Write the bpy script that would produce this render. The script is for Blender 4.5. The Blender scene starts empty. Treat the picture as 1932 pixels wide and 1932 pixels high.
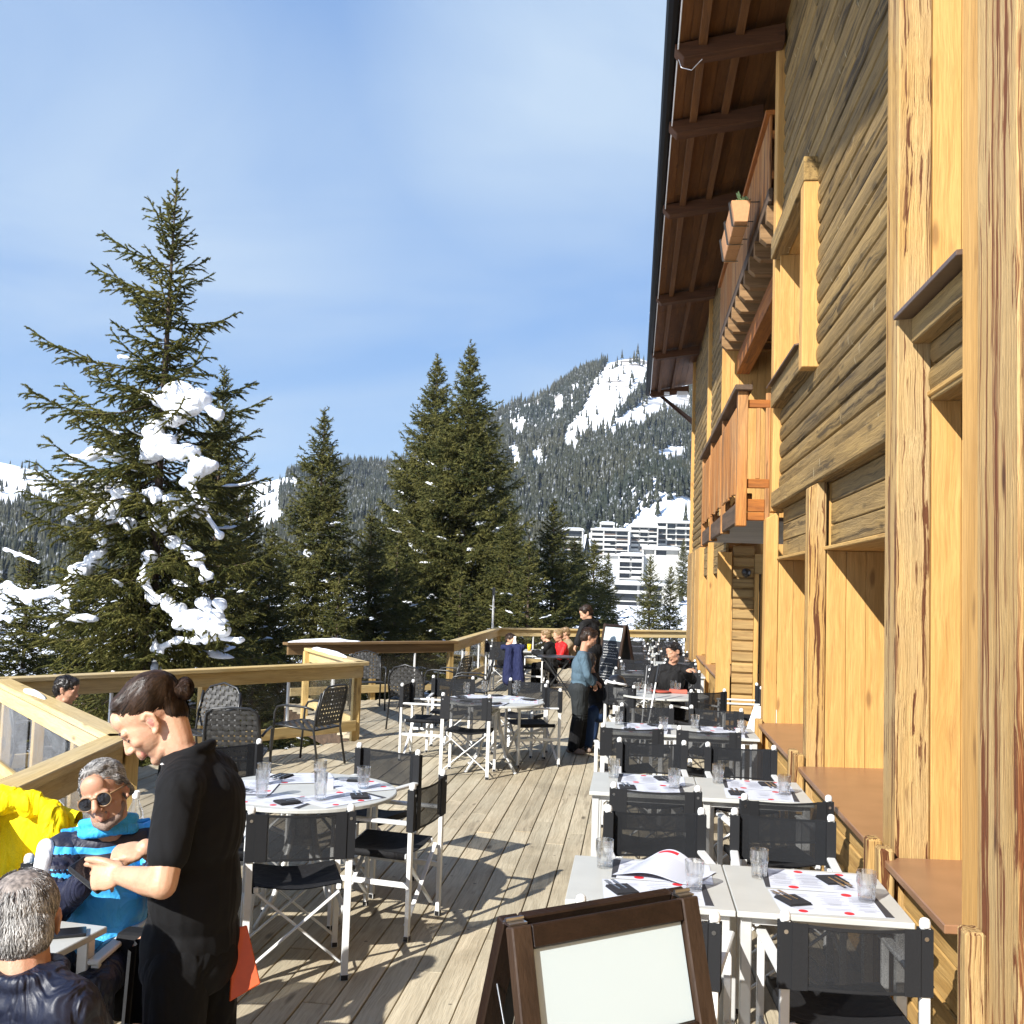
import bpy, bmesh, math, random
import numpy as np
from mathutils import Vector, Matrix, Euler, noise
R = math.radians
sc = bpy.context.scene
COL = sc.collection
random.seed(7)
rng = np.random.default_rng(11)

# ------------------------------------------------------------------ camera model (photo units: 1932 px square)
FPX = 1932.0; ROLL = 0.033; EYE = 2.0
def _camera_axes():
    fwd = Vector((231, -147, -FPX)).normalized()
    c = (231*math.sin(ROLL) - 147*math.cos(ROLL))/FPX
    up = Vector((math.sin(ROLL), math.cos(ROLL), c)).normalized()
    up = (up - fwd*up.dot(fwd)).normalized()
    rt = fwd.cross(up)
    return Matrix((rt, fwd, up))
CAM = _camera_axes()
def _ray(px, py): return CAM @ Vector((px-966, 966-py, -FPX))
def aty(px, py, y):
    d = _ray(px, py); t = y/d.y
    return Vector((d.x*t, y, EYE + d.z*t))
def atz(px, py, z):
    d = _ray(px, py); t = (z-EYE)/d.z
    return Vector((d.x*t, d.y*t, z))
cd = bpy.data.cameras.new('camera'); cam = bpy.data.objects.new('camera', cd); COL.objects.link(cam)
cd.sensor_width = 36; cd.lens = 36.0; cd.clip_end = 20000; cd.clip_start = .05
m4 = CAM.to_4x4(); m4.translation = (0, 0, EYE); cam.matrix_world = m4
sc.camera = cam
sc.view_settings.view_transform = 'Standard'; sc.view_settings.look = 'None'
sc.view_settings.gamma = 1; sc.view_settings.exposure = 1.08
try: sc.cycles.max_bounces = 8; sc.cycles.transparent_max_bounces = 24; sc.cycles.caustics_reflective = False; sc.cycles.caustics_refractive = False
except Exception: pass

# ------------------------------------------------------------------ node helpers
def nd(nt, typ, ins=None, **at):
    n = nt.nodes.new(typ)
    for k, v in at.items(): setattr(n, k, v)
    for k, v in (ins or {}).items():
        if isinstance(v, bpy.types.NodeSocket): nt.links.new(v, n.inputs[k])
        else: n.inputs[k].default_value = v
    return n
def new_mat(name):
    m = bpy.data.materials.new(name); m.use_nodes = True
    nt = m.node_tree
    return m, nt, nt.nodes['Principled BSDF'], nt.nodes['Material Output']
def col4(c): return (c[0], c[1], c[2], 1)
def mixc(nt, f, a, b, bt='MIX'):
    n = nt.nodes.new('ShaderNodeMix'); n.data_type = 'RGBA'; n.blend_type = bt
    for idx, v in ((0, f), (6, a), (7, b)):
        if isinstance(v, bpy.types.NodeSocket): nt.links.new(v, n.inputs[idx])
        else: n.inputs[idx].default_value = v if idx == 0 else col4(v)
    return n.outputs[2]
def math_(nt, op, a, b=0.0, clamp=False):
    n = nt.nodes.new('ShaderNodeMath'); n.operation = op; n.use_clamp = clamp
    for i, v in enumerate((a, b)):
        if isinstance(v, bpy.types.NodeSocket): nt.links.new(v, n.inputs[i])
        else: n.inputs[i].default_value = v
    return n.outputs[0]
def ramp(nt, f, stops):
    n = nt.nodes.new('ShaderNodeValToRGB'); e = n.color_ramp.elements
    while len(e) < len(stops): e.new(.5)
    for el, (p, c) in zip(e, stops): el.position = p; el.color = col4(c) if len(c) == 3 else c
    nt.links.new(f, n.inputs[0]); return n.outputs[0]
def rng_map(nt, v, a, b, c=0.0, d=1.0):
    n = nd(nt, 'ShaderNodeMapRange', {0: v, 1: a, 2: b, 3: c, 4: d}); n.clamp = True; return n.outputs[0]

def plain(name, c, rough=.5, metal=0, spec=.5, var=.06, bump=0, nscale=30, sheen=0, coat=0):
    m, nt, b, out = new_mat(name)
    tc = nd(nt, 'ShaderNodeTexCoord').outputs['Object']
    no = nd(nt, 'ShaderNodeTexNoise', {'Vector': tc, 'Scale': nscale, 'Detail': 5}).outputs[0]
    b.inputs['Base Color'].default_value = col4(c)
    k = mixc(nt, rng_map(nt, no, .3, .7), [x*(1-var) for x in c], [min(1, x*(1+var)) for x in c])
    nt.links.new(k, b.inputs['Base Color'])
    b.inputs['Roughness'].default_value = rough; b.inputs['Metallic'].default_value = metal
    b.inputs['Specular IOR Level'].default_value = spec
    if sheen: b.inputs['Sheen Weight'].default_value = sheen
    if coat: b.inputs['Coat Weight'].default_value = coat
    if bump:
        bn = nd(nt, 'ShaderNodeBump', {'Height': no, 'Strength': bump, 'Distance': .01})
        nt.links.new(bn.outputs[0], b.inputs['Normal'])
    return m

def fabric(name, c, rough=.85, fold=.5, fscale=9, c2=None, spec=.25, weave=0, fine=.3):
    """cloth with soft folds"""
    m, nt, b, out = new_mat(name)
    tc = nd(nt, 'ShaderNodeTexCoord').outputs['Object']
    mp = nd(nt, 'ShaderNodeMapping', {'Vector': tc, 'Scale': (1, 1, .45)}).outputs[0]
    n1 = nd(nt, 'ShaderNodeTexNoise', {'Vector': mp, 'Scale': fscale, 'Detail': 2, 'Distortion': 1.2}).outputs[0]
    n2 = nd(nt, 'ShaderNodeTexNoise', {'Vector': tc, 'Scale': 220, 'Detail': 2}).outputs[0]
    k = mixc(nt, rng_map(nt, n2, .3, .7), [x*.86 for x in c], [min(1, x*1.12) for x in c])
    nt.links.new(k, b.inputs['Base Color'])
    b.inputs['Roughness'].default_value = rough; b.inputs['Specular IOR Level'].default_value = spec
    h = math_(nt, 'ADD', n1, math_(nt, 'MULTIPLY', n2, .012*fine/.3))
    bn = nd(nt, 'ShaderNodeBump', {'Height': h, 'Strength': fold, 'Distance': .05})
    nt.links.new(bn.outputs[0], b.inputs['Normal'])
    return m

def wood(name, c1, c2, c3, axis='Z', streak=.3, rough=.75, bump=.35, var=.22, across=16, along=.9, knots=.6, gray=None, grayamt=0, s_lo=.56, s_hi=.70, chips=0, nfreq=.55, stain=0):
    m, nt, b, out = new_mat(name)
    tc = nd(nt, 'ShaderNodeTexCoord').outputs['Object']
    rnd = nd(nt, 'ShaderNodeNewGeometry').outputs['Random Per Island']
    off = nd(nt, 'ShaderNodeVectorMath', {0: (13.1, 7.7, 29.3)}, operation='SCALE'); nt.links.new(rnd, off.inputs['Scale'])
    co = nd(nt, 'ShaderNodeVectorMath', {0: tc, 1: off.outputs[0]}, operation='ADD').outputs[0]
    def sc3(al, ac): return {'X': (al, ac, ac), 'Y': (ac, al, ac), 'Z': (ac, ac, al)}[axis]
    # gentle wander so the grain is not ruler straight
    wn = nd(nt, 'ShaderNodeTexNoise', {'Vector': co, 'Scale': 2.3, 'Detail': 2}).outputs['Color']
    wv = nd(nt, 'ShaderNodeVectorMath', {0: wn, 1: (.5, .5, .5)}, operation='SUBTRACT').outputs[0]
    wv = nd(nt, 'ShaderNodeVectorMath', {0: wv, 'Scale': .05}, operation='SCALE').outputs[0]
    co = nd(nt, 'ShaderNodeVectorMath', {0: co, 1: wv}, operation='ADD').outputs[0]
    def tex(al, ac, det, dist=.5):
        mp = nd(nt, 'ShaderNodeMapping', {'Vector': co, 'Scale': sc3(al, ac)}).outputs[0]
        return nd(nt, 'ShaderNodeTexNoise', {'Vector': mp, 'Scale': 1, 'Detail': det, 'Roughness': .62, 'Distortion': dist}).outputs[0]
    n1 = tex(along, across, 5); n2 = tex(along*.5, across*nfreq, 6, 1.2); n3 = tex(along*3.5, across*7, 3, .2)
    k = ramp(nt, n1, [(.32, c2), (.5, [(a+bb)/2 for a, bb in zip(c1, c2)]), (.66, c1)])
    if gray:
        ng = nd(nt, 'ShaderNodeTexNoise', {'Vector': nd(nt, 'ShaderNodeMapping', {'Vector': co, 'Scale': sc3(.7, 2.4)}).outputs[0], 'Scale': 1, 'Detail': 5}).outputs[0]
        k = mixc(nt, math_(nt, 'MULTIPLY', rng_map(nt, ng, .4, .62), grayamt), k, gray)
    k = mixc(nt, math_(nt, 'MULTIPLY', rng_map(nt, n2, s_lo, s_hi), streak), k, c3)
    k = mixc(nt, .55, k, ramp(nt, n3, [(.3, (.55, .53, .5)), (.6, (1, 1, 1))]), 'MULTIPLY')
    if knots:
        mk = nd(nt, 'ShaderNodeMapping', {'Vector': co, 'Scale': sc3(1.6, 5.5)}).outputs[0]
        vo = nd(nt, 'ShaderNodeTexVoronoi', {'Vector': mk, 'Scale': 1, 'Randomness': 1}).outputs['Distance']
        k = mixc(nt, math_(nt, 'MULTIPLY', rng_map(nt, vo, .14, .06), knots), k, [x*.45 for x in c3])
    if chips:   # pale chips across the grain
        mk = nd(nt, 'ShaderNodeMapping', {'Vector': co, 'Scale': (8, 11, 3.2)}).outputs[0]
        vo = nd(nt, 'ShaderNodeTexVoronoi', {'Vector': mk, 'Scale': 1, 'Randomness': 1})
        f_ = math_(nt, 'MULTIPLY', rng_map(nt, vo.outputs['Distance'], .16, .08), math_(nt, 'GREATER_THAN', nd(nt, 'ShaderNodeSeparateColor', {0: vo.outputs['Color']}).outputs[0], .62))
        k = mixc(nt, math_(nt, 'MULTIPLY', f_, chips), k, (.42, .34, .20))
    if stain:
        st_ = nd(nt, 'ShaderNodeTexNoise', {'Vector': tc, 'Scale': .9, 'Detail': 7, 'Roughness': .7}).outputs[0]
        k = mixc(nt, math_(nt, 'MULTIPLY', rng_map(nt, st_, .50, .72), stain), k, [x*.45 for x in c2])
        vd = nd(nt, 'ShaderNodeTexVoronoi', {'Vector': tc, 'Scale': 5.5, 'Randomness': 1}).outputs['Distance']
        k = mixc(nt, math_(nt, 'MULTIPLY', rng_map(nt, vd, .075, .045), .7), k, (.04, .033, .026))
    bri = rng_map(nt, rnd, 0, 1, 1-var, 1+var*.6)
    cb = nd(nt, 'ShaderNodeCombineColor', {0: bri, 1: bri, 2: bri}).outputs[0]
    k = mixc(nt, 1.0, k, cb, 'MULTIPLY')
    nt.links.new(k, b.inputs['Base Color'])
    b.inputs['Roughness'].default_value = rough; b.inputs['Specular IOR Level'].default_value = .3
    h = math_(nt, 'ADD', math_(nt, 'MULTIPLY', n3, .7), n1)
    bn = nd(nt, 'ShaderNodeBump', {'Height': h, 'Strength': bump, 'Distance': .012})
    nt.links.new(bn.outputs[0], b.inputs['Normal'])
    return m

def see_through(name, c, alpha, rough=.3, spec=.5, weave=0, dirt=0):
    m, nt, b, out = new_mat(name)
    b.inputs['Base Color'].default_value = col4(c); b.inputs['Roughness'].default_value = rough
    b.inputs['Specular IOR Level'].default_value = spec
    tr = nd(nt, 'ShaderNodeBsdfTransparent')
    mx = nd(nt, 'ShaderNodeMixShader', {1: tr.outputs[0], 2: b.outputs[0]})
    mx.inputs[0].default_value = alpha
    tc = nd(nt, 'ShaderNodeTexCoord').outputs['Object']
    if weave:
        ck = nd(nt, 'ShaderNodeTexNoise', {'Vector': tc, 'Scale': 700, 'Detail': 0}).outputs[0]
        lo = nd(nt, 'ShaderNodeTexNoise', {'Vector': tc, 'Scale': 6, 'Detail': 2}).outputs[0]
        f = math_(nt, 'ADD', rng_map(nt, ck, .3, .7, alpha-.10, alpha+.08), rng_map(nt, lo, .3, .7, -.05, .05))
        nt.links.new(f, mx.inputs[0])
    if dirt:
        n1 = nd(nt, 'ShaderNodeTexNoise', {'Vector': tc, 'Scale': 2.5, 'Detail': 8, 'Roughness': .7}).outputs[0]
        n2 = nd(nt, 'ShaderNodeTexNoise', {'Vector': tc, 'Scale': 60, 'Detail': 2}).outputs[0]
        fr = math_(nt, 'MULTIPLY', math_(nt, 'POWER', nd(nt, 'ShaderNodeLayerWeight', {'Blend': .5}).outputs['Facing'], 5.0), .5)
        f = math_(nt, 'ADD', math_(nt, 'ADD', rng_map(nt, n1, .42, .8, alpha*.5, alpha+dirt), rng_map(nt, n2, .68, .74, 0, .22)), fr, True)
        nt.links.new(f, mx.inputs[0])
    nt.links.new(mx.outputs[0], out.inputs[0])
    return m

M = {}
M['deck'] = wood('deck_boards', (.50, .42, .29), (.34, .28, .185), (.085, .064, .04), 'Y', streak=.6, var=.16, across=14, bump=.5, rough=.85, knots=.8, gray=(.46, .405, .29), grayamt=.75, s_lo=.57, s_hi=.72, stain=.5)
M['larch_z'] = wood('larch_boards', (.53, .305, .098), (.42, .225, .062), (.24, .10, .03), 'Z', streak=.42, var=.12, bump=.3, across=15)
M['larch_y'] = wood('larch_beam', (.50, .315, .11), (.38, .22, .065), (.15, .06, .022), 'Y', streak=.4, var=.1)
M['larch_x'] = wood('larch_beam_cross', (.50, .315, .11), (.38, .22, .065), (.15, .06, .022), 'X', streak=.4, var=.1)
M['worn_z'] = wood('worn_larch_post', (.51, .315, .11), (.38, .215, .062), (.105, .034, .010), 'Z', streak=1.0, var=.12, bump=.9, across=28, along=.8, knots=.8, gray=(.36, .285, .165), grayamt=.5, s_lo=.535, s_hi=.575, nfreq=1.1)
M['worn2_z'] = wood('deeply_worn_larch_board', (.50, .33, .135), (.37, .215, .07), (.15, .046, .013), 'Z', streak=1.0, var=.1, bump=1.0, across=22, along=.6, knots=.9, gray=(.42, .32, .18), grayamt=.3, s_lo=.51, s_hi=.575, nfreq=.8)
M['log'] = wood('weathered_logs', (.345, .222, .077), (.165, .101, .033), (.028, .017, .007), 'Y', streak=.75, var=.3, bump=.8, across=30, along=.9, gray=(.22, .158, .076), grayamt=.35, s_lo=.53, s_hi=.63, chips=.7)
M['log_x'] = wood('weathered_logs_cross', (.40, .26, .10), (.27, .16, .06), (.05, .028, .012), 'X', streak=.7, var=.2, bump=.5)
M['orange_z'] = wood('stained_balcony_boards', (.39, .160, .036), (.22, .080, .016), (.045, .02, .01), 'Z', streak=.8, var=.5, across=14, gray=(.36, .22, .10), grayamt=.5, s_lo=.5, s_hi=.64)
M['orange_y'] = wood('stained_balcony_rail', (.34, .12, .020), (.17, .055, .011), (.035, .017, .01), 'Y', streak=.6, var=.3)
M['orange_x'] = wood('stained_balcony_end', (.34, .12, .020), (.17, .055, .011), (.035, .017, .01), 'X', streak=.6, var=.3)
M['dark_y'] = wood('dark_aged_beam', (.12, .075, .045), (.055, .035, .02), (.02, .014, .01), 'Y', streak=.5, var=.2)
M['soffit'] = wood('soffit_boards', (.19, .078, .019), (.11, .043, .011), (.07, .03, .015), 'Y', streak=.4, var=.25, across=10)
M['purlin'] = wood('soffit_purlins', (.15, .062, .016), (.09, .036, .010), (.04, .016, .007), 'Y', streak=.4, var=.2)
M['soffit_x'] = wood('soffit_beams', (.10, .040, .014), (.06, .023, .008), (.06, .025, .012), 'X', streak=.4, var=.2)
M['grey_soffit'] = wood('grey_boards', (.34, .34, .34), (.24, .24, .24), (.14, .14, .14), 'X', streak=.3, var=.1, knots=0)
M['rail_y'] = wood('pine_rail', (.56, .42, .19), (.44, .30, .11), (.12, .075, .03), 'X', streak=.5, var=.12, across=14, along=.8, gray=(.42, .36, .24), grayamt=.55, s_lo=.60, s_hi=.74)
M['rail_dark'] = wood('shade_toned_rail', (.20, .125, .055), (.115, .068, .028), (.04, .025, .012), 'X', streak=.6, var=.15)  # darker rail wood for one railing, its shade painted into the colour
M['rail_z'] = wood('pine_post', (.54, .38, .15), (.42, .27, .09), (.14, .08, .03), 'Z', streak=.5, var=.12, across=14)
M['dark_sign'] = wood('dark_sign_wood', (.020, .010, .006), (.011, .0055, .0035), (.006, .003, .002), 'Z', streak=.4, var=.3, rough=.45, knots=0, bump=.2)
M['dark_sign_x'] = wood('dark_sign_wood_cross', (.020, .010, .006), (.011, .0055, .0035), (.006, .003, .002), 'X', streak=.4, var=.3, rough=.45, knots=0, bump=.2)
M['dark_sign_lit'] = wood('sign_wood_lit_tone', (.048, .028, .017), (.028, .016, .010), (.014, .009, .006), 'Z', streak=.4, var=.2, rough=.5, knots=0, bump=.2)  # paler copy of the sign wood for stiles, sunlight put into the colour
M['sill'] = plain('brown_sill_metal', (.24, .125, .065), .32, var=.12, nscale=5, bump=.03)
M['brown_metal'] = plain('brown_flashing', (.10, .062, .042), .4, var=.1)
M['gutter'] = plain('black_gutter', (.006, .006, .007), .6, spec=.15)
M['alu'] = plain('white_aluminium', (.64, .64, .62), .35, metal=.0, var=.03)
M['steel'] = plain('bare_metal', (.55, .55, .55), .3, metal=1, var=.05)
M['table_top'] = plain('pale_table_top', (.44, .44, .405), .4, var=.05, nscale=7)
M['table_white'] = plain('white_table_top', (.82, .82, .80), .35, var=.03, nscale=8)
M['black_cloth'] = fabric('black_seat_cloth', (.009, .009, .010), .8, fold=.25)
M['mesh'] = see_through('black_mesh_cloth', (.016, .017, .019), .88, rough=.75, spec=.12, weave=1)
M['mesh_far'] = see_through('black_mesh_cloth_far', (.045, .047, .048), .86, rough=.6, spec=.3)
M['black_strap'] = plain('woven_black_strap', (.030, .029, .027), .55, var=.1)
M['black_metal'] = plain('black_painted_metal', (.016, .016, .016), .35)
M['black_plastic'] = plain('black_plastic', (.012, .012, .013), .3)
M['screen'] = plain('dark_glass_screen', (.006, .006, .008), .08)
M['white_board'] = plain('whiteboard_panel', (.47, .545, .56), .3, var=.01, nscale=2)
M['white_plastic'] = plain('white_plastic', (.8, .8, .78), .4, var=.02)
M['chalk'] = plain('chalk_white', (.75, .75, .72), .9)
M['blackboard'] = plain('blackboard', (.018, .02, .024), .6, var=.25, nscale=9)
M['paper'] = plain('white_paper', (.52, .54, .60), .7, var=.015)
M['print_grey'] = plain('grey_print', (.26, .26, .30), .8)
M['print_black'] = plain('black_print', (.03, .03, .035), .7)
M['print_red'] = plain('red_print', (.55, .02, .03), .6)
M['napkin'] = plain('black_napkin', (.010, .010, .013), .9, bump=.2, nscale=120)
M['pane'] = see_through('dusty_glass_pane', (.085, .075, .055), .14, rough=.06, dirt=.20)
M['window'] = plain('dark_window', (.02, .025, .03), .05, var=.1, nscale=2)
def _glass():
    m, nt, b, out = new_mat('clear_glass')
    t = nd(nt, 'ShaderNodeBsdfTransparent', {'Color': (.985, .99, .99, 1)}); gl = nd(nt, 'ShaderNodeBsdfGlossy', {'Roughness': .04, 'Color': (1, 1, 1, 1)})
    g = nd(nt, 'ShaderNodeBsdfGlass', {'IOR': 1.4, 'Roughness': .0, 'Color': (1, 1, 1, 1)})
    fr = math_(nt, 'ADD', math_(nt, 'MULTIPLY', math_(nt, 'POWER', nd(nt, 'ShaderNodeLayerWeight', {'Blend': .5}).outputs['Facing'], 2.2), .8), .08)
    a = nd(nt, 'ShaderNodeMixShader', {0: fr, 1: t.outputs[0], 2: gl.outputs[0]})
    mx = nd(nt, 'ShaderNodeMixShader', {0: .30, 1: a.outputs[0], 2: g.outputs[0]})
    nt.links.new(mx.outputs[0], out.inputs[0]); return m
M['glass'] = _glass()
def _snow():
    m, nt, b, out = new_mat('snow')
    tc = nd(nt, 'ShaderNodeTexCoord').outputs['Object']
    no = nd(nt, 'ShaderNodeTexNoise', {'Vector': tc, 'Scale': 2.2, 'Detail': 8, 'Roughness': .65}).outputs[0]
    b.inputs['Base Color'].default_value = (.86, .88, .92, 1); b.inputs['Roughness'].default_value = .6
    b.inputs['Specular IOR Level'].default_value = .2
    n2 = nd(nt, 'ShaderNodeTexNoise', {'Vector': tc, 'Scale': 30, 'Detail': 4}).outputs[0]
    bn = nd(nt, 'ShaderNodeBump', {'Height': math_(nt, 'ADD', no, math_(nt, 'MULTIPLY', n2, .16)), 'Strength': .35, 'Distance': .12})
    nt.links.new(bn.outputs[0], b.inputs['Normal']); return m
M['snow'] = _snow()

# ------------------------------------------------------------------ mesh helpers
class MB:
    def __init__(s): s.v = []; s.f = []; s.m = []
    def add(s, vs, fs, mi=0):
        o = len(s.v); s.v.extend([tuple(v) for v in vs])
        for f in fs: s.f.append([i+o for i in f]); s.m.append(mi)
        return s
    def box(s, x0, x1, y0, y1, z0, z1, mi=0):
        return s.add([(x0,y0,z0),(x1,y0,z0),(x1,y1,z0),(x0,y1,z0),(x0,y0,z1),(x1,y0,z1),(x1,y1,z1),(x0,y1,z1)],
              [(0,3,2,1),(4,5,6,7),(0,1,5,4),(1,2,6,5),(2,3,7,6),(3,0,4,7)], mi)
    def bar(s, a, b, w, h, up=(0,0,1), mi=0):
        a = Vector(a); b = Vector(b); d = (b-a).normalized(); up = Vector(up)
        if abs(d.dot(up)) > .98: up = Vector((0,1,0))
        sd = d.cross(up).normalized(); u = sd.cross(d).normalized()
        vs = []
        for p in (a, b):
            for i, j in ((-1,-1),(1,-1),(1,1),(-1,1)): vs.append(p + sd*(w/2*i) + u*(h/2*j))
        return s.add(vs, [(0,1,2,3),(7,6,5,4),(0,4,5,1),(1,5,6,2),(2,6,7,3),(3,7,4,0)], mi)
    def tube(s, pts, r, n=8, mi=0, closed=False):
        pts = [Vector(p) for p in pts]; k = len(pts)
        rs = r if isinstance(r, (list, tuple)) else [r]*k
        vs = []; u = None
        for i, p in enumerate(pts):
            if closed: d = (pts[(i+1) % k] - pts[i-1])
            else: d = pts[min(i+1, k-1)] - pts[max(i-1, 0)]
            d = d.normalized() if d.length > 1e-9 else Vector((0,0,1))
            if u is None:
                u = d.orthogonal().normalized()
            u = (u - d*u.dot(d)); u = u.normalized() if u.length > 1e-6 else d.orthogonal().normalized()
            w = d.cross(u)
            for j in range(n):
                a = 2*math.pi*j/n; vs.append(p + (u*math.cos(a) + w*math.sin(a))*rs[i])
        fs = []
        for i in range(k if closed else k-1):
            for j in range(n):
                a = i*n+j; b = i*n+(j+1) % n; c = ((i+1) % k)*n+(j+1) % n; d_ = ((i+1) % k)*n+j
                fs.append((a, b, c, d_))
        if not closed: fs.append(tuple(range(n-1, -1, -1))); fs.append(tuple((k-1)*n+j for j in range(n)))
        return s.add(vs, fs, mi)
    def lathe(s, prof, n=20, c=(0,0,0), mi=0, cap=True):
        vs = []; fs = []; k = len(prof)
        for r, z in prof:
            for j in range(n):
                a = 2*math.pi*j/n; vs.append((c[0]+r*math.cos(a), c[1]+r*math.sin(a), c[2]+z))
        for i in range(k-1):
            for j in range(n): fs.append((i*n+j, i*n+(j+1) % n, (i+1)*n+(j+1) % n, (i+1)*n+j))
        if cap: fs.append(tuple(range(n-1, -1, -1))); fs.append(tuple((k-1)*n+j for j in range(n)))
        return s.add(vs, fs, mi)
    def prism(s, poly, vec, mi=0):
        poly = [Vector(p) for p in poly]; vec = Vector(vec); n = len(poly)
        fs = [tuple(range(n-1, -1, -1)), tuple(range(n, 2*n))] + [(i, (i+1) % n, n+(i+1) % n, n+i) for i in range(n)]
        return s.add(poly + [p+vec for p in poly], fs, mi)
    def grid(s, fn, nu, nv, mi=0):
        vs = [fn(i/nu, j/nv) for i in range(nu+1) for j in range(nv+1)]
        fs = [(i*(nv+1)+j, (i+1)*(nv+1)+j, (i+1)*(nv+1)+j+1, i*(nv+1)+j+1) for i in range(nu) for j in range(nv)]
        return s.add(vs, fs, mi)
    def mesh(s, name, mats, off=None, bevel=0, smooth=False, recalc=True, bseg=1):
        me = bpy.data.meshes.new(name)
        vs = s.v if off is None else [(x-off[0], y-off[1], z-off[2]) for x, y, z in s.v]
        me.from_pydata(vs, [], s.f)
        for m in (mats if isinstance(mats, (list, tuple)) else [mats]): me.materials.append(m)
        me.polygons.foreach_set('material_index', s.m)
        if recalc or bevel:
            bm = bmesh.new(); bm.from_mesh(me)
            if recalc: bmesh.ops.recalc_face_normals(bm, faces=bm.faces)
            if bevel: bmesh.ops.bevel(bm, geom=list(bm.edges), offset=bevel, segments=bseg, affect='EDGES', profile=.5, clamp_overlap=True)
            bm.to_mesh(me); bm.free()
        if smooth: me.polygons.foreach_set('use_smooth', [True]*len(me.polygons))
        me.update(); return me
    def build(s, name, mats, parent=None, bevel=0, smooth=False, recalc=True, bseg=1):
        off = parent.get('_base') if parent is not None else None
        me = s.mesh(name, mats, off, bevel, smooth, recalc, bseg)
        o = bpy.data.objects.new(name, me); COL.objects.link(o)
        if parent is not None:
            o.parent = parent
            if off is not None: o['_base'] = list(off)
        return o
def tag(o, label, cat, group=None, kind=None):
    o['label'] = label; o['category'] = cat
    if group: o['group'] = group
    if kind: o['kind'] = kind
    return o
def thing(name, label, cat, loc=(0,0,0), rz=0, group=None, world=False):
    """Empty at a thing's base; world=True: its parts are given in world coordinates"""
    o = bpy.data.objects.new(name, None); COL.objects.link(o); o.location = loc; o.rotation_euler = (0, 0, rz)
    o.empty_display_size = .1
    if world: o['_base'] = list(loc)
    return tag(o, label, cat, group)
def kids(o): return [c for c in bpy.data.objects if c.parent == o]
def copy_tree(o, parent=None, childmap=None):
    c = o.copy(); COL.objects.link(c)
    if parent is not None: c.parent = parent
    for ch in childmap[o.name] if childmap and o.name in childmap else kids(o): copy_tree(ch, c)
    return c
def struct(o): o['kind'] = 'structure'; return o
def np_mesh(name, V, F, mats, mi=None, smooth=False):
    me = bpy.data.meshes.new(name); V = np.asarray(V, np.float32); F = np.asarray(F, np.int32); k = F.shape[1]
    me.vertices.add(len(V)); me.vertices.foreach_set('co', V.ravel())
    me.loops.add(F.size); me.loops.foreach_set('vertex_index', F.ravel())
    me.polygons.add(len(F)); me.polygons.foreach_set('loop_start', np.arange(0, F.size, k, dtype=np.int32))
    for m in (mats if isinstance(mats, (list, tuple)) else [mats]): me.materials.append(m)
    if mi is not None: me.polygons.foreach_set('material_index', np.asarray(mi, np.int32))
    if smooth: me.polygons.foreach_set('use_smooth', np.ones(len(F), bool))
    me.update(calc_edges=True); me.validate(); return me
def link(name, me, parent=None):
    o = bpy.data.objects.new(name, me); COL.objects.link(o)
    if parent is not None: o.parent = parent
    return o

# ------------------------------------------------------------------ light and sky
SUN = Vector((.67, 1.18, -.87)).normalized()          # direction the light travels
EL = math.asin(-SUN.z); AZ = math.atan2(-SUN.x, -SUN.y)   # azimuth of the sun, clockwise from +Y
ld = bpy.data.lights.new('sun', 'SUN'); ld.energy = 5.0; ld.angle = R(.55); ld.color = (1, .972, .925)
lo = bpy.data.objects.new('sun', ld); COL.objects.link(lo); lo.rotation_euler = SUN.to_track_quat('-Z', 'Y').to_euler()
w = bpy.data.worlds.new('World'); sc.world = w; w.use_nodes = True; nt = w.node_tree
bg = nt.nodes['Background']
sky = nd(nt, 'ShaderNodeTexSky', sky_type='NISHITA', sun_disc=False, sun_elevation=EL, sun_rotation=AZ, altitude=1600, air_density=1.0, dust_density=.6, ozone_density=1.2)
g = nd(nt, 'ShaderNodeTexCoord').outputs['Generated']
sp = nd(nt, 'ShaderNodeSeparateXYZ', {0: g})
dv = math_(nt, 'ADD', math_(nt, 'MAXIMUM', sp.outputs[2], 0.0), .12)
pl = nd(nt, 'ShaderNodeCombineXYZ', {0: math_(nt, 'DIVIDE', sp.outputs[0], dv), 1: math_(nt, 'DIVIDE', sp.outputs[1], dv), 2: 0.0}).outputs[0]
mp = nd(nt, 'ShaderNodeMapping', {'Vector': pl, 'Rotation': (0, 0, R(52)), 'Scale': (.8, 1.2, 1)}).outputs[0]
c1 = nd(nt, 'ShaderNodeTexNoise', {'Vector': mp, 'Scale': .8, 'Detail': 9, 'Roughness': .52, 'Distortion': .7}).outputs[0]
c2 = nd(nt, 'ShaderNodeTexNoise', {'Vector': pl, 'Scale': .55, 'Detail': 3, 'Roughness': .5}).outputs[0]
cl = math_(nt, 'MULTIPLY', rng_map(nt, c1, .40, .72, 0, .55), rng_map(nt, c2, .36, .60, .2, 1.0))
for px_, py_, wd_, am_ in ((1160, 40, .15, .75), (60, 330, .20, .42), (560, 480, .15, .25), (850, 200, .10, .18)):
    dv_ = _ray(px_, py_).normalized()
    dt = nd(nt, 'ShaderNodeVectorMath', {0: g, 1: tuple(dv_)}, operation='DOT_PRODUCT').outputs['Value']
    cl = math_(nt, 'ADD', cl, math_(nt, 'MULTIPLY', math_(nt, 'MULTIPLY', rng_map(nt, dt, math.cos(wd_*1.6), 1.0), rng_map(nt, c1, .36, .62, .15, 1)), am_), True)
cl = math_(nt, 'MULTIPLY', cl, rng_map(nt, sp.outputs[2], 0, .12))
el_ = math_(nt, 'MAXIMUM', sp.outputs[2], 0.0)
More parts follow.
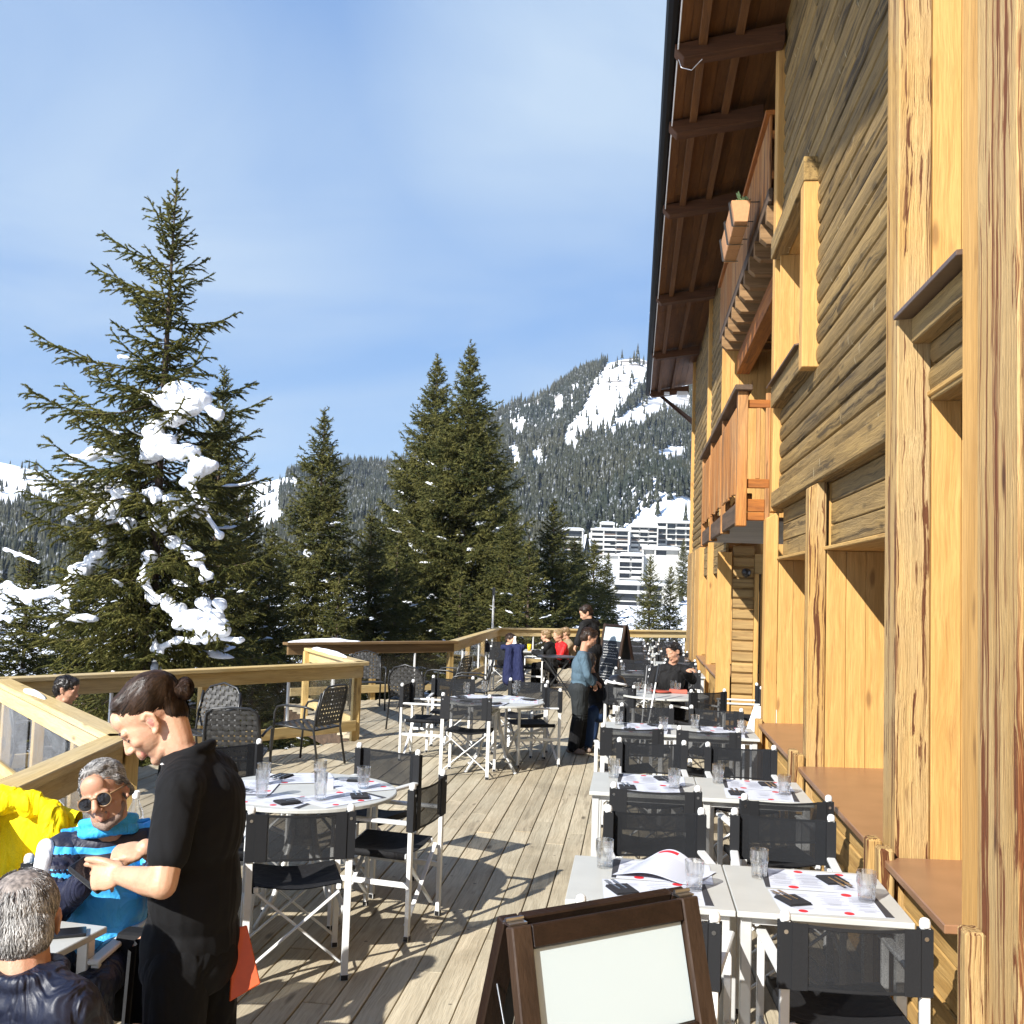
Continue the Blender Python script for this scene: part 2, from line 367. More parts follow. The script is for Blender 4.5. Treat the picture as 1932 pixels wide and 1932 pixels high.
grad = ramp(nt, el_, [(0.0, (2.9, 4.3, 6.0)), (.10, (2.3, 3.8, 6.0)), (.26, (1.5, 2.95, 5.7)), (.48, (1.15, 2.5, 5.3)), (.8, (1.0, 2.25, 5.0))])
k = mixc(nt, .82, sky.outputs[0], grad)
k = mixc(nt, math_(nt, 'MULTIPLY', cl, .85), k, (4.1, 5.05, 6.1))
nt.links.new(k, bg.inputs[0]); bg.inputs[1].default_value = .074

# ------------------------------------------------------------------ deck (terrace)
DECK = [(4.6,-4),(4.6,29.56),(1.46,27.6),(-3.25,24.7),(-3.2,18.3),(-5.48,16.0),(-3.42,12.76),(-5.9,9.1),(-3.22,6.25),(-2.9,4.5),(-2.55,1.5),(-2.3,-4)]
def deck_spans(x):
    ys = []
    for (x0, y0), (x1, y1) in zip(DECK, DECK[1:]+DECK[:1]):
        if (x0 <= x) != (x1 <= x): ys.append(y0 + (x-x0)/(x1-x0)*(y1-y0))
    ys.sort(); return list(zip(ys[::2], ys[1::2]))
mb = MB(); x = -5.9; PW = .146
while x < 4.6:
    for y0, y1 in deck_spans(x+PW/2):
        y = y0 - random.random()*3
        while y < y1:
            ln = random.choice((2.4, 3.0, 3.6, 4.2)); a, b_ = max(y, y0), min(y+ln, y1)
            if b_-a > .05:
                dz = random.uniform(-.003, .003); g_ = .0035
                mb.box(x+g_, x+PW-g_, a+.002, b_-.002, -.04+dz, 0+dz)
            y += ln
    x += PW
deck = struct(mb.build('deck', M['deck'], bevel=.0025)); deck['label'] = 'weathered plank terrace floor'
mb = MB()
n = len(DECK)
for i in range(1, n-1):
    a, b_ = DECK[i], DECK[i+1]
    mb.bar((a[0], a[1], -.17), (b_[0], b_[1], -.17), .045, .24)
for yy in np.arange(-3, 28, 1.1): 
    for xx0, xx1 in [(-2.0, 4.4)]: mb.box(xx0, xx1, yy, yy+.1, -.24, -.05)
struct(mb.build('deck_joists', M['dark_y']))
mb = MB().box(-2.0, 4.4, -4, 27, -.30, -.26); struct(mb.build('deck_underside', M['dark_y']))

# ------------------------------------------------------------------ chalet
XF = 1.25; XS = 1.395
M['joist_x'] = wood('aged_joists', (.24, .14, .06), (.15, .08, .03), (.05, .027, .012), 'X', streak=.6, var=.3)
chalet = thing('chalet', 'tall timber chalet with yellow larch posts and dark weathered log siding along the terrace', 'chalet', (1.25, 10, 0), world=True)
def P(mb, name, m, bevel=.006, smooth=False, parent=None): return mb.build(name, M[m] if isinstance(m, str) else m, parent or chalet, bevel=bevel, smooth=smooth)

def logs(y0, y1, z0, z1, xs, hole=None, pitch=.16, bulge=.036):
    mb = MB(); z = z0
    while z < z1-.02:
        zt = min(z+pitch, z1); segs = [(y0, y1)]
        if hole and zt > hole[2]+.01 and z < hole[3]-.01: segs = [(y0, hole[0]), (hole[1], y1)]
        for a, b_ in segs:
            cuts = [a]; t = a + random.uniform(.6, 3.5)
            while t < b_-.4: cuts.append(t); t += random.uniform(2.2, 4)
            cuts.append(b_); dx = random.uniform(-.006, .006)
            for c0, c1_ in zip(cuts, cuts[1:]):
                h = zt-z; prof = [(xs+.05, z+.002)]
                for k_ in range(7):
                    t_ = k_/6; ang = math.pi*t_
                    prof.append((xs+dx-bulge*math.sin(ang)**.62, z+.004+(h-.008)*(.5-.5*math.cos(ang))))
                prof.append((xs+.05, zt-.002))
                mb.prism([(px_, c0, pz_) for px_, pz_ in prof], (0, c1_-c0-.002, 0))
        z = zt
    return mb
def reveal(x0, x1, y, z0, z1, face=-1, bw=.138, m='larch_z', parent=None, name='reveal'):
    mb = MB(); x_ = x0
    while x_ < x1-.01:
        xe = min(x_+bw, x1); d = random.uniform(0, .003)
        mb.box(x_+.001, xe-.001, y-(.0 if face < 0 else .03)-d*0, y+(.03 if face < 0 else 0), z0, z1); x_ = xe
    o = mb.build(name, M[m], parent or chalet, bevel=.003); return o
def bay(y0, y1, z0, z1, xr=XS+.02, depth=.62, sill=True, xsill=1.19):
    """deep window recess: pane at the back, reveals, ceiling, metal sill"""
    mb = MB().box(XF+depth+.10, XF+depth+.115, y0+.06, y1-.06, z0+.05, z1-.05)
    win = mb.build('window', M['window'], chalet)
    fr = MB()
    for a, b_ in ((y0, y0+.07), ((y0+y1)/2-.04, (y0+y1)/2+.04), (y1-.07, y1)): fr.box(XF+depth+.06, XF+depth+.13, a, b_, z0+.03, z1)
    fr.box(XF+depth+.063, XF+depth+.127, y0+.07, y1-.07, z1-.09, z1-.001); fr.box(XF+depth+.063, XF+depth+.127, y0+.07, y1-.07, z0+.03, z0+.1)
    P(fr, 'frame', 'larch_z', parent=win)
    reveal(xr, XF+depth+.07, y1-.004, z0-.02, z1, -1, parent=win)
    reveal(xr, XF+depth+.07, y0+.004, z0-.02, z1, 1, parent=win)
    P(MB().box(xr-.02, XF+depth+.07, y0-.03, y1+.03, z1+.002, z1+.03), 'head_board', 'larch_y', parent=win)
    if sill:
        s = MB(); y2 = y1-.001; y3 = y0+.001
        s.add([(xsill, y3, z0), (XF+depth+.07, y3, z0+.02), (XF+depth+.07, y2, z0+.02), (xsill, y2, z0),
               (xsill, y3, z0-.035), (XF+depth+.07, y3, z0-.015), (XF+depth+.07, y2, z0-.015), (xsill, y2, z0-.035)],
              [(0,1,2,3),(7,6,5,4),(0,4,5,1),(1,5,6,2),(2,6,7,3),(3,7,4,0)])
        P(s, 'sill', 'sill', bevel=.004, parent=win)
    return win
def boards_low(y0, y1):
    mb = MB(); z = 0
    while z < .73:
        zt = min(z+.185, .74); mb.box(1.285+random.uniform(0, .008), 1.33, y0+.002, y1-.002, z+.003, zt-.003); z = zt
    return P(mb, 'base_wall', 'larch_y')
def pillar(y0, y1, z0, z1, x0=XF, x1=XS+.03, m='worn_z', cap=False):
    mb = MB()
    if cap:   # sloping cut top
        mb.prism([(x0, y0, z0), (x1, y0, z0), (x1, y0, z1), (x0, y0, z1-.07)], (0, y1-y0, 0))
    else: mb.box(x0, x1, y0, y1, z0, z1)
    return P(mb, 'pillar', m, bevel=.007)
HT = 8.3
# near end of the facade, from behind the camera to the first recess
for y0, y1, m, x0 in [(3.925, 4.13, 'larch_z', 1.25), (3.50, 3.905, 'worn2_z', 1.235), (3.17, 3.495, 'worn2_z', 1.245), (2.75, 3.16, 'worn_z', 1.23), (2.3, 2.74, 'larch_z', 1.25), (1.2, 2.29, 'worn_z', 1.24), (-.2, 1.19, 'larch_z', 1.25), (-2.6, -.21, 'worn_z', 1.24)]:
    pillar(y0, y1, 0, HT, x0, 1.42, m)
P(MB().box(1.44, 1.9, -2.6, 4.10, 0, HT), 'wall', 'larch_z')
# recess A
bay(4.13, 5.12, .78, 2.98, xr=1.41); boards_low(4.13, 5.12)
bay(4.13, 5.12, 3.44, 5.6, xr=1.41, sill=False)
P(logs(4.14, 5.11, 3.0, 3.40, 1.43, pitch=.135), 'spandrel', 'log', bevel=0)
P(MB().box(1.40, 1.92, 4.14, 5.11, 2.96, 2.995), 'lintel', 'log')
mb = MB(); mb.add([(1.23,4.14,3.385),(1.9,4.14,3.455),(1.9,5.13,3.455),(1.23,5.13,3.385),(1.23,4.14,3.36),(1.9,4.14,3.43),(1.9,5.13,3.43),(1.23,5.13,3.36)], [(0,1,2,3),(7,6,5,4),(0,4,5,1),(1,5,6,2),(2,6,7,3),(3,7,4,0)])
P(mb, 'ledge_flashing', 'brown_metal', bevel=.003)
P(MB().box(1.31, 1.40, 4.14, 5.11, 3.24, 3.365), 'ledge_beam', 'log')
P(MB().box(1.41, 1.92, 4.0, 5.12, 5.63, HT), 'wall', 'larch_z')
# pillar between the recesses: facade board, edge trim and a small dark gap
pillar(5.125, 5.365, .0, HT, 1.25, 1.408, 'worn_z')
P(MB().box(1.412, 1.92, 5.16, 5.34, 0, HT), 'wall', 'larch_z')
# recess 2 and 3
bay(5.37, 7.64, .78, 2.33, xr=1.378); boards_low(5.37, 7.64)
bay(7.81, 10.06, .78, 2.33, xr=1.368); boards_low(7.81, 10.06)
pillar(7.645, 7.805, 0, 2.86, 1.25, 1.375, 'worn_z', cap=True)
pillar(10.07, 10.28, 0, 2.80, 1.245, 1.365, 'larch_z', cap=True)
P(MB().box(1.40, 1.92, 7.68, 7.78, 0, 2.86), 'wall', 'larch_z')
for a, b_ in ((5.37, 7.645), (7.805, 10.07)):
    mb = MB(); z = 2.335
    for h in (.03, .15, .16, .15): mb.box(1.405+(0 if h > .1 else -.02), 1.45, a+.002, b_-.002, z+.003, z+h-.003); z += h+.001
    P(mb, 'lintel_boards', 'log', bevel=.006)
# upper log wall with its small window
HOLE = (8.27, 9.93, 4.02, 5.28)
P(MB().box(1.29, 1.42, 5.37, 10.1, 2.83, 2.99), 'sill_beam', 'log', bevel=.012)
P(logs(5.37, 10.1, 2.995, HT, XS, HOLE), 'log_wall', 'log', bevel=0)
mb = MB()
for q in ((5.37, HOLE[0], 2.4, HT), (HOLE[1], 10.3, 2.4, HT), (HOLE[0], HOLE[1], 2.4, HOLE[2]), (HOLE[0], HOLE[1], HOLE[3], HT)): mb.box(1.46, 1.94, *q)
P(mb, 'wall', 'larch_z', bevel=0)
win = bay(HOLE[0], HOLE[1], HOLE[2], HOLE[3], xr=1.325, depth=.5, sill=False)
P(MB().box(1.255, 1.40, 8.10, 8.265, 3.78, 5.27), 'jamb', 'larch_z', parent=win)
P(MB().box(1.25, 1.40, 8.09, 10.06, 5.273, 5.47), 'head_beam', 'log', parent=win)
P(MB().box(1.27, 1.40, 8.268, 10.06, 3.80, 4.0), 'sill_beam', 'log', parent=win)
mb = MB().bar((1.30, 8.27, 4.015), (1.30, 10.05, 4.015), .16, .012, up=(-.25, 0, 1)); P(mb, 'sill', 'brown_metal', bevel=0, parent=win)
# corner post of the main block
mb = MB().box(1.30, 1.43, 10.1, 10.3, 2.80, HT); P(mb, 'corner_post', 'larch_z', bevel=.008)
P(MB().box(1.44, 3.4, 10.11, 10.29, 0, HT), 'side_wall', 'larch_z', bevel=0)
# short stub posts in front of the base wall
for y0 in (3.80, 5.06, 5.30, 7.62, 7.86, 10.0):
    P(MB().box(1.165, 1.235, y0, y0+.10, 0, .84+random.uniform(-.03, .03)), 'stub_post', 'worn_z', bevel=.01)
# passage under the balconies and the far block
P(MB().box(1.245, 1.455, 15.80, 15.90, 0, 2.62), 'end_board', 'larch_z', bevel=.006)
mb = MB(); z = 0
while z < 2.6:
    mb.prism([(1.48, 15.86, z+.004), (1.48, 15.83, z+.03), (1.48, 15.83, z+.13), (1.48, 15.86, z+.156), (1.48, 15.92, z+.156), (1.48, 15.92, z+.004)], (.31, 0, 0)); z += .16
P(mb, 'log_wall', 'log_x', bevel=0)
P(MB().box(1.795, 1.86, 15.80, 15.92, 0, 2.3), 'door_jamb', 'larch_z')
P(MB().box(1.795, 3.4, 15.82, 15.92, 2.3, 2.6), 'log_wall', 'log_x')
P(MB().box(2.2, 2.32, 13.4, 13.5, 0, 2.6), 'dark_post', 'black_metal')
P(MB().box(3.3, 3.42, 10.3, 13.3, 0, HT), 'wall', 'dark_y', bevel=0)
P(MB().box(2.3, 3.4, 10.35, 25.5, 2.95, HT), 'wall', 'log', bevel=0)
mb = MB().lathe([(.02, .02), (.06, 0), (.075, -.04), (.05, -.10), (.01, -.12)], 14, (1.66, 15.7, 2.36)); P(mb, 'wall_lamp', 'black_plastic', bevel=0, smooth=True)
P(MB().box(1.48, 3.3, 16.0, 25.5, 0, .7), 'wall', 'larch_z', bevel=0)
XQ = 1.28
def far_bay(y0, y1):
    mb = MB().box(1.88, 1.90, y0, y1, .8, 2.3); w_ = mb.build('window', M['window'], chalet)
    reveal(XQ+.08, 1.88, y1, .76, 2.32, -1, parent=w_)
    P(MB().box(XQ-.03, 1.88, y0, y1, .70, .74), 'sill', 'sill', parent=w_)
    mb = MB(); z = 2.32
    for h in (.14, .15, .15, .12): mb.box(XQ+.09, XQ+.14, y0, y1, z+.003, z+h-.003); z += h
    P(mb, 'lintel_boards', 'log', parent=w_)
    P(MB().box(XQ+.05, 1.46, y0, y1, 0, .68), 'base_wall', 'larch_y', parent=w_)
far_bay(15.93, 18.4); far_bay(18.7, 20.9)
P(MB().box(1.90, 3.3, 15.94, 25.5, .7, 2.95), 'wall', 'larch_z', bevel=0)
for y0, y1 in ((18.42, 18.68), (20.92, 21.25), (21.25, 22.2), (22.4, 23.2), (23.4, 25.5)): pillar(y0, y1-.01, 0, 2.9, XQ, 1.5, 'worn_z' if y0 > 22.3 else 'larch_z')
P(MB().box(XQ+.06, 1.6, 21.0, 25.48, 0, 2.88), 'wall', 'larch_z', bevel=0)
P(logs(16.4, 25.5, 2.9, HT, 1.42), 'log_wall', 'log', bevel=0)
reveal(1.30, 2.3, 16.37, 2.9, HT, -1, name='end_boards')
P(MB().box(1.32, 1.46, 25.48, 25.65, 0, HT), 'corner_post', 'larch_z')
P(MB().box(1.32, 1.44, 19.9, 20.05, 2.9, HT-.2), 'pillar', 'larch_z')
P(MB().box(1.5, 2.4, 16.4, 25.48, 2.9, HT), 'wall', 'larch_z', bevel=0)

# lower balcony
bal = MB().box(1.0, 2.2, 10.32, 15.0, 2.72, 2.76).build('balcony', M['grey_soffit'], chalet); bal['label'] = 'lower balcony with orange boards'
P(MB().box(.985, 1.03, 10.24, 15.6, 2.70, 2.90), 'fascia', 'dark_y', parent=bal)
for y0, y1, dx in ((10.22, 10.36, 0), (12.0, 12.1, .0), (13.8, 13.9, 0), (15.52, 15.62, 0)):
    P(MB().box(.972 if y0 > 10.3 else .975, 1.075, y0, y1, 2.68 if y0 > 10.3 else 2.66, 4.0), 'post', 'orange_z', parent=bal)
P(MB().box(.94, 1.11, 10.16, 15.7, 4.0, 4.055), 'handrail', 'dark_y', parent=bal)
P(MB().box(1.0, 1.05, 10.37, 15.5, 3.78, 3.9), 'rail', 'orange_y', parent=bal)
P(MB().box(1.0, 1.05, 10.37, 15.5, 3.08, 3.17), 'rail', 'dark_y', parent=bal)
y = 10.40
while y < 15.45:
    if not any(abs(y+.06-q) < .12 for q in (12.05, 13.85)):
        P(MB().box(.972, .995, y, y+.125, 3.0+random.uniform(-.02, .02), 3.86), 'railing_board', 'orange_z', bevel=.004, parent=bal)
    y += .14
for q in (10.9, 11.5, 12.5, 13.1, 14.2, 14.8): P(MB().prism([(.99, q, 2.88), (1.2, q, 2.88), (1.2, q, 3.05), (1.10, q, 3.05)], (0, .09, 0)), 'bracket', 'orange_y', parent=bal)
P(MB().box(1.078, 1.29, 10.25, 10.30, 3.84, 3.92), 'end_rail', 'orange_x', parent=bal)
P(MB().box(1.078, 1.29, 10.25, 10.30, 3.04, 3.13), 'end_rail', 'orange_x', parent=bal)
P(MB().box(1.16, 1.20, 10.255, 10.295, 3.131, 3.838), 'end_baluster', 'orange_z', parent=bal)
P(MB().box(1.25, 1.298, 10.255, 10.295, 2.7, 3.99), 'end_baluster', 'orange_z', parent=bal)
P(MB().box(1.076, 1.25, 10.25, 10.295, 2.72, 2.80), 'end_board', 'orange_x', parent=bal)
P(MB().box(1.076, 1.25, 10.25, 10.295, 2.805, 2.93), 'end_board', 'orange_x', parent=bal)
P(MB().box(2.18, 2.2, 11.6, 12.6, 2.78, 4.85), 'balcony_door', 'dark_y')
# upper balcony, on projecting joist ends
bal2 = MB().box(1.30, 2.3, 10.32, 16.3, 5.98, 6.06).build('balcony', M['orange_y'], chalet); bal2['label'] = 'upper balcony under the eaves on projecting joists'
P(MB().box(1.25, 1.295, 10.32, 16.35, 5.96, 6.10), 'fascia', 'dark_y', parent=bal2)
y = 10.42
while y < 16.2:
    P(MB().prism([(1.25, y, 5.80), (1.32, y, 5.74), (2.3, y, 5.74), (2.3, y, 5.96), (1.25, y, 5.96)], (0, .12, 0)), 'joist', 'joist_x', parent=bal2, bevel=.004); y += .54
P(MB().box(1.52, 1.72, 10.32, 16.3, 5.46, 5.74), 'beam', 'orange_y', parent=bal2)
y = 10.33
while y < 16.3:
    P(MB().box(1.255, 1.28, y, y+.125, 6.10, 6.86+random.uniform(-.01, .01)), 'railing_board', 'orange_z', bevel=.004, parent=bal2); y += .138
P(MB().box(1.21, 1.34, 10.31, 16.36, 6.865, 6.915), 'handrail', 'orange_y', parent=bal2)
P(MB().box(1.282, 1.33, 10.33, 16.3, 6.2, 6.29), 'rail', 'orange_y', parent=bal2)
P(MB().box(1.282, 1.33, 10.33, 16.3, 6.62, 6.71), 'rail', 'orange_y', parent=bal2)

# roof overhang
EAVE = [(.28, 28.4), (.28, 8.6), (-.40, 2.75)]  # unseen near end invented: flared and cut short to shape the siding's shadow
def zs(x): return 7.45 + .25*(x-.28)
mb = MB(); top = []; bot = []
poly = EAVE + [(4.2, 2.75), (4.2, 28.4)]
vs = [(x, y, zs(x)) for x, y in poly] + [(x, y, zs(x)+.14) for x, y in poly]; n = len(poly)
mb.add(vs, [tuple(range(n-1, -1, -1)), tuple(range(n, 2*n))] + [(i, (i+1) % n, n+(i+1) % n, n+i) for i in range(n)])
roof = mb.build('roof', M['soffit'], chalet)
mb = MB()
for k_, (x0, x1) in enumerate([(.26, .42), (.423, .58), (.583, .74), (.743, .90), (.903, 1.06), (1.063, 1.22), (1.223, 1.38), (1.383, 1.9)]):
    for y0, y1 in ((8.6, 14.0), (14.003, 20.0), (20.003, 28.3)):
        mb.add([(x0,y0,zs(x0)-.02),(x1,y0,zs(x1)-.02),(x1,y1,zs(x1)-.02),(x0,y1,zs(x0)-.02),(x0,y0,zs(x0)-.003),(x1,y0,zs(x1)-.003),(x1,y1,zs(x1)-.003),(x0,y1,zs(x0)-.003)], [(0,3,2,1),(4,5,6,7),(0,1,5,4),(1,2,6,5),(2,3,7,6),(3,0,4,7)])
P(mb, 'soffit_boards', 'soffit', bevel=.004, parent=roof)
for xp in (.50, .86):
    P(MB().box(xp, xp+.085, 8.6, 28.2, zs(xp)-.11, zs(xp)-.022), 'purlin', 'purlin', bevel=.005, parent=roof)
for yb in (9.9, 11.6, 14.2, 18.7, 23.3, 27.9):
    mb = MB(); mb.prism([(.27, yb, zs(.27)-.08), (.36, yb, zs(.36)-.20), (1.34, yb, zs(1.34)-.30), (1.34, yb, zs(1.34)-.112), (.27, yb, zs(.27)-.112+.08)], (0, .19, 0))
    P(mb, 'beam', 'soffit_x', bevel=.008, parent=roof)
P(MB().prism([(.55, 27.7, 7.25), (.67, 27.7, 7.25), (1.36, 25.7, 6.3), (1.36, 25.7, 6.15)], (0, .1, 0)), 'brace', 'soffit_x', parent=roof)
P(MB().box(1.0, 1.28, 27.2, 27.5, 7.2, 7.3), 'eave_lamp', 'white_plastic', parent=roof)
P(MB().box(.66, .80, 27.2, 27.4, 7.22, 7.28), 'eave_lamp', 'white_plastic', parent=roof)
mb = MB().tube([(.24, 28.5, 7.48), (.24, 8.6, 7.48), (-.44, 2.7, 7.32)], .075, 10); mb.box(.22, .28, 8.6, 28.45, 7.43, 7.55)
P(mb, 'gutter', 'gutter', bevel=0, parent=roof)
mb = MB().tube([(.302, 28.2, 7.36), (.302, 8.6, 7.36)], .008, 6); mb.tube([(.302, 10.05, 7.36), (.34, 10.0, 7.22), (.44, 9.96, 7.17), (.54, 9.92, 7.26)], .004, 5)
P(mb, 'cable', 'white_plastic', bevel=0, parent=roof)
# snow lying on the roof, lumpy at the edge
def roof_snow(u, v):
    y = 8.6 + 20.0*u; r = noise.noise(Vector((y*2.1, 3.3, 0)))*.05 + noise.noise(Vector((y*.6, 1.3, 0)))*.03
    if v < .12: x = .205 - r - .02*math.sin(v/.12*math.pi); z = 7.54 + .09*v/.12
    else:
        x = .205 - r + (v-.12)*3.6; z = zs(x) + .14 + .10 + .05*noise.noise(Vector((x*1.3, y, 0)))
    return (x, y, z)
o = MB().grid(roof_snow, 240, 12).build('snow_layer', M['snow'], roof, smooth=True)
# planter boxes hung on the upper balcony
for k_, (y0, y1) in enumerate([(10.42, 10.95)]):
    pl_ = thing('planter_box', 'long terracotta coloured planter box strapped outside the upper balcony, with a few leaves', 'planter', (1.04, 11.0, 6.0), world=True)
    mb = MB()
    for a, b_ in ((11.0, 11.46), (11.47, 11.93), (11.94, 12.4)):
        mb.add([(.98,a,6.0),(1.12,a,6.0),(1.12,b_,6.0),(.98,b_,6.0),(.94,a,6.24),(1.15,a,6.24),(1.15,b_,6.24),(.94,b_,6.24)], [(0,3,2,1),(0,1,5,4),(1,2,6,5),(2,3,7,6),(3,0,4,7),(4,5,6,7)])
    mb.build('box', plain('terracotta', (.42, .20, .075), .6, var=.1), pl_, bevel=.006)
    for q in (11.1, 11.7, 12.3): mb = MB().bar((.925, q, 6.25), (.965, q, 5.985), .02, .006); mb.bar((.965, q, 5.985), (1.14, q, 5.985), .02, .006); mb.bar((.925, q, 6.255), (1.25, q, 6.255), .02, .006); mb.build('strap', M['black_metal'], pl_)
    mb = MB()
    for q in range(26):
        a = random.uniform(0, 6.28); c_ = Vector((.1+.96+random.uniform(-.06, .06), 11.02+random.uniform(0, .22), 6.24)); l = random.uniform(.05, .12)
        d = Vector((math.cos(a)*.6, math.sin(a)*.6, .7)).normalized(); s_ = d.cross(Vector((0, 0, 1))).normalized()
        mb.add([c_, c_+d*l*.5+s_*.022, c_+d*l, c_+d*l*.5-s_*.022], [(0, 1, 2, 3)])
    mb.build('plant', plain('succulent_leaf', (.10, .16, .07), .5, var=.3), pl_, recalc=False)

# ------------------------------------------------------------------ glazed timber railings round the terrace
def fence(label, A, B, posts=3, ztop=.98, group='timber railings with glass panes round the terrace', startpost=True, endpost=True, pane=True, flip=1, snow=None, lower=True, m_='rail_y'):
    A = Vector((A[0], A[1], 0)); B = Vector((B[0], B[1], 0)); d = (B-A); L = d.length; ang = math.atan2(d.y, d.x)
    t = thing('glazed_railing', label, 'railing', A, ang, group)
    def Q(mb, nm, m, bv=.005):
        o = mb.build(nm, M[m], None, bevel=bv); o.parent = t; return o
    Q(MB().box(-.07, L+.07, -.085, .085, ztop-.045, ztop), 'top_rail', m_, .006)
    Q(MB().box(-.02, L+.02, -.025, .03, ztop-.20, ztop-.05), 'face_board', m_)
    if lower: Q(MB().box(.05, L-.05, -.025, .025, .12, .25), 'bottom_rail', 'rail_y')
    ks = [i/(posts-1)*L for i in range(posts)]
    for i, q in enumerate(ks):
        if (i == 0 and not startpost) or (i == posts-1 and not endpost): continue
        Q(MB().box(q-.045, q+.045, .032*flip-.02, .032*flip+.07 if flip > 0 else .032*flip+.02, -.25, ztop-.047) if flip > 0 else MB().box(q-.045, q+.045, -.115, -.03, -.25, ztop-.047), 'post', 'rail_z')
    for a, b_ in zip(ks, ks[1:]):
        if pane: Q(MB().box(a+.05, b_-.05, -.006, .002, .252, ztop-.205), 'pane', 'pane', 0)
        if b_-a > 1.5:
            Q(MB().box((a+b_)/2-.012, (a+b_)/2+.012, -.02, .012, .252, ztop-.205), 'pane_clip', 'alu', 0)
    return t
fence('sunlit yellow railing behind the woven armchairs, in front of the snowy spruce', (-5.9, 9.1), (-3.42, 12.76), 3)
fence('sunlit railing running left from the inner corner, a strip of snow on its cap', (-3.22, 6.25), (-5.85, 9.02), 4, flip=-1)
fence('shaded near railing behind the man in sunglasses', (-2.35, 1.0), (-3.2, 6.2), 4)
fence('snow topped railing going back behind the yellow corner post', (-3.42, 12.8), (-4.75, 14.86), 2)
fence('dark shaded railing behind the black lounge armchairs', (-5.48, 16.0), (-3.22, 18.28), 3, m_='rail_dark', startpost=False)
fence('short railing seen edge on beyond the lounge corner', (-3.22, 18.34), (-3.25, 24.68), 4)
fence('far end railing with pale cap below the valley and apartment blocks', (-3.22, 24.72), (4.55, 29.5), 6)
def snow_strip(label, A, B, wdt, h, z, seed):
    A = Vector(A); B = Vector(B); d = B-A; L = d.length; d.normalize(); s_ = Vector((-d.y, d.x, 0))
    def fn(u, v):
        e = math.sin(math.pi*min(1, max(0, u)))**.5
        ww = wdt*(e*(.7+.5*noise.noise(Vector((u*L*2.5, seed, 0))))); a = math.pi*v
        p = A + d*(L*u) + s_*(-math.cos(a)*ww)
        return (p.x, p.y, z + h*math.sin(a)*e*(1+.5*noise.noise(Vector((u*L*3, seed+5, 0)))))
    mb = MB().grid(fn, 40, 8); b0 = MB()
    o = mb.build('snow_patch', M['snow'], None, smooth=True); return tag(o, label, 'snow')
a = aty(30, 1305, 8.2); 
snow_strip('small patch of melting snow on the railing cap at the left edge', (-5.15, 8.28, 0), (-4.62, 7.72, 0), .05, .035, .979, 1)
snow_strip('long ridge of snow on the railing cap behind the yellow corner post', (-3.75, 13.3, 0), (-4.7, 14.77, 0), .08, .05, .979, 2)
snow_strip('flat cushion of snow on the cap of the dark shaded railing', (-5.5, 15.98, 0), (-4.55, 16.93, 0), .08, .06, .979, 3)

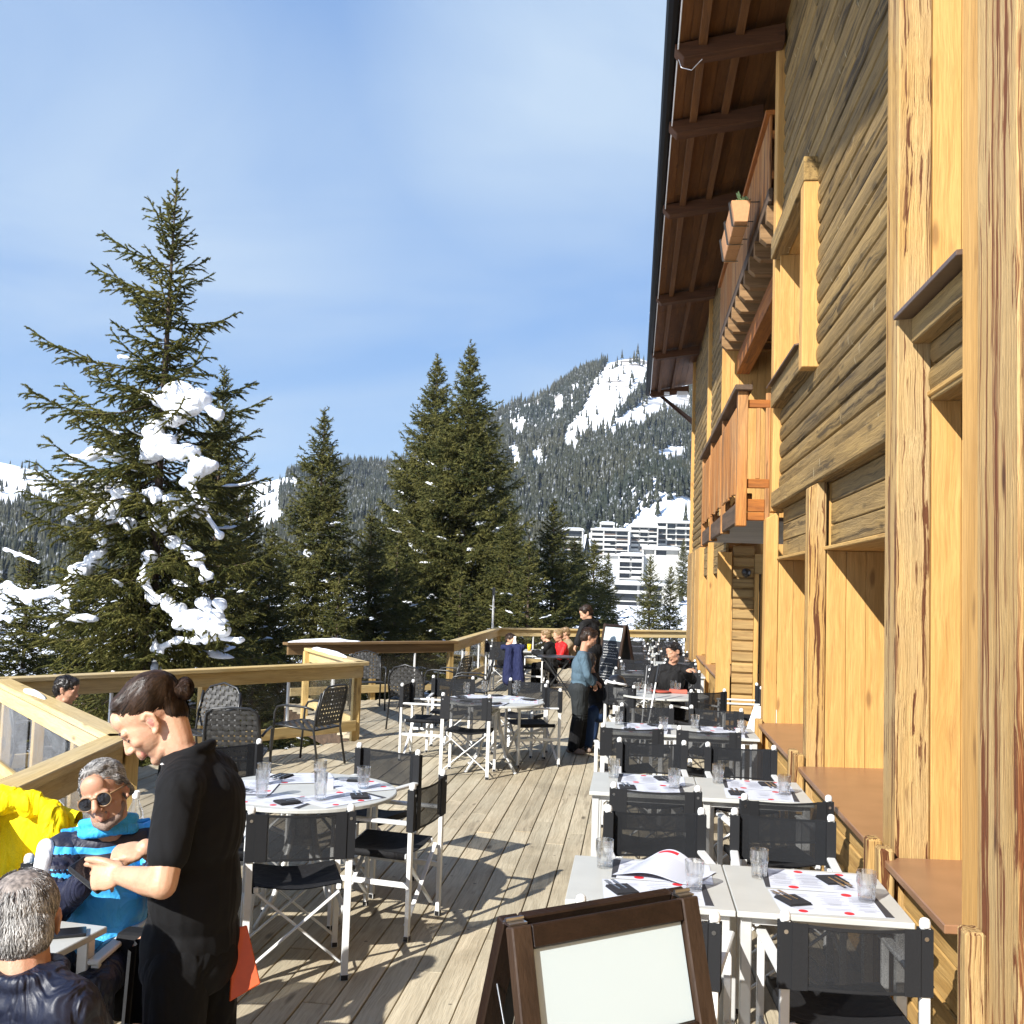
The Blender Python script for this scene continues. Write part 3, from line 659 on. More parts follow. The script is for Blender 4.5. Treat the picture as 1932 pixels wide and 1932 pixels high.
# ------------------------------------------------------------------ soft sculpting
from mathutils.kdtree import KDTree
WORK = bpy.data.scenes.new('work')
def fold(p):
    a = noise.noise(Vector((p.x, p.y, p.z*.3))); b_ = noise.noise(Vector((p.x*2.1+7, p.y*2.1, p.z*.6)))
    return a + .45*(1-2.2*abs(b_))          # soft bulges plus sharper creases
class SC:
    """soft sculpt: closed shapes that are fused by a voxel remesh into one continuous skin"""
    def __init__(s): s.mb = MB(); s.tag = []
    def _mark(s, mi): s.tag += [mi]*(len(s.mb.v)-len(s.tag)); return s
    def chain(s, pts, rs, mi=0, n=14):
        pts = [Vector(p) for p in pts]; P_ = []; R_ = []
        d0 = (pts[0]-pts[1]).normalized(); d1 = (pts[-1]-pts[-2]).normalized()
        for q in (1.0, .92, .7, .38): P_.append(pts[0]+d0*rs[0]*q*.999); R_.append(rs[0]*math.sqrt(max(0.0004, 1-q*q)))
        for i in range(len(pts)-1):
            k = max(2, int((pts[i+1]-pts[i]).length/.03))
            for j in range(k): t_ = j/k; P_.append(pts[i].lerp(pts[i+1], t_)); R_.append(rs[i]+(rs[i+1]-rs[i])*t_)
        P_.append(pts[-1]); R_.append(rs[-1])
        for q in (.38, .7, .92, 1.0): P_.append(pts[-1]+d1*rs[-1]*q*.999); R_.append(rs[-1]*math.sqrt(max(0.0004, 1-q*q)))
        s.mb.tube(P_, R_, n); return s._mark(mi)
    def ell(s, c, r, ax=None, mi=0, nu=22, nv=14):
        c = Vector(c); ax = ax or Matrix.Identity(3); vs = []; fs = []
        for i in range(1, nv):
            a = math.pi*i/nv
            for j in range(nu):
                b_ = 2*math.pi*j/nu; vs.append(c + ax @ Vector((r[0]*math.sin(a)*math.cos(b_), r[1]*math.sin(a)*math.sin(b_), r[2]*math.cos(a))))
        vs += [c + ax @ Vector((0, 0, r[2])), c - ax @ Vector((0, 0, r[2]))]; t_ = len(vs)-2; b0 = len(vs)-1
        for i in range(nv-2):
            for j in range(nu): fs.append((i*nu+j, i*nu+(j+1) % nu, (i+1)*nu+(j+1) % nu, (i+1)*nu+j))
        for j in range(nu): fs.append((t_, (j+1) % nu, j)); fs.append((b0, (nv-2)*nu+j, (nv-2)*nu+(j+1) % nu))
        s.mb.add(vs, fs); return s._mark(mi)
    def done(s, name, mats, parent, voxel=.008, smooth=3, wob=0, wscale=6):
        me = s.mb.mesh('tmp', []); o = bpy.data.objects.new('tmp', me); WORK.collection.objects.link(o)
        md = o.modifiers.new('r', 'REMESH'); md.mode = 'VOXEL'; md.voxel_size = voxel
        if smooth: ms = o.modifiers.new('s', 'SMOOTH'); ms.factor = .5; ms.iterations = smooth
        WORK.view_layers[0].update(); dg = WORK.view_layers[0].depsgraph; ev = o.evaluated_get(dg)
        out = bpy.data.meshes.new_from_object(ev); out.name = name
        bpy.data.objects.remove(o); bpy.data.meshes.remove(me)
        if wob:
            n_ = len(out.vertices); co = np.empty(n_*3); out.vertices.foreach_get('co', co); no_ = np.empty(n_*3); out.vertices.foreach_get('normal', no_); co = co.reshape(-1, 3); no_ = no_.reshape(-1, 3)
            q = np.array([fold(Vector(p)*wscale) for p in co])*wob
            out.vertices.foreach_set('co', (co+no_*q[:, None]).ravel())
        mats = mats if isinstance(mats, (list, tuple)) else [mats]
        out.materials.clear()
        for m in mats: out.materials.append(m)
        if len(mats) > 1:
            kd = KDTree(len(s.mb.v))
            for i, v in enumerate(s.mb.v): kd.insert(v, i)
            kd.balance()
            mi = [min(s.tag[kd.find(p.center)[1]], len(mats)-1) for p in out.polygons]
            out.polygons.foreach_set('material_index', mi)
        out.polygons.foreach_set('use_smooth', [True]*len(out.polygons))
        b0 = parent.get('_base')
        if b0 is not None: out.transform(Matrix.Translation(-Vector(b0)))
        out.update(); o = link(name, out, parent)
        if b0 is not None: o['_base'] = list(b0)
        return o

# ------------------------------------------------------------------ terrain: snow ground, valley and mountain in one sheet
TX = [(-1.6,.12),(-1.0,.12),(-.75,.105),(-.68,.092),(-.62,.088),(-.55,.072),(-.46,.074),(-.37,.094),(-.33,.100),(-.28,.104),(-.24,.112),(-.19,.140),(-.13,.170),(-.10,.176),(-.06,.208),(-.024,.230),(-.004,.236),(.02,.228),(.06,.215),(.12,.20),(.2,.21),(.4,.2),(1.5,.15)]
TA = np.array([a for a, _ in TX]); TB = np.array([b_ for _, b_ in TX])
NOISE2 = [(rng.uniform(-1, 1, 2), rng.uniform(0, 6.28)) for _ in range(26)]
def fnoise(x, y, wl, lo=0, hi=26):
    s = np.zeros_like(x)
    for i, (k_, ph) in enumerate(NOISE2[lo:hi]):
        f = 2*np.pi/(wl*(.35+1.2*i/26)); d = k_/np.linalg.norm(k_); s = s + np.sin((x*d[0]+y*d[1])*f + ph + 1.7*np.sin((x*d[1]-y*d[0])*f*.6))*(.3+.7*i/26)
    return s/7.0
def sstep(a, b_, v): t = np.clip((v-a)/(b_-a), 0, 1); return t*t*(3-2*t)
def ground(x, y):
    x = np.asarray(x, float); y = np.asarray(y, float)
    d = np.hypot(x, y); t = x/np.maximum(y, 40.)
    E = np.interp(t, TA, TB); RR = 1300 + 250*sstep(-.3, -.6, t)
    # near slope falls away from the terrace, then a shallow valley
    near = -2.6 - 5.5*sstep(14, 60, d) + .35*fnoise(x, y, 16)
    near = near + 4.2*sstep(40, 260, d)
    foot = 470 + 60*np.sin(t*9)
    u = np.clip((d-foot)/(RR-foot), 0, 1)
    rise = (E*RR + 6)*(.80*u + .20*u**2.2)
    beyond = np.where(d > RR, -(d-RR)*.35, 0)
    # snowy hump behind the apartment blocks
    hump = 34*np.exp(-(((x-18)/34)**2) - (((d-640)/70)**2))
    return near + rise + beyond + hump*1 + np.where(d > foot, (10+18*u)*fnoise(x, y, 210)*np.minimum(u*4, 1)*(1-.75*sstep(.9, 1, u)), 0)
nr, na = 220, 190
rr = np.concatenate([np.linspace(2, 60, 50), np.geomspace(62, 3200, nr-50)])
aa = np.concatenate([np.linspace(-math.pi, -1.05, 24)[:-1], np.linspace(-1.05, .75, na-48), np.linspace(.75, math.pi, 26)[1:]]); na = len(aa)
RRg, AAg = np.meshgrid(rr, aa, indexing='ij')
X = RRg*np.sin(AAg); Y = RRg*np.cos(AAg)
Z = ground(X, np.where(Y > -1e9, Y, Y)); Z = np.where(Y < 0, np.minimum(Z, 20 + 0*Z), Z)
inside = (X > 1.0) & (Y < 30) & (Y > -30)
V = np.stack([X, Y, Z], -1).reshape(-1, 3)
idx = np.arange(nr*na).reshape(nr, na)
F = np.stack([idx[:-1, :-1], idx[:-1, 1:], idx[1:, 1:], idx[1:, :-1]], -1).reshape(-1, 4)
def _snowground():
    m, nt, b, out = new_mat('snow_ground')
    ge = nd(nt, 'ShaderNodeNewGeometry'); po = ge.outputs['Position']
    no = nd(nt, 'ShaderNodeTexNoise', {'Vector': po, 'Scale': .5, 'Detail': 9, 'Roughness': .6}).outputs[0]
    n2 = nd(nt, 'ShaderNodeTexNoise', {'Vector': nd(nt, 'ShaderNodeMapping', {'Vector': po, 'Scale': (.006, .006, .13)}).outputs[0], 'Scale': 1, 'Detail': 9, 'Roughness': .65}).outputs[0]
    sp_ = nd(nt, 'ShaderNodeSeparateXYZ', {0: po})
    hi = rng_map(nt, sp_.outputs[2], 120, 240)
    rock = math_(nt, 'MULTIPLY', rng_map(nt, n2, .53, .58), hi)
    k = mixc(nt, rock, (.86, .88, .91), (.20, .18, .16))
    nt.links.new(k, b.inputs['Base Color']); b.inputs['Roughness'].default_value = .7; b.inputs['Specular IOR Level'].default_value = .15
    bn = nd(nt, 'ShaderNodeBump', {'Height': no, 'Strength': .5, 'Distance': .5}); nt.links.new(bn.outputs[0], b.inputs['Normal'])
    return m
M['snow_ground'] = _snowground()
terr = struct(link('snow_ground', np_mesh('snow_ground', V, F, M['snow_ground'], smooth=True)))

# ------------------------------------------------------------------ spruces
def foliage(name, c_lo, c_hi, tip):
    m, nt, b, out = new_mat(name)
    ge = nd(nt, 'ShaderNodeNewGeometry'); tc = nd(nt, 'ShaderNodeTexCoord').outputs['Object']
    no = nd(nt, 'ShaderNodeTexNoise', {'Vector': tc, 'Scale': 1.6, 'Detail': 3}).outputs[0]
    k = mixc(nt, rng_map(nt, no, .35, .65), c_lo, c_hi)
    k = mixc(nt, rng_map(nt, ge.outputs['Random Per Island'], .6, 1, 0, .6), k, tip)
    nt.links.new(k, b.inputs['Base Color']); b.inputs['Roughness'].default_value = .7; b.inputs['Specular IOR Level'].default_value = .1
    return m
M['needles'] = foliage('spruce_needles', (.042, .050, .013), (.10, .094, .023), (.16, .134, .038))
M['needles_mid'] = foliage('distant_spruce_needles', (.032, .040, .012), (.098, .092, .025), (.15, .128, .038))
M['bark'] = plain('spruce_bark', (.075, .05, .033), .9, var=.3, nscale=12, bump=.6)

def unit(v): return v/np.maximum(np.linalg.norm(v, axis=-1, keepdims=True), 1e-9)
def needle_mesh(p0, p1, dens, ln, wd, rg, fwdk=.75, core=0):
    """needles round many twig segments p0->p1 (arrays), as single triangles"""
    L = np.linalg.norm(p1-p0, axis=1); cnt = np.maximum(2, (L*dens).astype(int)); idx = np.repeat(np.arange(len(L)), cnt)
    n = len(idx); t = rg.random(n); ax = unit(p1-p0)[idx]
    ref = np.where(np.abs(ax[:, 2:3]) < .9, np.array([[0, 0, 1.]]), np.array([[1., 0, 0]]))
    u = unit(np.cross(ax, ref)); v = np.cross(ax, u); a = rg.random(n)*6.283
    rad = u*np.cos(a)[:, None] + v*np.sin(a)[:, None]; sd = np.cross(ax, rad)
    base = p0[idx] + (p1-p0)[idx]*t[:, None]
    taper = (1-.55*t**3)[:, None]
    tipv = base + (rad*.8 + ax*fwdk + np.array([[0, 0, -.05]]))*ln*taper*(.7+.6*rg.random((n, 1)))
    w = sd*wd*.5
    V = np.stack([base-w, base+w, tipv], 1).reshape(-1, 3); F = np.arange(3*n).reshape(-1, 3)
    if core:   # the leafy core of every twig: a slim three sided spindle
        axs = unit(p1-p0); ref = np.where(np.abs(axs[:, 2:3]) < .9, np.array([[0, 0, 1.]]), np.array([[1., 0, 0]])); u0 = unit(np.cross(axs, ref)); v0 = np.cross(axs, u0)
        rr_ = core*(.7+.6*rg.random((len(L), 1))); c3 = [p0 + (u0*math.cos(q)+v0*math.sin(q))*rr_ for q in (0, 2.094, 4.189)]; tip = p1 + axs*core
        W = np.stack(c3+[tip], 1).reshape(-1, 3); k4 = np.arange(len(L))[:, None]*4 + len(V)
        G = np.concatenate([k4+np.array([[0, 1, 3]]), k4+np.array([[1, 2, 3]]), k4+np.array([[2, 0, 3]])]); V = np.concatenate([V, W]); F = np.concatenate([F, G])
    return V, F
def spruce(H, rad_fn, seed, whorl=.42, nb=5, sec=.10, dens=150, ln=.03, wd=.007, zmin=.6, up_top=48, up_low=-14, sag=.25, asym=None, gap=.0, l2k=.5, l2max=.95, t3=.085, inner=6, core=0, extra=0, lmix=None, pw=1.4):
    rg = np.random.default_rng(seed); S0 = []; S1 = []; wood_ = MB(); pads = []
    z = zmin
    while z < H-.25:
        f = z/H; k = nb; a0 = rg.random()*6.28
        for i in range(k+(extra if not lmix else int(extra*(1.7-1.2*f)))):
            a = a0 + 6.283*i/k + rg.normal(0, .25); L = rad_fn(H-z)*(lmix(rg, f) if lmix else .66+.5*rg.random())
            if i >= k: L *= .5; a += .5
            if rg.random() < gap: L *= .5
            if asym: L *= asym(a, z)
            if L < .06: continue
            el = R(up_low + (up_top-up_low)*np.clip(f, 0, 1)**pw + rg.normal(0, 7)); zb = z + rg.normal(0, .1)
            hd = np.array([math.sin(a), math.cos(a), 0.]); n = max(4, int(L/.14)); s = np.linspace(0, 1, n+1)
            sg = sag*(1-f)**.5
            pts = np.outer(s*L*math.cos(el), hd); pts[:, 2] = zb + L*(math.sin(el)*s - sg*(s*(1-s))*1.6 + (.12*s**3)*(1 if f < .8 else .3))
            pts += np.cumsum(rg.normal(0, .012*L/2, pts.shape), 0)*.5
            wood_.tube([Vector(p) for p in pts], [max(.003, .012*(1-.85*q)*(.4+L/2)) for q in s], 4)
            a_ = max(1, n//inner); S0.append(pts[:-1][a_:]); S1.append(pts[1:][a_:])
            side = np.cross(hd, [0, 0, 1.]); pads.append((pts, L))
            q = .08 + rg.random()*.04; sgn = 1
            while q < .985:
                j = min(int(q*n), n-1); p = pts[j] + (pts[j+1]-pts[j])*(q*n-j); ax = unit(pts[j+1]-pts[j])
                l2 = min(L*(l2k*(1-q)**.75*min(1, q*3.5+.15)+.05)*(.6+.7*rg.random()), l2max)
                d2 = unit(ax*(.75+.35*rg.random()) + side*sgn*(.7+.35*rg.random()) + np.array([0, 0, rg.normal(-.22, .25)]))
                m = 3 if l2 > .25 else 2; t2 = np.linspace(0, 1, m+1); p2 = p + np.outer(t2*l2, d2); p2[:, 2] -= (.30*l2)*(t2**2)*(1-f)
                S0.append(p2[:-1]); S1.append(p2[1:])
                if l2 > t3*1.6:
                    nt_ = int(l2/t3)
                    sd0 = np.cross(d2, [0, 0, 1.]); tt = (np.arange(nt_)+.6)/nt_
                    l3 = (l2*.42*(1-.7*tt)*(.6+.7*rg.random(nt_))+t3*.4)[:, None]; sg3 = np.where(np.arange(nt_) % 2, 1, -1)[:, None]
                    d3 = unit(d2*.8 + sd0*.75*sg3 + np.stack([np.zeros(nt_), np.zeros(nt_), rg.normal(-.40, .28, nt_)], 1)); pb = p + d2*(l2*tt)[:, None]; pb[:, 2] -= .30*l2*tt**2*(1-f)
                    S0.append(pb); S1.append(pb+d3*l3)
                sgn = -sgn; q += sec/L*(.7+.6*rg.random())
        z += whorl*(.6+.55*(1-f))*(.75+.5*rg.random())
    top = np.array([[0, 0, H-.75], [.02, 0, H-.35], [0, 0, H]]); S0.append(top[:-1]); S1.append(top[1:])
    p0 = np.concatenate(S0); p1 = np.concatenate(S1)
    V, F = needle_mesh(p0, p1, dens, ln, wd, rg, core=core)
    wood_.tube([(0, 0, -.6), (.01, 0, H*.3), (-.01, 0, H*.7), (0, 0, H)], [H*.0115, H*.0085, H*.004, .004], 9)
    return V, F, wood_, pads
def make_tree(nm, label, loc, data, group=None, mat='needles_mid', rz=0, sc_=1):
    V, F, wd_, pads = data
    t = thing(nm, label, 'tree', loc, rz, group); t.scale = (sc_, sc_, sc_)
    link('crown', np_mesh('crown', V, F, M[mat]), t)
    o = wd_.build('trunk', M['bark'], None, recalc=False, smooth=True); o.parent = t
    return t
def snow_on(pads, seed, lo, hi, frac, wk=.16, hk=.07, lk=.2):
    """pillows of snow lying along the upper side of some branches"""
    rg = np.random.default_rng(seed); mb = MB()
    for pts, L in pads:
        if not (lo < pts[0][2] < hi) or rg.random() > frac: continue
        n = len(pts); a = int(n*rg.uniform(.25, .6)); b_ = min(n-1, a+max(2, int(n*rg.uniform(.2, .4))))
        seg = pts[a:b_+1]
        if len(seg) < 3: continue
        wv = unit(np.cross(seg[-1]-seg[0], [0, 0, 1.])); W = L*wk*rg.uniform(.5, 1.1); Hh = L*hk*rg.uniform(.6, 1.3); ph = rg.random()*9
        def fn(u, v):
            i = min(int(u*(len(seg)-1)), len(seg)-2); p = seg[i]+(seg[i+1]-seg[i])*(u*(len(seg)-1)-i)
            e = max(0.02, math.sin(math.pi*u))**.6*(.75+.5*noise.noise(Vector((u*4, ph, 0)))); an = 2*math.pi*v
            return tuple(p + wv*(math.cos(an)*W*e) + np.array([0, 0, .02+(max(-.25, math.sin(an))*Hh*e*(1+.4*noise.noise(Vector((u*5, v*4, ph)))))]))
        mb.grid(fn, 8, 8)
    return mb
# the big snowy spruce
def rad_big(dz): return 2.65*(1-math.exp(-(dz/2.7)**1.25)) + .03*dz
BT = aty(290, 1085, 16.4); bx = BT.x; GB = -2.9; HB = aty(315, 322, 16.4).z-GB
big = spruce(HB, rad_big, 12, whorl=.30, nb=5, pw=2.2, sec=.085, dens=360, ln=.036, wd=.0115, zmin=.7, up_top=46, up_low=-24, sag=.40, gap=.0, l2max=.55, l2k=.44, t3=.115, core=.019, extra=7, lmix=lambda g_, f: .34+.72*g_.random()**2.6 if f > .55 else .42+.62*g_.random()**1.5,
             asym=lambda a, z: 1.0 + .16*max(0, -math.sin(a))*(1 if z > 4 else .3) - .16*max(0, math.sin(a))*(z > 5.5) - .06*max(0, math.sin(a)))
tbig = make_tree('snowy_spruce', 'tallest nearest spruce, heavy clumps of snow hanging on its lower right side', (bx, 16.4, GB), big, mat='needles')
# mid distance spruces
def rad_a(dz): return .10 + 3.3*(1-math.exp(-(dz/7.2)**1.05))
def rad_b(dz): return .08 + 2.5*(1-math.exp(-(dz/6.0)**1.0))
protoA = spruce(17, rad_a, 21, whorl=.34, nb=8, sec=.10, dens=40, ln=.11, wd=.036, zmin=.8, up_top=42, up_low=-14, sag=.30, gap=.08, t3=.16, l2max=1.1, core=.016, extra=2)
protoB = spruce(13, rad_b, 33, whorl=.33, nb=8, sec=.10, dens=40, ln=.10, wd=.034, zmin=.6, up_top=40, up_low=-18, sag=.32, gap=.16, t3=.15, core=.016, extra=2)
protoC = spruce(11, lambda dz: .06+1.9*(1-math.exp(-(dz/5.0)**1.0)), 47, whorl=.31, nb=7, sec=.10, dens=40, ln=.10, wd=.034, zmin=.5, up_top=44, up_low=-12, sag=.25, gap=.1, t3=.15, core=.016, extra=2)
PR = {}
for nm, dat, hh in (('A', protoA, 17), ('B', protoB, 13), ('C', protoC, 11)):
    V, F, wd_, pads = dat
    PR[nm] = (np_mesh('crown', V, F, M['needles_mid']), wd_.mesh('trunk', M['bark'], recalc=False, smooth=True), snow_on(pads, 3, 1.0, hh*.72, .34).mesh('snow', M['snow'], smooth=True), hh)
def put_tree(label, px, py_top, y, proto, zbase, rz=0, wide=1.0, snow=True, group='spruces beyond the terrace', nm='spruce'):
    p = aty(px, py_top, y); h = p.z - zbase; cr, tr, sn, hh = PR[proto]; s = h/hh
    t = thing(nm, label, 'tree', (p.x, p.y, zbase), rz, group); t.scale = (s*wide, s*wide, s)
    link('crown', cr, t); link('trunk', tr, t)
    if snow: link('snow', sn, t)['kind'] = 'stuff'
    return t
TREES = [
 ('slim spruce rising just right of the big snowy spruce', 424, 690, 22.5, 'B', -4, 0.4, .85),
 ('pointed spruce standing alone between the big spruce and the tall pair', 613, 768, 30, 'B', -5, 1.9, 1.05),
 ('left one of the tall pair of spruces, slightly shorter tip', 826, 672, 41, 'A', -6.5, .2, 1.0),
 ('right one of the tall pair of spruces, the higher tip in the middle', 889, 648, 39, 'A', -6.5, 2.6, 1.05),
 ('olive spruce to the right of the tall pair', 1046, 940, 42, 'B', -6.2, 4.0, 1.25),
 ('spruce in front of the apartment blocks, behind the standing person in black', 1122, 1018, 50, 'B', -6, 5.0, 1.5),
 ('olive spruce hiding the left end of the apartment blocks', 1085, 1012, 47, 'B', -6, 2.9, 1.5),
 ('spruce standing in front of the white rounded apartment block', 1228, 1043, 62, 'C', -5.5, 1.0, 1.1),
 ('shorter spruce close to the far corner post of the chalet', 1266, 1063, 64, 'C', -5.5, 2.2, .95),
 ('low bushy spruce between the slim spruce and the lone pointed spruce', 515, 985, 26, 'C', -4.6, .7, 1.2),
 ('spruce partly hidden right beside the lone pointed spruce', 702, 960, 33, 'B', -5.4, 3.3, 1.25),
 ('snow dusted spruce filling the gap left of the tall pair', 752, 1000, 35, 'C', -5.6, 5.1, 1.4),
 ('dense spruce at the right foot of the tall pair', 965, 960, 36, 'B', -5.6, .9, 1.25),
 ('dark spruce right behind the far end of the shaded railing', 1000, 1010, 33, 'C', -5.4, 2.0, 1.3),
 ('low spruce just behind the dark shaded railing', 640, 1085, 24, 'C', -4.5, 2.8, 1.3),
 ('low wide spruce behind the lounge corner', 870, 1070, 29, 'C', -5, 4.4, 1.5),
 ('spruce half hidden behind the lower left of the big snowy spruce', 60, 1010, 24, 'C', -4.5, .1, 1.3),
 ('bushy spruce behind the right flank of the big snowy spruce', 470, 900, 24.5, 'B', -4.5, 3.9, 1.1),
 ('dark spruce behind the lower left boughs of the big snowy spruce', 160, 985, 31, 'B', -5, 1.2, 1.2),
 ('spruce just left of the slim spruce, low behind the snow clumps', 262, 1010, 29, 'C', -5, 2.2, 1.4),
 ('distant young spruce at the far left edge of the photo', -110, 965, 34, 'B', -5, .6, 1.2),
 ('young spruce at the left edge of the photo below the snowfields', -40, 1000, 22, 'C', -4.2, 5.6, 1.3),
 ('low bushy spruce below the terrace, seen through the glass of the left railing', -120, 1250, 13.5, 'C', -4.0, 2.2, 1.9),
 ('low bushy spruce below the terrace, seen through the glass behind the sunlit armchair', 480, 1235, 17.5, 'C', -4.2, 0.8, 1.8),
 ('small spruce beside the upper apartment block with open balconies', 1148, 1040, 150, 'C', -4, 3, 1.1),
 ('little spruce by the right hand end of the apartment blocks', 1290, 1015, 240, 'C', 1.0, 2, 1.1),
 ('small spruce against the left end wall of the apartment blocks', 1095, 1015, 210, 'B', -3, 1, 1.1),
]
for T in TREES: put_tree(*T)

# ------------------------------------------------------------------ far wood on the mountain
def poly_has(poly, x, y):
    c = np.zeros(x.shape, bool); n = len(poly)
    for i in range(n):
        (x0, y0), (x1, y1) = poly[i], poly[(i+1) % n]
        cond = ((y0 > y) != (y1 > y)) & (x < (x1-x0)*(y-y0)/((y1-y0) or 1e-9)+x0); c ^= cond
    return c
def te(px, py): v = _ray(px, py); return (v.x/v.y, v.z/v.y)
CLEAR = [[(1170,995),(1300,995),(1300,1160),(1170,1160)],[(955,790),(985,780),(1000,800),(975,830)],[(1000,850),(1020,842),(1030,870),(1010,880)],[(960,835),(972,830),(985,880),(970,885)],[(1040,745),(1060,738),(1066,762),(1048,775)],[(1240,850),(1262,835),(1300,838),(1290,858),(1250,866)],[(1150,672),(1200,655),(1240,640),(1240,700),(1195,740),(1150,800),(1110,812),(1075,850),(1062,840),(1068,805),(1100,765),(1120,720)],
         [(1165,782),(1250,730),(1300,720),(1300,760),(1230,790),(1160,818),(1140,825)],
         [(1120,1020),(1160,1000),(1188,975),(1208,955),(1230,942),(1250,934),(1275,930),(1330,922),(1330,1080),(1150,1080)],
         [(1060,1000),(1190,990),(1190,1160),(1060,1160)],
         [(-400,600),(150,800),(300,820),(300,950),(-400,945)], [(485,895),(560,895),(565,925),(490,915)], [(470,930),(520,925),(540,985),(465,1000)]]
CLEAR = [[te(*p) for p in q] for q in CLEAR]
def far_forest():
    rg = np.random.default_rng(9); N = 120000
    t = rg.uniform(-.80, .30, N); d = 470 + (1560-470)*rg.random(N)**.75
    y = d/np.sqrt(1+t*t); x = t*y; z = ground(x, y); e = (z+4-EYE)/y
    keep = np.ones(N, bool)
    for q in CLEAR: keep &= ~(poly_has(q, t, e) & (rg.random(N) > .03))
    RRv = 1300 + 250*sstep(-.3, -.6, t); keep &= d < RRv+8
    dens = .42 + .9*fnoise(x, y, 130); dens = np.where(t > -.36, dens+.42, dens-.05); keep &= rg.random(N) < dens
    x, y, z, d = x[keep], y[keep], z[keep], d[keep]; n = len(x)
    h = rg.uniform(9, 17, n)*np.clip(.65+.5*rg.random(n), .6, 1.2); r = h*rg.uniform(.15, .21, n)
    # unit tree: three ragged skirts
    K = 7; uv = []; uf = []
    for (z0, z1, rr_) in ((.08, .50, 1.0), (.30, .75, .72), (.55, 1.0, .45)):
        b0 = len(uv)
        for j in range(K): uv.append((j/K*6.283, rr_*(1 if j % 2 else .62), z0 + (0 if j % 2 else .07)))
        uv.append((0, 0, z1)); uf += [(b0+j, b0+(j+1) % K, b0+K) for j in range(K)]
    uv = np.array(uv); uf = np.array(uf); nv = len(uv)
    rot = rg.random(n)*6.283; jit = rg.uniform(.75, 1.25, (n, nv))
    ang = uv[None, :, 0]+rot[:, None]; rad = uv[None, :, 1]*r[:, None]*jit
    V = np.stack([x[:, None]+rad*np.cos(ang), y[:, None]+rad*np.sin(ang), z[:, None]-1+uv[None, :, 2]*h[:, None]], -1).reshape(-1, 3)
    F = (uf[None]+(np.arange(n)*nv)[:, None, None]).reshape(-1, 3)
    return V, F, n
def _farmat():
    m, nt, b, out = new_mat('snow_dusted_forest')
    po = nd(nt, 'ShaderNodeNewGeometry').outputs['Position']
    n1 = nd(nt, 'ShaderNodeTexNoise', {'Vector': po, 'Scale': .30, 'Detail': 4, 'Roughness': .7}).outputs[0]
    n2 = nd(nt, 'ShaderNodeTexNoise', {'Vector': po, 'Scale': .012, 'Detail': 3}).outputs[0]
    n3 = nd(nt, 'ShaderNodeTexNoise', {'Vector': po, 'Scale': .02, 'Detail': 2}).outputs['Color']
    k = mixc(nt, rng_map(nt, n2, .35, .65), (.024, .030, .021), (.046, .046, .028))
    k = mixc(nt, rng_map(nt, n1, .56, .70, 0, .62), k, (.46, .48, .53))
    nt.links.new(k, b.inputs['Base Color']); b.inputs['Roughness'].default_value = .8; b.inputs['Specular IOR Level'].default_value = .1
    return m
M['far_forest'] = _farmat()
V, F, nfar = far_forest(); print('far trees', nfar, 'big', len(big[1]), 'A', len(protoA[1]), 'B', len(protoB[1]), 'C', len(protoC[1]))
ff = link('forest', np_mesh('forest', V, F, M['far_forest'])); tag(ff, 'dark snow dusted conifer forest covering the mountain side', 'forest', kind='stuff')

# heavy snow clumps caught on the nearest spruce (outline points in photo units, placed on the front of the crown)
SNOWQ = [[(600,905,30),(655,868,42),(720,895,40),(790,950,20)], [(575,980,26),(560,1060,34),(560,1095,30)], [(610,1085,30),(690,1085,30),(735,1140,34)], [(690,1190,20),(735,1290,18),(800,1390,12)],
 [(270,1112,16),(350,1092,26),(440,1105,20)], [(440,1235,26),(405,1300,32)], [(560,1240,24),(578,1345,28)], [(262,1325,16),(310,1305,18)], [(640,1262,26),(700,1300,24),(650,1310,22)], [(640,1420,26),(715,1475,26),(755,1540,18)],
 [(380,1400,26),(365,1460,22)], [(545,1470,22),(535,1520,16)], [(110,1615,26),(220,1595,26),(300,1520,30),(335,1480,20)], [(265,1560,20),(240,1650,16)], [(615,1650,22),(700,1695,36),(785,1720,34)], [(800,1640,18),(815,1740,16)], [(600,1620,18),(650,1660,24),(690,1700,30),(750,1720,34),(800,1740,26)], [(740,1640,20),(780,1690,28)], [(640,960,30),(690,930,32)], [(560,1020,28),(600,1050,30)], [(560,1760,10),(570,1810,16),(650,1775,13),(760,1770,14),(880,1775,9)],
 [(25,1445,9),(70,1462,11),(140,1490,7)], [(30,1570,12),(70,1600,14)], [(205,1720,12),(280,1692,14)], [(440,740,9),(490,752,10)], [(520,880,12),(560,890,10)], [(0,1690,12),(30,1700,10)], [(410,1330,20),(470,1350,22)], [(520,1560,18),(560,1620,20)]]
def snow_clumps():
    for q in SNOWQ:
        s_ = SC()
        pts = []; rs = []
        for zx, zy, r in q:
            px, py = zx/1.935, zy/1.935+289.8; p = aty(px, py, 16.4); hgt = p.z-GB; Rr = rad_big(HB-hgt)*.80; dx = p.x-bx
            yy = 16.4 - math.sqrt(max(.12, Rr*Rr-dx*dx))*.22; p = aty(px, py, yy); pts.append(p); rs.append(r/1.935*yy/1932*1.18)
        s_.chain(pts, [r*.55 for r in rs])
        for p, r in zip(pts, rs):
            s_.ell(p, (r*1.25, r*1.1, r*.80)); s_.ell(p+Vector((r*random.uniform(-.9, .9), -r*.2, -r*.55)), (r*.8, r*.8, r*.62)); s_.ell(p+Vector((r*random.uniform(-1.1, 1.1), r*.1, r*.1)), (r*.7, r*.7, r*.45))
        o = s_.done('snow_clump', M['snow'], tbig, .022, 4, wob=.026, wscale=5.0); o.data.transform(Matrix.Translation(-Vector(tbig.location)))
snow_clumps()
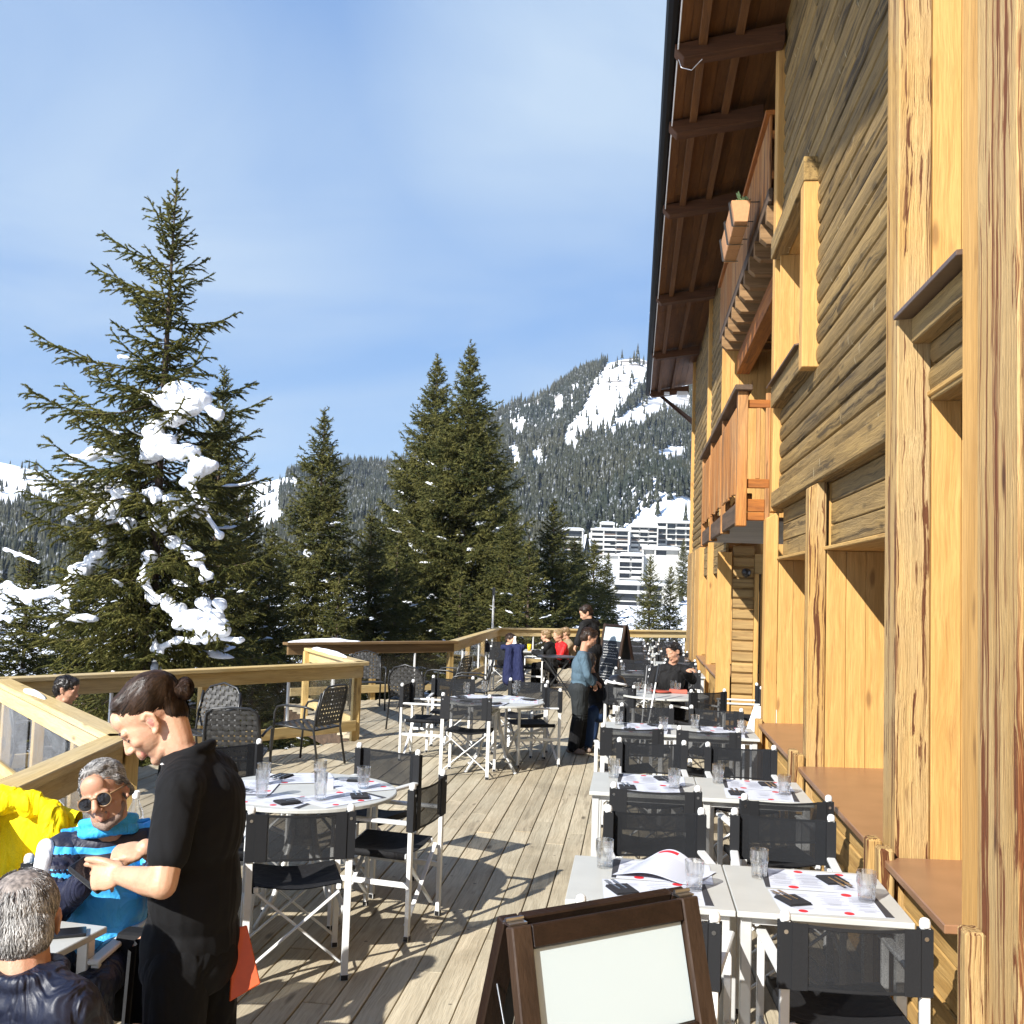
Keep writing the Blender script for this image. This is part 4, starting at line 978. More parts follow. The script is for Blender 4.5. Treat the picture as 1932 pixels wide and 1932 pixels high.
so = link('snow_layer', snow_on([q for q in big[3] if q[0][-1][0] > -.9], 8, .8, 7.2, .42, wk=.13, hk=.055).mesh('snow_layer', M['snow'], smooth=True), tbig); so['kind'] = 'stuff'

# ------------------------------------------------------------------ mountain air
def _air():
    m, nt, b, out = new_mat('haze_air'); nt.nodes.remove(b)
    v = nd(nt, 'ShaderNodeVolumePrincipled', {'Color': (.80, .88, 1, 1), 'Density': .00010, 'Anisotropy': .2}); nt.links.new(v.outputs[0], out.inputs['Volume']); return m
hz = MB().box(-3600, 3600, -3600, 3600, -760, 430).build('haze', _air()); hz['kind'] = 'stuff'

# ------------------------------------------------------------------ director chairs
PART = {}
def _parts_chair():
    A = M['alu']; L = []
    def put(nm, mb, m, bevel=.003, smooth=False): L.append((nm, mb.mesh(nm, m, bevel=bevel, smooth=smooth)))
    hw = .245
    for sx in (-1, 1):
        mb = MB().box(sx*hw-.017, sx*hw+.017, -.272, -.248, .0, .835); mb.box(sx*hw-.02, sx*hw+.02, -.275, -.245, 0, .03, 1)
        mb.lathe([(.018, .835), (.0205, .838), (.0205, .852), (.016, .864), (.006, .869)], 12, (sx*hw, -.26, 0), 0); put('rear_leg', mb, [A, M['black_plastic']])
        mb = MB().box(sx*hw-.015, sx*hw+.015, .205, .228, 0, .63); mb.box(sx*hw-.017, sx*hw+.017, .203, .23, 0, .03, 1); put('front_leg', mb, [A, M['black_plastic']])
        put('arm_rest', MB().box(sx*hw-.022, sx*hw+.022, -.247, .245, .632, .652), A, .005)
        put('side_rail', MB().box(sx*hw-.008, sx*hw+.008, -.247, .205, .285, .315), A)
        put('seat_rail', MB().box(sx*.205-.012, sx*.205+.012, -.225, .22, .435, .462), A)
    for yy in (-.231, .19):
        for sx in (-1, 1):
            mb = MB().bar((sx*.228, yy+.012*sx, .075), (-sx*.205, yy+.012*sx, .435), .010, .026, up=(0, 1, 0))
            mb.lathe([(.006, -.01), (.009, 0), (.006, .01)], 8, (0, 0, 0)) if False else None
            put('cross_brace', mb, A)
    def seat(u, v):
        x = -.215+.43*u; y = -.215+.43*v; return (x, y, .468-.035*math.sin(math.pi*u)**1.2*(.7+.3*math.sin(math.pi*v)))
    mb = MB().grid(seat, 14, 6); mb.grid(lambda u, v: (lambda p: (p[0], p[1], p[2]-.005))(seat(u, v)), 14, 6)
    for sx in (-1, 1): mb.box(sx*.218-.006, sx*.218+.006, -.215, .215, .43, .468)
    mb.box(-.215, .215, -.218, -.212, .455, .467) if False else None
    put('seat', mb, M['black_cloth'], 0, True)
    def back(u, v): return (-.222+.444*u, -.273-.018*math.sin(math.pi*u), .60+.232*v+.006*math.sin(u*9)*0-.008*math.sin(math.pi*u)*v)
    mb = MB().grid(back, 16, 3, 0)
    for sx in (-1, 1): mb.box(sx*hw-.024, sx*hw+.024, -.28, -.24, .60, .832, 1); mb.box(sx*.196-.028, sx*.196+.028, -.279-.006, -.276-.006, .60, .832, 1)
    mb.grid(lambda u, v: (lambda p: (p[0], p[1]-.002, .603+.010*v))(back(u, 0)), 16, 1, 1); mb.grid(lambda u, v: (lambda p: (p[0], p[1]-.002, p[2]-.012*(1-v)))(back(u, 1)), 16, 1, 1)
    put('backrest', mb, [M['mesh'], M['black_mesh_edge']], 0)
    mb = MB()
    for sx in (-1, 1): mb.lathe([(.0005, -.003), (.008, -.002), (.008, 0)], 10, (0, 0, 0))
    return L
M['black_mesh_edge'] = plain('doubled_black_mesh', (.014, .0145, .016), .7, var=.2, nscale=300, spec=.2)
CH = _parts_chair()
def _rivet(sx): 
    mb = MB()
    for k in range(10):
        a = 6.283*k/10; mb.v.append((sx*.245+.008*math.cos(a), -.2825, .80+.008*math.sin(a)))
    mb.f.append(list(range(10))); mb.m.append(0); return mb.mesh('rivet', M['steel'], recalc=False)
CH += [('rivet', _rivet(-1)), ('rivet', _rivet(1))]
def instance(nm, label, cat, parts, loc, rz, group):
    t = thing(nm, label, cat, loc, rz, group)
    for pn, me in parts: link(pn, me, t)
    return t
def chair_posts(label, a, b_, group='director chairs with black mesh backs'):
    """a, b_: left and right back-post feet as seen by someone sitting in it turned round (i.e. local -x, +x)"""
    a = Vector((a[0], a[1], 0)); b_ = Vector((b_[0], b_[1], 0)); d = (b_-a).normalized(); rz = math.atan2(d.y, d.x)
    f = Vector((-d.y, d.x, 0)); c = (a+b_)/2 + f*.26
    return instance('director_chair', label, 'director chair', CH, (c.x, c.y, .001), rz, group)
chair_posts('director chair nearest the camera at the wall side of the front table pair', (.554, 3.87), (1.068, 3.897))
chair_posts('director chair half hidden by the whiteboard sign, near side of the front pair', (-.171, 3.894), (.314, 3.798))
chair_posts('director chair at the far side of the front table pair, aisle end', (.382, 5.575), (-.111, 5.503))
chair_posts('director chair at the far side of the front table pair, wall end', (1.049, 5.592), (.551, 5.622))
chair_posts('director chair at the near side of the second table pair, aisle end', (-.087, 6.165), (.392, 6.193))
chair_posts('director chair at the near side of the second table pair, wall end', (.643, 6.03), (1.134, 6.126))
chair_posts('director chair at the far side of the second table pair, aisle end', (.409, 8.021), (-.09, 8.014))
chair_posts('director chair at the far side of the second table pair, wall end', (1.063, 8.004), (.591, 8.002))
chair_posts('director chair at the near side of the third table pair, aisle end', (-.226, 8.81), (.243, 8.88))
chair_posts('director chair at the near side of the third table pair, wall end', (.41, 8.878), (.891, 8.889))
chair_posts('director chair at the far side of the third table pair, aisle end', (.40, 10.467), (-.10, 10.444))
chair_posts('director chair at the far side of the third table pair, wall end', (1.084, 10.44), (.591, 10.54))
chair_posts('sunlit director chair with its back to the camera at the nearer round table', (-1.866, 4.974), (-1.388, 5.171))
chair_posts('director chair seen side on, right of the nearer round table', (-1.216, 5.787), (-1.135, 6.258))
chair_posts('director chair behind the nearer round table, right of the three glasses', (-1.429, 6.939), (-1.892, 7.118))
chair_posts('dark director chair behind the waiter at the nearer round table', (-2.60, 7.05), (-2.93, 6.70))
chair_posts('director chair hidden behind the waiter, left of the nearer round table', (-2.62, 5.95), (-2.52, 5.48))
chair_posts('director chair with its back to the camera at the second round table', (-1.949, 10.632), (-1.464, 10.623))
chair_posts('director chair seen side on, left of the second round table', (-2.55, 11.92), (-2.57, 11.43))
chair_posts('director chair right of the second round table, beside the boy', (-.80, 11.62), (-1.0, 12.06))
chair_posts('director chair at the far right of the second round table', (-1.02, 12.54), (-1.49, 12.679))
chair_posts('shaded director chair at the far left of the second round table', (-1.95, 12.62), (-2.44, 12.58))
chair_posts('director chair the black clad seated person is in, at the third round table', (-.32, 12.75), (.02, 12.40))
chair_posts('empty director chair at the near right of the third round table', (.684, 12.20), (1.09, 12.48))
chair_posts('director chair the man in the black hooded jacket sits in', (.72, 13.92), (.22, 13.92))
chair_posts('director chair seen edge on in front of the passage log wall', (1.58, 13.0), (1.58, 13.5))
chair_posts('director chair with a navy jacket over its back by the far family table', (-2.66, 19.3), (-2.17, 19.3))
chair_posts('director chair against the far corner of the railing', (-3.05, 21.4), (-2.56, 21.4))
chair_posts('white framed director chair seen side on at the far family table', (-1.70, 19.5), (-1.62, 19.98))
chair_posts('director chair of the child in black at the far family table', (-1.98, 19.55), (-1.5, 19.55)) if False else None

# ------------------------------------------------------------------ tables
def _sq_table(w_=.68, d_=.70):
    L = []
    L.append(('table_top', MB().box(-w_/2, w_/2, -d_/2, d_/2, .716, .74).mesh('table_top', M['table_top'], bevel=.003)))
    for sy in (-1, 1): L.append(('rail', MB().box(-w_/2+.05, w_/2-.05, sy*(d_/2-.06)-.012, sy*(d_/2-.06)+.012, .68, .715).mesh('rail', M['alu_grey'])))
    for sx in (-1, 1):
        for sy in (-1, 1): L.append(('leg', MB().box(sx*(w_/2-.04)-.022, sx*(w_/2-.04)+.022, sy*(d_/2-.06)-.022, sy*(d_/2-.06)+.022, 0, .716).mesh('leg', M['alu_grey'], bevel=.004)))
    return L
M['alu_grey'] = plain('grey_aluminium', (.55, .55, .53), .38, metal=.3, var=.04)
SQ = _sq_table()
def _round_table(r=.55):
    L = [('table_top', MB().lathe([(.02, .715), (r-.02, .715), (r, .722), (r, .738), (r-.006, .742), (.02, .742)], 64).mesh('table_top', M['table_top'], smooth=False))]
    for k in range(4):
        a = R(45+90*k); c, s_ = math.cos(a), math.sin(a)
        mb = MB().tube([(c*.06, s_*.06, .70), (c*.10, s_*.10, .45), (c*.22, s_*.22, .16), (c*.36, s_*.36, .02)], .017, 8); mb.lathe([(.02, 0), (.024, .01), (.018, .02)], 8, (c*.37, s_*.37, 0))
        L.append(('leg', mb.mesh('leg', M['alu_grey'], smooth=True)))
    L.append(('hub', MB().lathe([(.09, .43), (.09, .47), (.07, .49), (.06, .70), (.16, .715)], 20).mesh('hub', M['alu_grey'])))
    return L
RT = _round_table()
TABS = []
for y0, nm in ((4.253, 'front'), (6.50, 'second'), (9.22, 'third')):
    for x0, sd in ((-.249, 'aisle'), (.437, 'wall')):
        TABS.append((x0+.34, y0+.35, nm, sd))
        instance('square_table', f'{sd} side square table of the {nm} pair along the chalet', 'table', SQ, (x0+.34, y0+.35, .001), 0, 'pale square tables')
t1 = (-1.93, 6.05); t2 = (-1.5, 11.25); t3 = (.38, 12.75)
instance('round_table', 'nearer round table laid for lunch, right behind the waiter', 'table', RT, (t1[0], t1[1], .001), R(20), 'round pale tables')
instance('round_table', 'second round table with five director chairs, left of the boy', 'table', RT, (t2[0], t2[1], .001), R(5), 'round pale tables')
instance('round_table', 'third round table where the man in the black hooded jacket sits', 'table', RT, (t3[0], t3[1], .001), R(30), 'round pale tables')
# far rows
ordn = ['fourth', 'fifth', 'sixth', 'seventh']
for i, y0 in enumerate((15.6, 17.9, 20.3, 22.8)):
    for x0, sd in ((-.30, 'aisle'), (.40, 'wall')):
        instance('square_table', f'{sd} side square table of the {ordn[i]} table pair, far down the row', 'table', SQ, (x0+.34, y0+.35, .001), 0, 'pale square tables')
        TABS.append((x0+.34, y0+.35, ordn[i], sd))
        j = random.uniform(-.06, .06)
        chair_posts(f'director chair at the near side of the {ordn[i]} table pair, {sd} end', (x0+.09+j, y0-.40), (x0+.58+j, y0-.40+j))
        chair_posts(f'director chair at the far side of the {ordn[i]} table pair, {sd} end', (x0+.58-j, y0+1.12), (x0+.09-j, y0+1.12+j))
# far left tables of the family group
instance('square_table', 'white table with drinks where the family sits near the far railing', 'table', SQ, (-2.05, 20.3, .001), R(8), 'pale square tables')
t = thing('folding_table', 'small black folding table with crossed legs near the far family table', 'table', (-1.38, 19.0, 0), 0)
o = MB().lathe([(.02, .715), (.36, .715), (.37, .725), (.36, .738), (.02, .738)], 30).build('table_top', M['black_metal'], None); o.parent = t
for sx in (-1, 1):
    for sy in (-.2, .2):
        o = MB().bar((sx*.27, sy, 0), (-sx*.25, sy+.01*sx, .715), .022, .022).build('leg', M['black_metal'], None); o.parent = t
# leaning white table top by the corner post
t = thing('table_top_leaning', 'white table top leaning by the corner post of the chalet behind the third table pair', 'table top', (1.22, 10.95, 0), R(-62))
o = MB().bar((0, 0, 0.02), (0, .30, .80), .70, .025, up=(0, -1, .4)).build('panel', M['table_white'], None, bevel=.004); o.parent = t
o = MB().bar((-.3, .10, .02), (-.3, .40, .72), .03, .03).build('batten', M['alu_grey'], None); o.parent = t

# ------------------------------------------------------------------ things on the tables
def _tumbler(h=.125, r0=.033, r1=.041):
    n = 14; vs = []; fs = []
    prof = [(r0*.9, 0), (r0, .004), (r0+(r1-r0)*.45, h*.5), (r1*.985, h*.62), (r1, h), (r1-.0025, h), (r1*.985-.004, h*.62), (r0+(r1-r0)*.45-.008, h*.5), (r0-.006, .022), (.004, .018)]
    mb = MB(); k = len(prof)
    for i, (r, z) in enumerate(prof):
        for j in range(n*2):
            a = 6.283*j/(n*2); rr_ = r*(1-.06*(j % 2)*(1 if 0 < i < 3 else 0)); mb.v.append((rr_*math.cos(a), rr_*math.sin(a), z))
    for i in range(k-1):
        for j in range(n*2): mb.f.append([i*2*n+j, i*2*n+(j+1) % (2*n), (i+1)*2*n+(j+1) % (2*n), (i+1)*2*n+j]); mb.m.append(0)
    mb.f.append(list(range(2*n-1, -1, -1))); mb.f.append([(k-1)*2*n+j for j in range(2*n)]); mb.m += [0, 0]
    return mb.mesh('tumbler', M['glass'], smooth=False)
GL = _tumbler(); GLT = _tumbler(.15, .033, .038)
def glass(label, x, y, z=.7405, tall=False):
    o = link('drinking_glass', GLT if tall else GL); o.location = (x, y, z); o.rotation_euler = (0, 0, random.random()*3)
    return tag(o, label, 'glass', 'clear drinking glasses on the tables')
def _napkin():
    mb = MB().box(-.052, .052, -.066, .062, 0, .005); mb.box(-.050, .049, -.063, .060, .0052, .010); return mb.mesh('napkin', M['napkin'], bevel=.002)
def _cutlery():
    mb = MB()
    for x_, k in ((-.020, 0), (.012, 1)):
        mb.box(x_-.0035, x_+.0035, -.02, .085, .0060, .0085)
        if k: mb.box(x_-.007, x_+.007, .06, .115, .0060, .0075)
        else:
            mb.box(x_-.009, x_+.009, .070, .088, .0060, .008)
            for q in (-.0075, -.0025, .0025, .0075): mb.box(x_+q-.0012, x_+q+.0012, .088, .115, .0060, .008)
    return mb.mesh('cutlery', M['steel'])
NP = _napkin(); CT = _cutlery()
def napkin(label, x, y, rz, z=.7435):
    o = link('napkin', NP); o.location = (x, y, z); o.rotation_euler = (0, 0, rz); tag(o, label, 'napkin', 'folded black napkins with cutlery')
    c = link('cutlery', CT, o); c.location = (0, .004, 0.0045); c.rotation_euler = (0, 0, .06); return o
def _placemat(w_=.42, d_=.30, seed=0):
    """printed paper place mat: lines of grey text, red seals, a black photo corner, all thin print on the paper"""
    rg = random.Random(seed); mb = MB().box(-w_/2, w_/2, -d_/2, d_/2, 0, .0012, 0)
    def ell(cx, cy, r, mi):
        k = len(mb.v); n = 18
        for j in range(n): a = 6.283*j/n; mb.v.append((cx+r*math.cos(a), cy+r*math.sin(a), .0018))
        mb.f.append([k+j for j in range(n)]); mb.m.append(mi)
    for cx in (-.12, .02, .14):
        y_ = d_/2-.045
        while y_ > -d_/2+.05:
            if rg.random() < .8:
                l = rg.uniform(.04, .11); k = len(mb.v); h_ = .0026
                mb.v += [(cx-l/2, y_, .0017), (cx+l/2, y_, .0017), (cx+l/2, y_+h_, .0017), (cx-l/2, y_+h_, .0017)]; mb.f.append([k, k+1, k+2, k+3]); mb.m.append(1)
            y_ -= rg.choice((.008, .010, .016))
    ell(-w_/2+.09, -d_/2+.028, .019, 3); ell(.05, -d_/2+.026, .02, 3); ell(.1, d_/2-.03, .022, 3)
    k = len(mb.v); mb.v += [(w_/2-.035, -d_/2, .0017), (w_/2, -d_/2, .0017), (w_/2, d_/2, .0017), (w_/2-.02, d_/2, .0017)]; mb.f.append([k, k+1, k+2, k+3]); mb.m.append(2)
    return mb.mesh('place_mat', [M['paper'], M['print_grey'], M['print_black'], M['print_red']], recalc=False)
PM = [_placemat(.44, .31, q) for q in range(3)]
def place_mat(label, x, y, rz, z=.742, k=0):
    o = link('place_mat', PM[k % 3]); o.location = (x, y, z); o.rotation_euler = (0, 0, rz); return tag(o, label, 'place mat', 'printed paper place mats')
for x, y, nm, sd in TABS:
    far_ = nm in ordn; j = lambda s=.012: random.uniform(-s, s)
    w1 = f'the {nm} pair\'s {sd} side table'
    place_mat(f'printed paper place mat at the near edge of {w1}', x+.04+j(), y-.17+j(), j(.06), .742, 0)
    place_mat(f'printed paper place mat at the far edge of {w1}', x+.05+j(), y+.155+j(), math.pi+j(.06), .7434, 1)
    glass(f'drinking glass on the far left of {w1}', x-.20+j(), y+.17+j())
    glass(f'drinking glass on the near right of {w1}', x+.20+j(), y-.10+j())
    napkin(f'black napkin on the near side of {w1}', x-.10+j(), y-.17+j(), R(14)+j(.2), .7437)
    if not far_: napkin(f'black napkin on the far side of {w1}', x+.13+j(), y+.18+j(), R(-168)+j(.25), .7450)
# the curling menu sheet on the front aisle table
def sheet(u, v):
    x = -.17+.36*u; y = -.13+.26*v; return (x+.05*v, y, .0018+.075*max(0, math.sin(math.pi*min(1, u*1.15)))**1.5*(.35+.65*v))
mb = MB().grid(sheet, 24, 6, 0); mb.grid(lambda u, v: (lambda p: (p[0], p[1], p[2]+.0009))(sheet(u, v)), 24, 6, 0)
mb.grid(lambda u, v: (lambda p: (p[0], p[1], p[2]+.0016))(sheet(.3+.25*u, .86+.09*v)), 8, 2, 3)
for q in range(14): mb.grid(lambda u, v, q=q: (lambda p: (p[0], p[1], p[2]+.0016))(sheet(.1+.75*u, .06+.05*q+.009*v)), 14, 1, 1)
o = mb.build('menu_sheet', [M['paper'], M['print_grey'], M['print_black'], M['print_red']], None, recalc=False, smooth=True); o.location = (.13, 4.72, .7455); o.rotation_euler = (0, 0, R(-14)); tag(o, 'curling white menu sheet on the front aisle side table', 'menu')
# round tables
for (cx, cy), nm, angs in ((t1, 'nearer', (-100, -35, 40, 115, 190)), (t2, 'second', (-95, 5, 80, 150, 215))):
    for i, a in enumerate(angs):
        a = R(a); place = ['front', 'right', 'back right', 'back left', 'left'][i]
        place_mat(f'paper place mat at the {place} seat of the {nm} round table', cx+.33*math.cos(a), cy+.33*math.sin(a), a+R(90), .7435+.0014*i, i)
        napkin(f'black napkin at the {place} seat of the {nm} round table', cx+.40*math.cos(a+.25), cy+.40*math.sin(a+.25), a+R(55), .7515)
for (px, py, tall, lb) in ((493, 1503, 1, 'left of the three glasses on the nearer round table'), (604, 1508, 1, 'tall middle glass on the nearer round table'), (685, 1487, 0, 'right of the three glasses on the nearer round table'), (497, 1480, 0, 'glass just behind the leftmost one on the nearer round table'), (603, 1474, 0, 'glass just behind the tall middle one on the nearer round table')):
    p = atz(px, py, .75); glass(lb, p.x, p.y, .7525, bool(tall))
for (px, py, lb) in ((880, 1308, 'leftmost glass on the second round table'), (914, 1305, 'second glass from the left on the second round table'), (972, 1310, 'glass nearer the camera of the close two on the second round table'), (976, 1304, 'glass farther back of the close two on the second round table')):
    p = atz(px, py, .75); glass(lb, p.x, p.y, .7525)
for (px, py, lb) in ((1202, 1306, 'leftmost glass on the third round table'), (1216, 1302, 'second glass from the left on the third round table'), (1224, 1308, 'third glass from the left on the third round table'), (1270, 1302, 'glass on the third round table right of the red plate'), (1278, 1307, 'rightmost glass on the third round table')):
    p = atz(px, py, .75); glass(lb, p.x, p.y, .7445)
p = atz(1246, 1306, .75)
o = MB().lathe([(.02, 0), (.09, .004), (.13, .02), (.128, .024), (.088, .009), (.02, .006)], 30).build('plate', plain('red_glaze', (.45, .085, .05), .3), None, smooth=True); o.location = (p.x, p.y, .7435); tag(o, 'red plate in the middle of the third round table', 'plate')
o = MB().box(-.11, .11, -.06, .06, 0, .045).build('red_box', plain('red_card', (.50, .11, .07), .5), None, bevel=.008); o.location = (p.x+.22, p.y+.05, .7435); tag(o, 'low red box beside the red plate on the third round table', 'box')
o = MB().box(-.035, .035, -.01, .01, 0, .06).build('table_number', M['paper'], None, bevel=.001); o.location = (t1[0]+.12, t1[1]+.06, .7425); o.rotation_euler = (0, 0, R(25)); tag(o, 'small white folded card standing on the nearer round table', 'card')
p = atz(1165, 1350, .75)

# ------------------------------------------------------------------ whiteboard A-frame sign in the foreground
TL = Vector((-.308, 2.76, 1.1)); TR = Vector((.198, 3.163, 1.1)); ex = (TR-TL).normalized(); nn = Vector((ex.y, -ex.x, 0))
sign = thing('menu_sign_stand', 'dark wooden A-frame sign with a blank white board in the foreground', 'sign', (TL.x, TL.y, 0))
sign['_base'] = [TL.x, TL.y, 0]
dn = (nn*.30 + Vector((0, 0, -1.1))).normalized(); W = (TR-TL).length
def fr(a, t_, off=0): return TL + ex*a + dn*t_ + dn.cross(ex).normalized()*off*(1 if dn.cross(ex).dot(nn) > 0 else -1)
def member(nm, a0, t0, a1, t1_, wd, th, m, off=0, side=1):
    d_, n_ = dn, nn
    A_, B_ = fr(a0, t0, off), fr(a1, t1_, off); mb = MB().bar(A_, B_, wd if abs(a0-a1) < 1e-6 else th, th if abs(a0-a1) < 1e-6 else wd, up=dn.cross(ex) if abs(a0-a1) < 1e-6 else dn)
    return mb.build(nm, M[m], sign, bevel=.004)
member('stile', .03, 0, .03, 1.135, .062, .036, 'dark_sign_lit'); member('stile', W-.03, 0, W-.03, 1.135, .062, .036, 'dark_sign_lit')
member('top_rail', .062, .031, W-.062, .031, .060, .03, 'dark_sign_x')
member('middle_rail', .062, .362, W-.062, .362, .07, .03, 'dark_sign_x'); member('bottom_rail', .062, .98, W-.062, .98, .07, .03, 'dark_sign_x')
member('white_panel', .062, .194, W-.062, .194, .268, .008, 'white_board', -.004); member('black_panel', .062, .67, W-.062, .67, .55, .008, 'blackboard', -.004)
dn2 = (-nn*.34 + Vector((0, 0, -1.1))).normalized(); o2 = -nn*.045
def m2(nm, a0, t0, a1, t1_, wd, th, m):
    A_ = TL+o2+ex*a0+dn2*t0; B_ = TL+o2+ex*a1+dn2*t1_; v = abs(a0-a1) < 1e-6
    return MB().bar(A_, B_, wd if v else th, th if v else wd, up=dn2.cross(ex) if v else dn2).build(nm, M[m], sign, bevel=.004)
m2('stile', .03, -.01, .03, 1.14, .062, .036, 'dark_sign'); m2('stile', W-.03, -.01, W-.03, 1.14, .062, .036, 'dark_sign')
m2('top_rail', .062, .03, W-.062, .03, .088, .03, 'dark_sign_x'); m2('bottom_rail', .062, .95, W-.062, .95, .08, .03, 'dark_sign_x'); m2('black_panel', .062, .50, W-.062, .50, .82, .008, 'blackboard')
for a in (.03, W-.03):
    mb = MB().bar(TL+ex*(a-.028)-nn*.022+Vector((0, 0, .004)), TL+ex*(a+.028)-nn*.022+Vector((0, 0, .004)), .045, .006); mb.tube([TL+ex*(a-.028)-nn*.022+Vector((0, 0, .012)), TL+ex*(a+.028)-nn*.022+Vector((0, 0, .012))], .006, 8); mb.build('hinge', M['steel'], sign)
mb = MB().tube([TL+ex*.02+dn*.16-nn*.01, TL+ex*.02+dn*.30-nn*.09+Vector((0, 0, -.03)), TL+ex*.02+dn2*.16+o2], .003, 6); mb.build('chain', M['steel'], sign)

# ------------------------------------------------------------------ chalkboard far down the terrace
cb = thing('chalkboard_stand', 'tall black chalkboard A-frame with white handwriting beside the person standing in black', 'sign', (-.30, 17.8, 0), R(-50))
def cbp(mb, nm, m, bev=.004):
    o = mb.build(nm, M[m], None, bevel=bev); o.parent = cb; return o
def tilt(x, t_, off=0): return Vector((x, -.02-.26*t_-off, 1.40*(1-t_)))
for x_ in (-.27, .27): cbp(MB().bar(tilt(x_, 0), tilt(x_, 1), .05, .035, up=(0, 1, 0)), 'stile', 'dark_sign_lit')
cbp(MB().bar(tilt(-.25, .02), tilt(.25, .02), .03, .05), 'rail', 'dark_sign_x'); cbp(MB().bar(tilt(-.25, .86), tilt(.25, .86), .03, .05), 'rail', 'dark_sign_x')
mb = MB(); mb.add([tilt(-.25, .03), tilt(.25, .03), tilt(.25, .85), tilt(-.25, .85)], [(0, 1, 2, 3)]); mb.add([tilt(-.25, .03, -.012), tilt(.25, .03, -.012), tilt(.25, .85, -.012), tilt(-.25, .85, -.012)], [(0, 1, 2, 3)]); bd = cbp(mb, 'board', 'blackboard', 0)
cbp(MB().add([tilt(-.24, .035, .004), tilt(.24, .035, .004), tilt(.24, .20, .004), tilt(-.24, .20, .004)], [(0, 1, 2, 3)]), 'white_header', 'white_board', 0)
mb = MB(); rg = random.Random(4); t_ = .245
while t_ < .83:
    x_ = -.21 + rg.uniform(0, .04); xe = rg.uniform(.08, .21)
    if rg.random() < .85:
        while x_ < xe:
            l = rg.uniform(.012, .05); pts = [tilt(x_+l*q/4, t_+rg.uniform(-.006, .006), .006) for q in range(5)]; mb.tube(pts, .0034, 4); x_ += l+.012
    t_ += .033
o = mb.build('handwriting', M['chalk'], None); o.parent = bd
for x_ in (-.27, .27): cbp(MB().bar((x_, .02, 1.39), (x_, .36, 0), .05, .03, up=(0, 1, 0)), 'back_leg', 'dark_sign')
cbp(MB().add([(-.25, .05, 1.33), (.25, .05, 1.33), (.25, .30, .3), (-.25, .30, .3)], [(0, 1, 2, 3)]), 'back_board', 'blackboard', 0)

# ------------------------------------------------------------------ black woven armchairs
def _woven(round_top=False):
    L = []; bm_ = M['black_metal']
    for sx in (-1, 1):
        mb = MB().tube([(sx*.27, .27, 0), (sx*.265, .24, .45), (sx*.27, .235, .56), (sx*.275, .20, .625), (sx*.275, .12, .645), (sx*.27, -.15, .645), (sx*.255, -.255, .62)], .0125, 8)
        L.append(('arm_frame', mb.mesh('arm_frame', bm_, smooth=True)))
        mb = MB().tube([(sx*.25, -.34, 0), (sx*.245, -.26, .40), (sx*.24, -.285, .60), (sx*.225, -.33, .80)], .0125, 8)
        L.append(('rear_leg', mb.mesh('rear_leg', bm_, smooth=True)))
    mb = MB().tube([(-.235, .25, .43), (.235, .25, .43), (.245, .2, .43), (.235, -.25, .40), (-.235, -.25, .40), (-.245, .2, .43)], .011, 8, closed=True); L.append(('seat_frame', mb.mesh('seat_frame', bm_, smooth=True)))
    # strap weave: straps pass over and under each other, with small gaps left between them
    def strap(P0, P1, up, wd, n, ph, amp=.0035):
        mb_.grid(lambda u, v: tuple(P0+(P1-P0)*u + up[1]*((v-.5)*wd) + up[0]*(amp*math.sin(math.pi*(u*n)+ph))), n*3, 1)
    mb_ = MB(); ex_, ey_, ez_ = Vector((1, 0, 0)), Vector((0, 1, 0)), Vector((0, 0, 1))
    for i in range(10): y_ = -.225+.05*i; strap(Vector((-.235, y_, .405+.03*(y_+.25)/.5)), Vector((.235, y_, .405+.03*(y_+.25)/.5)), (ez_, ey_), .036, 9, math.pi*(i % 2))
    for i in range(9): x_ = -.21+.0525*i; strap(Vector((x_, -.25, .402)), Vector((x_, .25, .434)), (ez_, ex_), .038, 10, math.pi*(1+i % 2))
    L.append(('seat', mb_.mesh('seat', M['black_strap'], recalc=False)))
    mb_ = MB(); bd_ = Vector((0, -.10, .40)); bn_ = Vector((0, .40, .10)).normalized()
    for i in range(9):
        q = i/8; z_ = .46+.37*q; y_ = -.27-.085*q; hw_ = .235-.012*q
        if round_top: hw_ = .25*math.sqrt(max(.08, 1-max(0, (q-.45)/.62)**2.2))
        strap(Vector((-hw_, y_, z_)), Vector((hw_, y_, z_)), (bn_, bd_.normalized()), .034, 9, math.pi*(i % 2))
    for i in range(9):
        x_ = -.20+.05*i; top = 1.0
        if round_top: top = .45+.6*math.sqrt(max(.02, 1-(abs(x_)/.26)**2.2))
        strap(Vector((x_, -.265, .44)), Vector((x_, -.265-.085*top-.004, .44+.40*top)), (bn_, ex_), .036, 9, math.pi*(1+i % 2))
    L.append(('backrest', mb_.mesh('backrest', M['black_strap'], recalc=False)))
    pts = [(-.225, -.275, .46), (-.232, -.32, .66), (-.215, -.355, .82), (-.16, -.366, .862), (0, -.37, .87), (.16, -.366, .862), (.215, -.355, .82), (.232, -.32, .66), (.225, -.275, .46)]
    if round_top: pts = [(-.245, -.275, .46), (-.255, -.31, .62), (-.235, -.34, .74), (-.16, -.362, .84), (0, -.372, .885), (.16, -.362, .84), (.235, -.34, .74), (.255, -.31, .62), (.245, -.275, .46)]
    L.append(('back_frame', MB().tube(pts, .011, 8).mesh('back_frame', bm_, smooth=True)))
    return L
WV = _woven(); WR = _woven(True)
GWV = 'black woven lounge armchairs by the railings'
instance('woven_armchair', 'black woven armchair in full sun, seen side on facing left', 'armchair', WV, (-3.50, 10.95, .001), R(72), GWV)
instance('woven_armchair', 'woven armchair behind the waiter, its back to the camera, sun through the holes', 'armchair', WV, (-3.50, 8.95, .001), R(12), GWV)
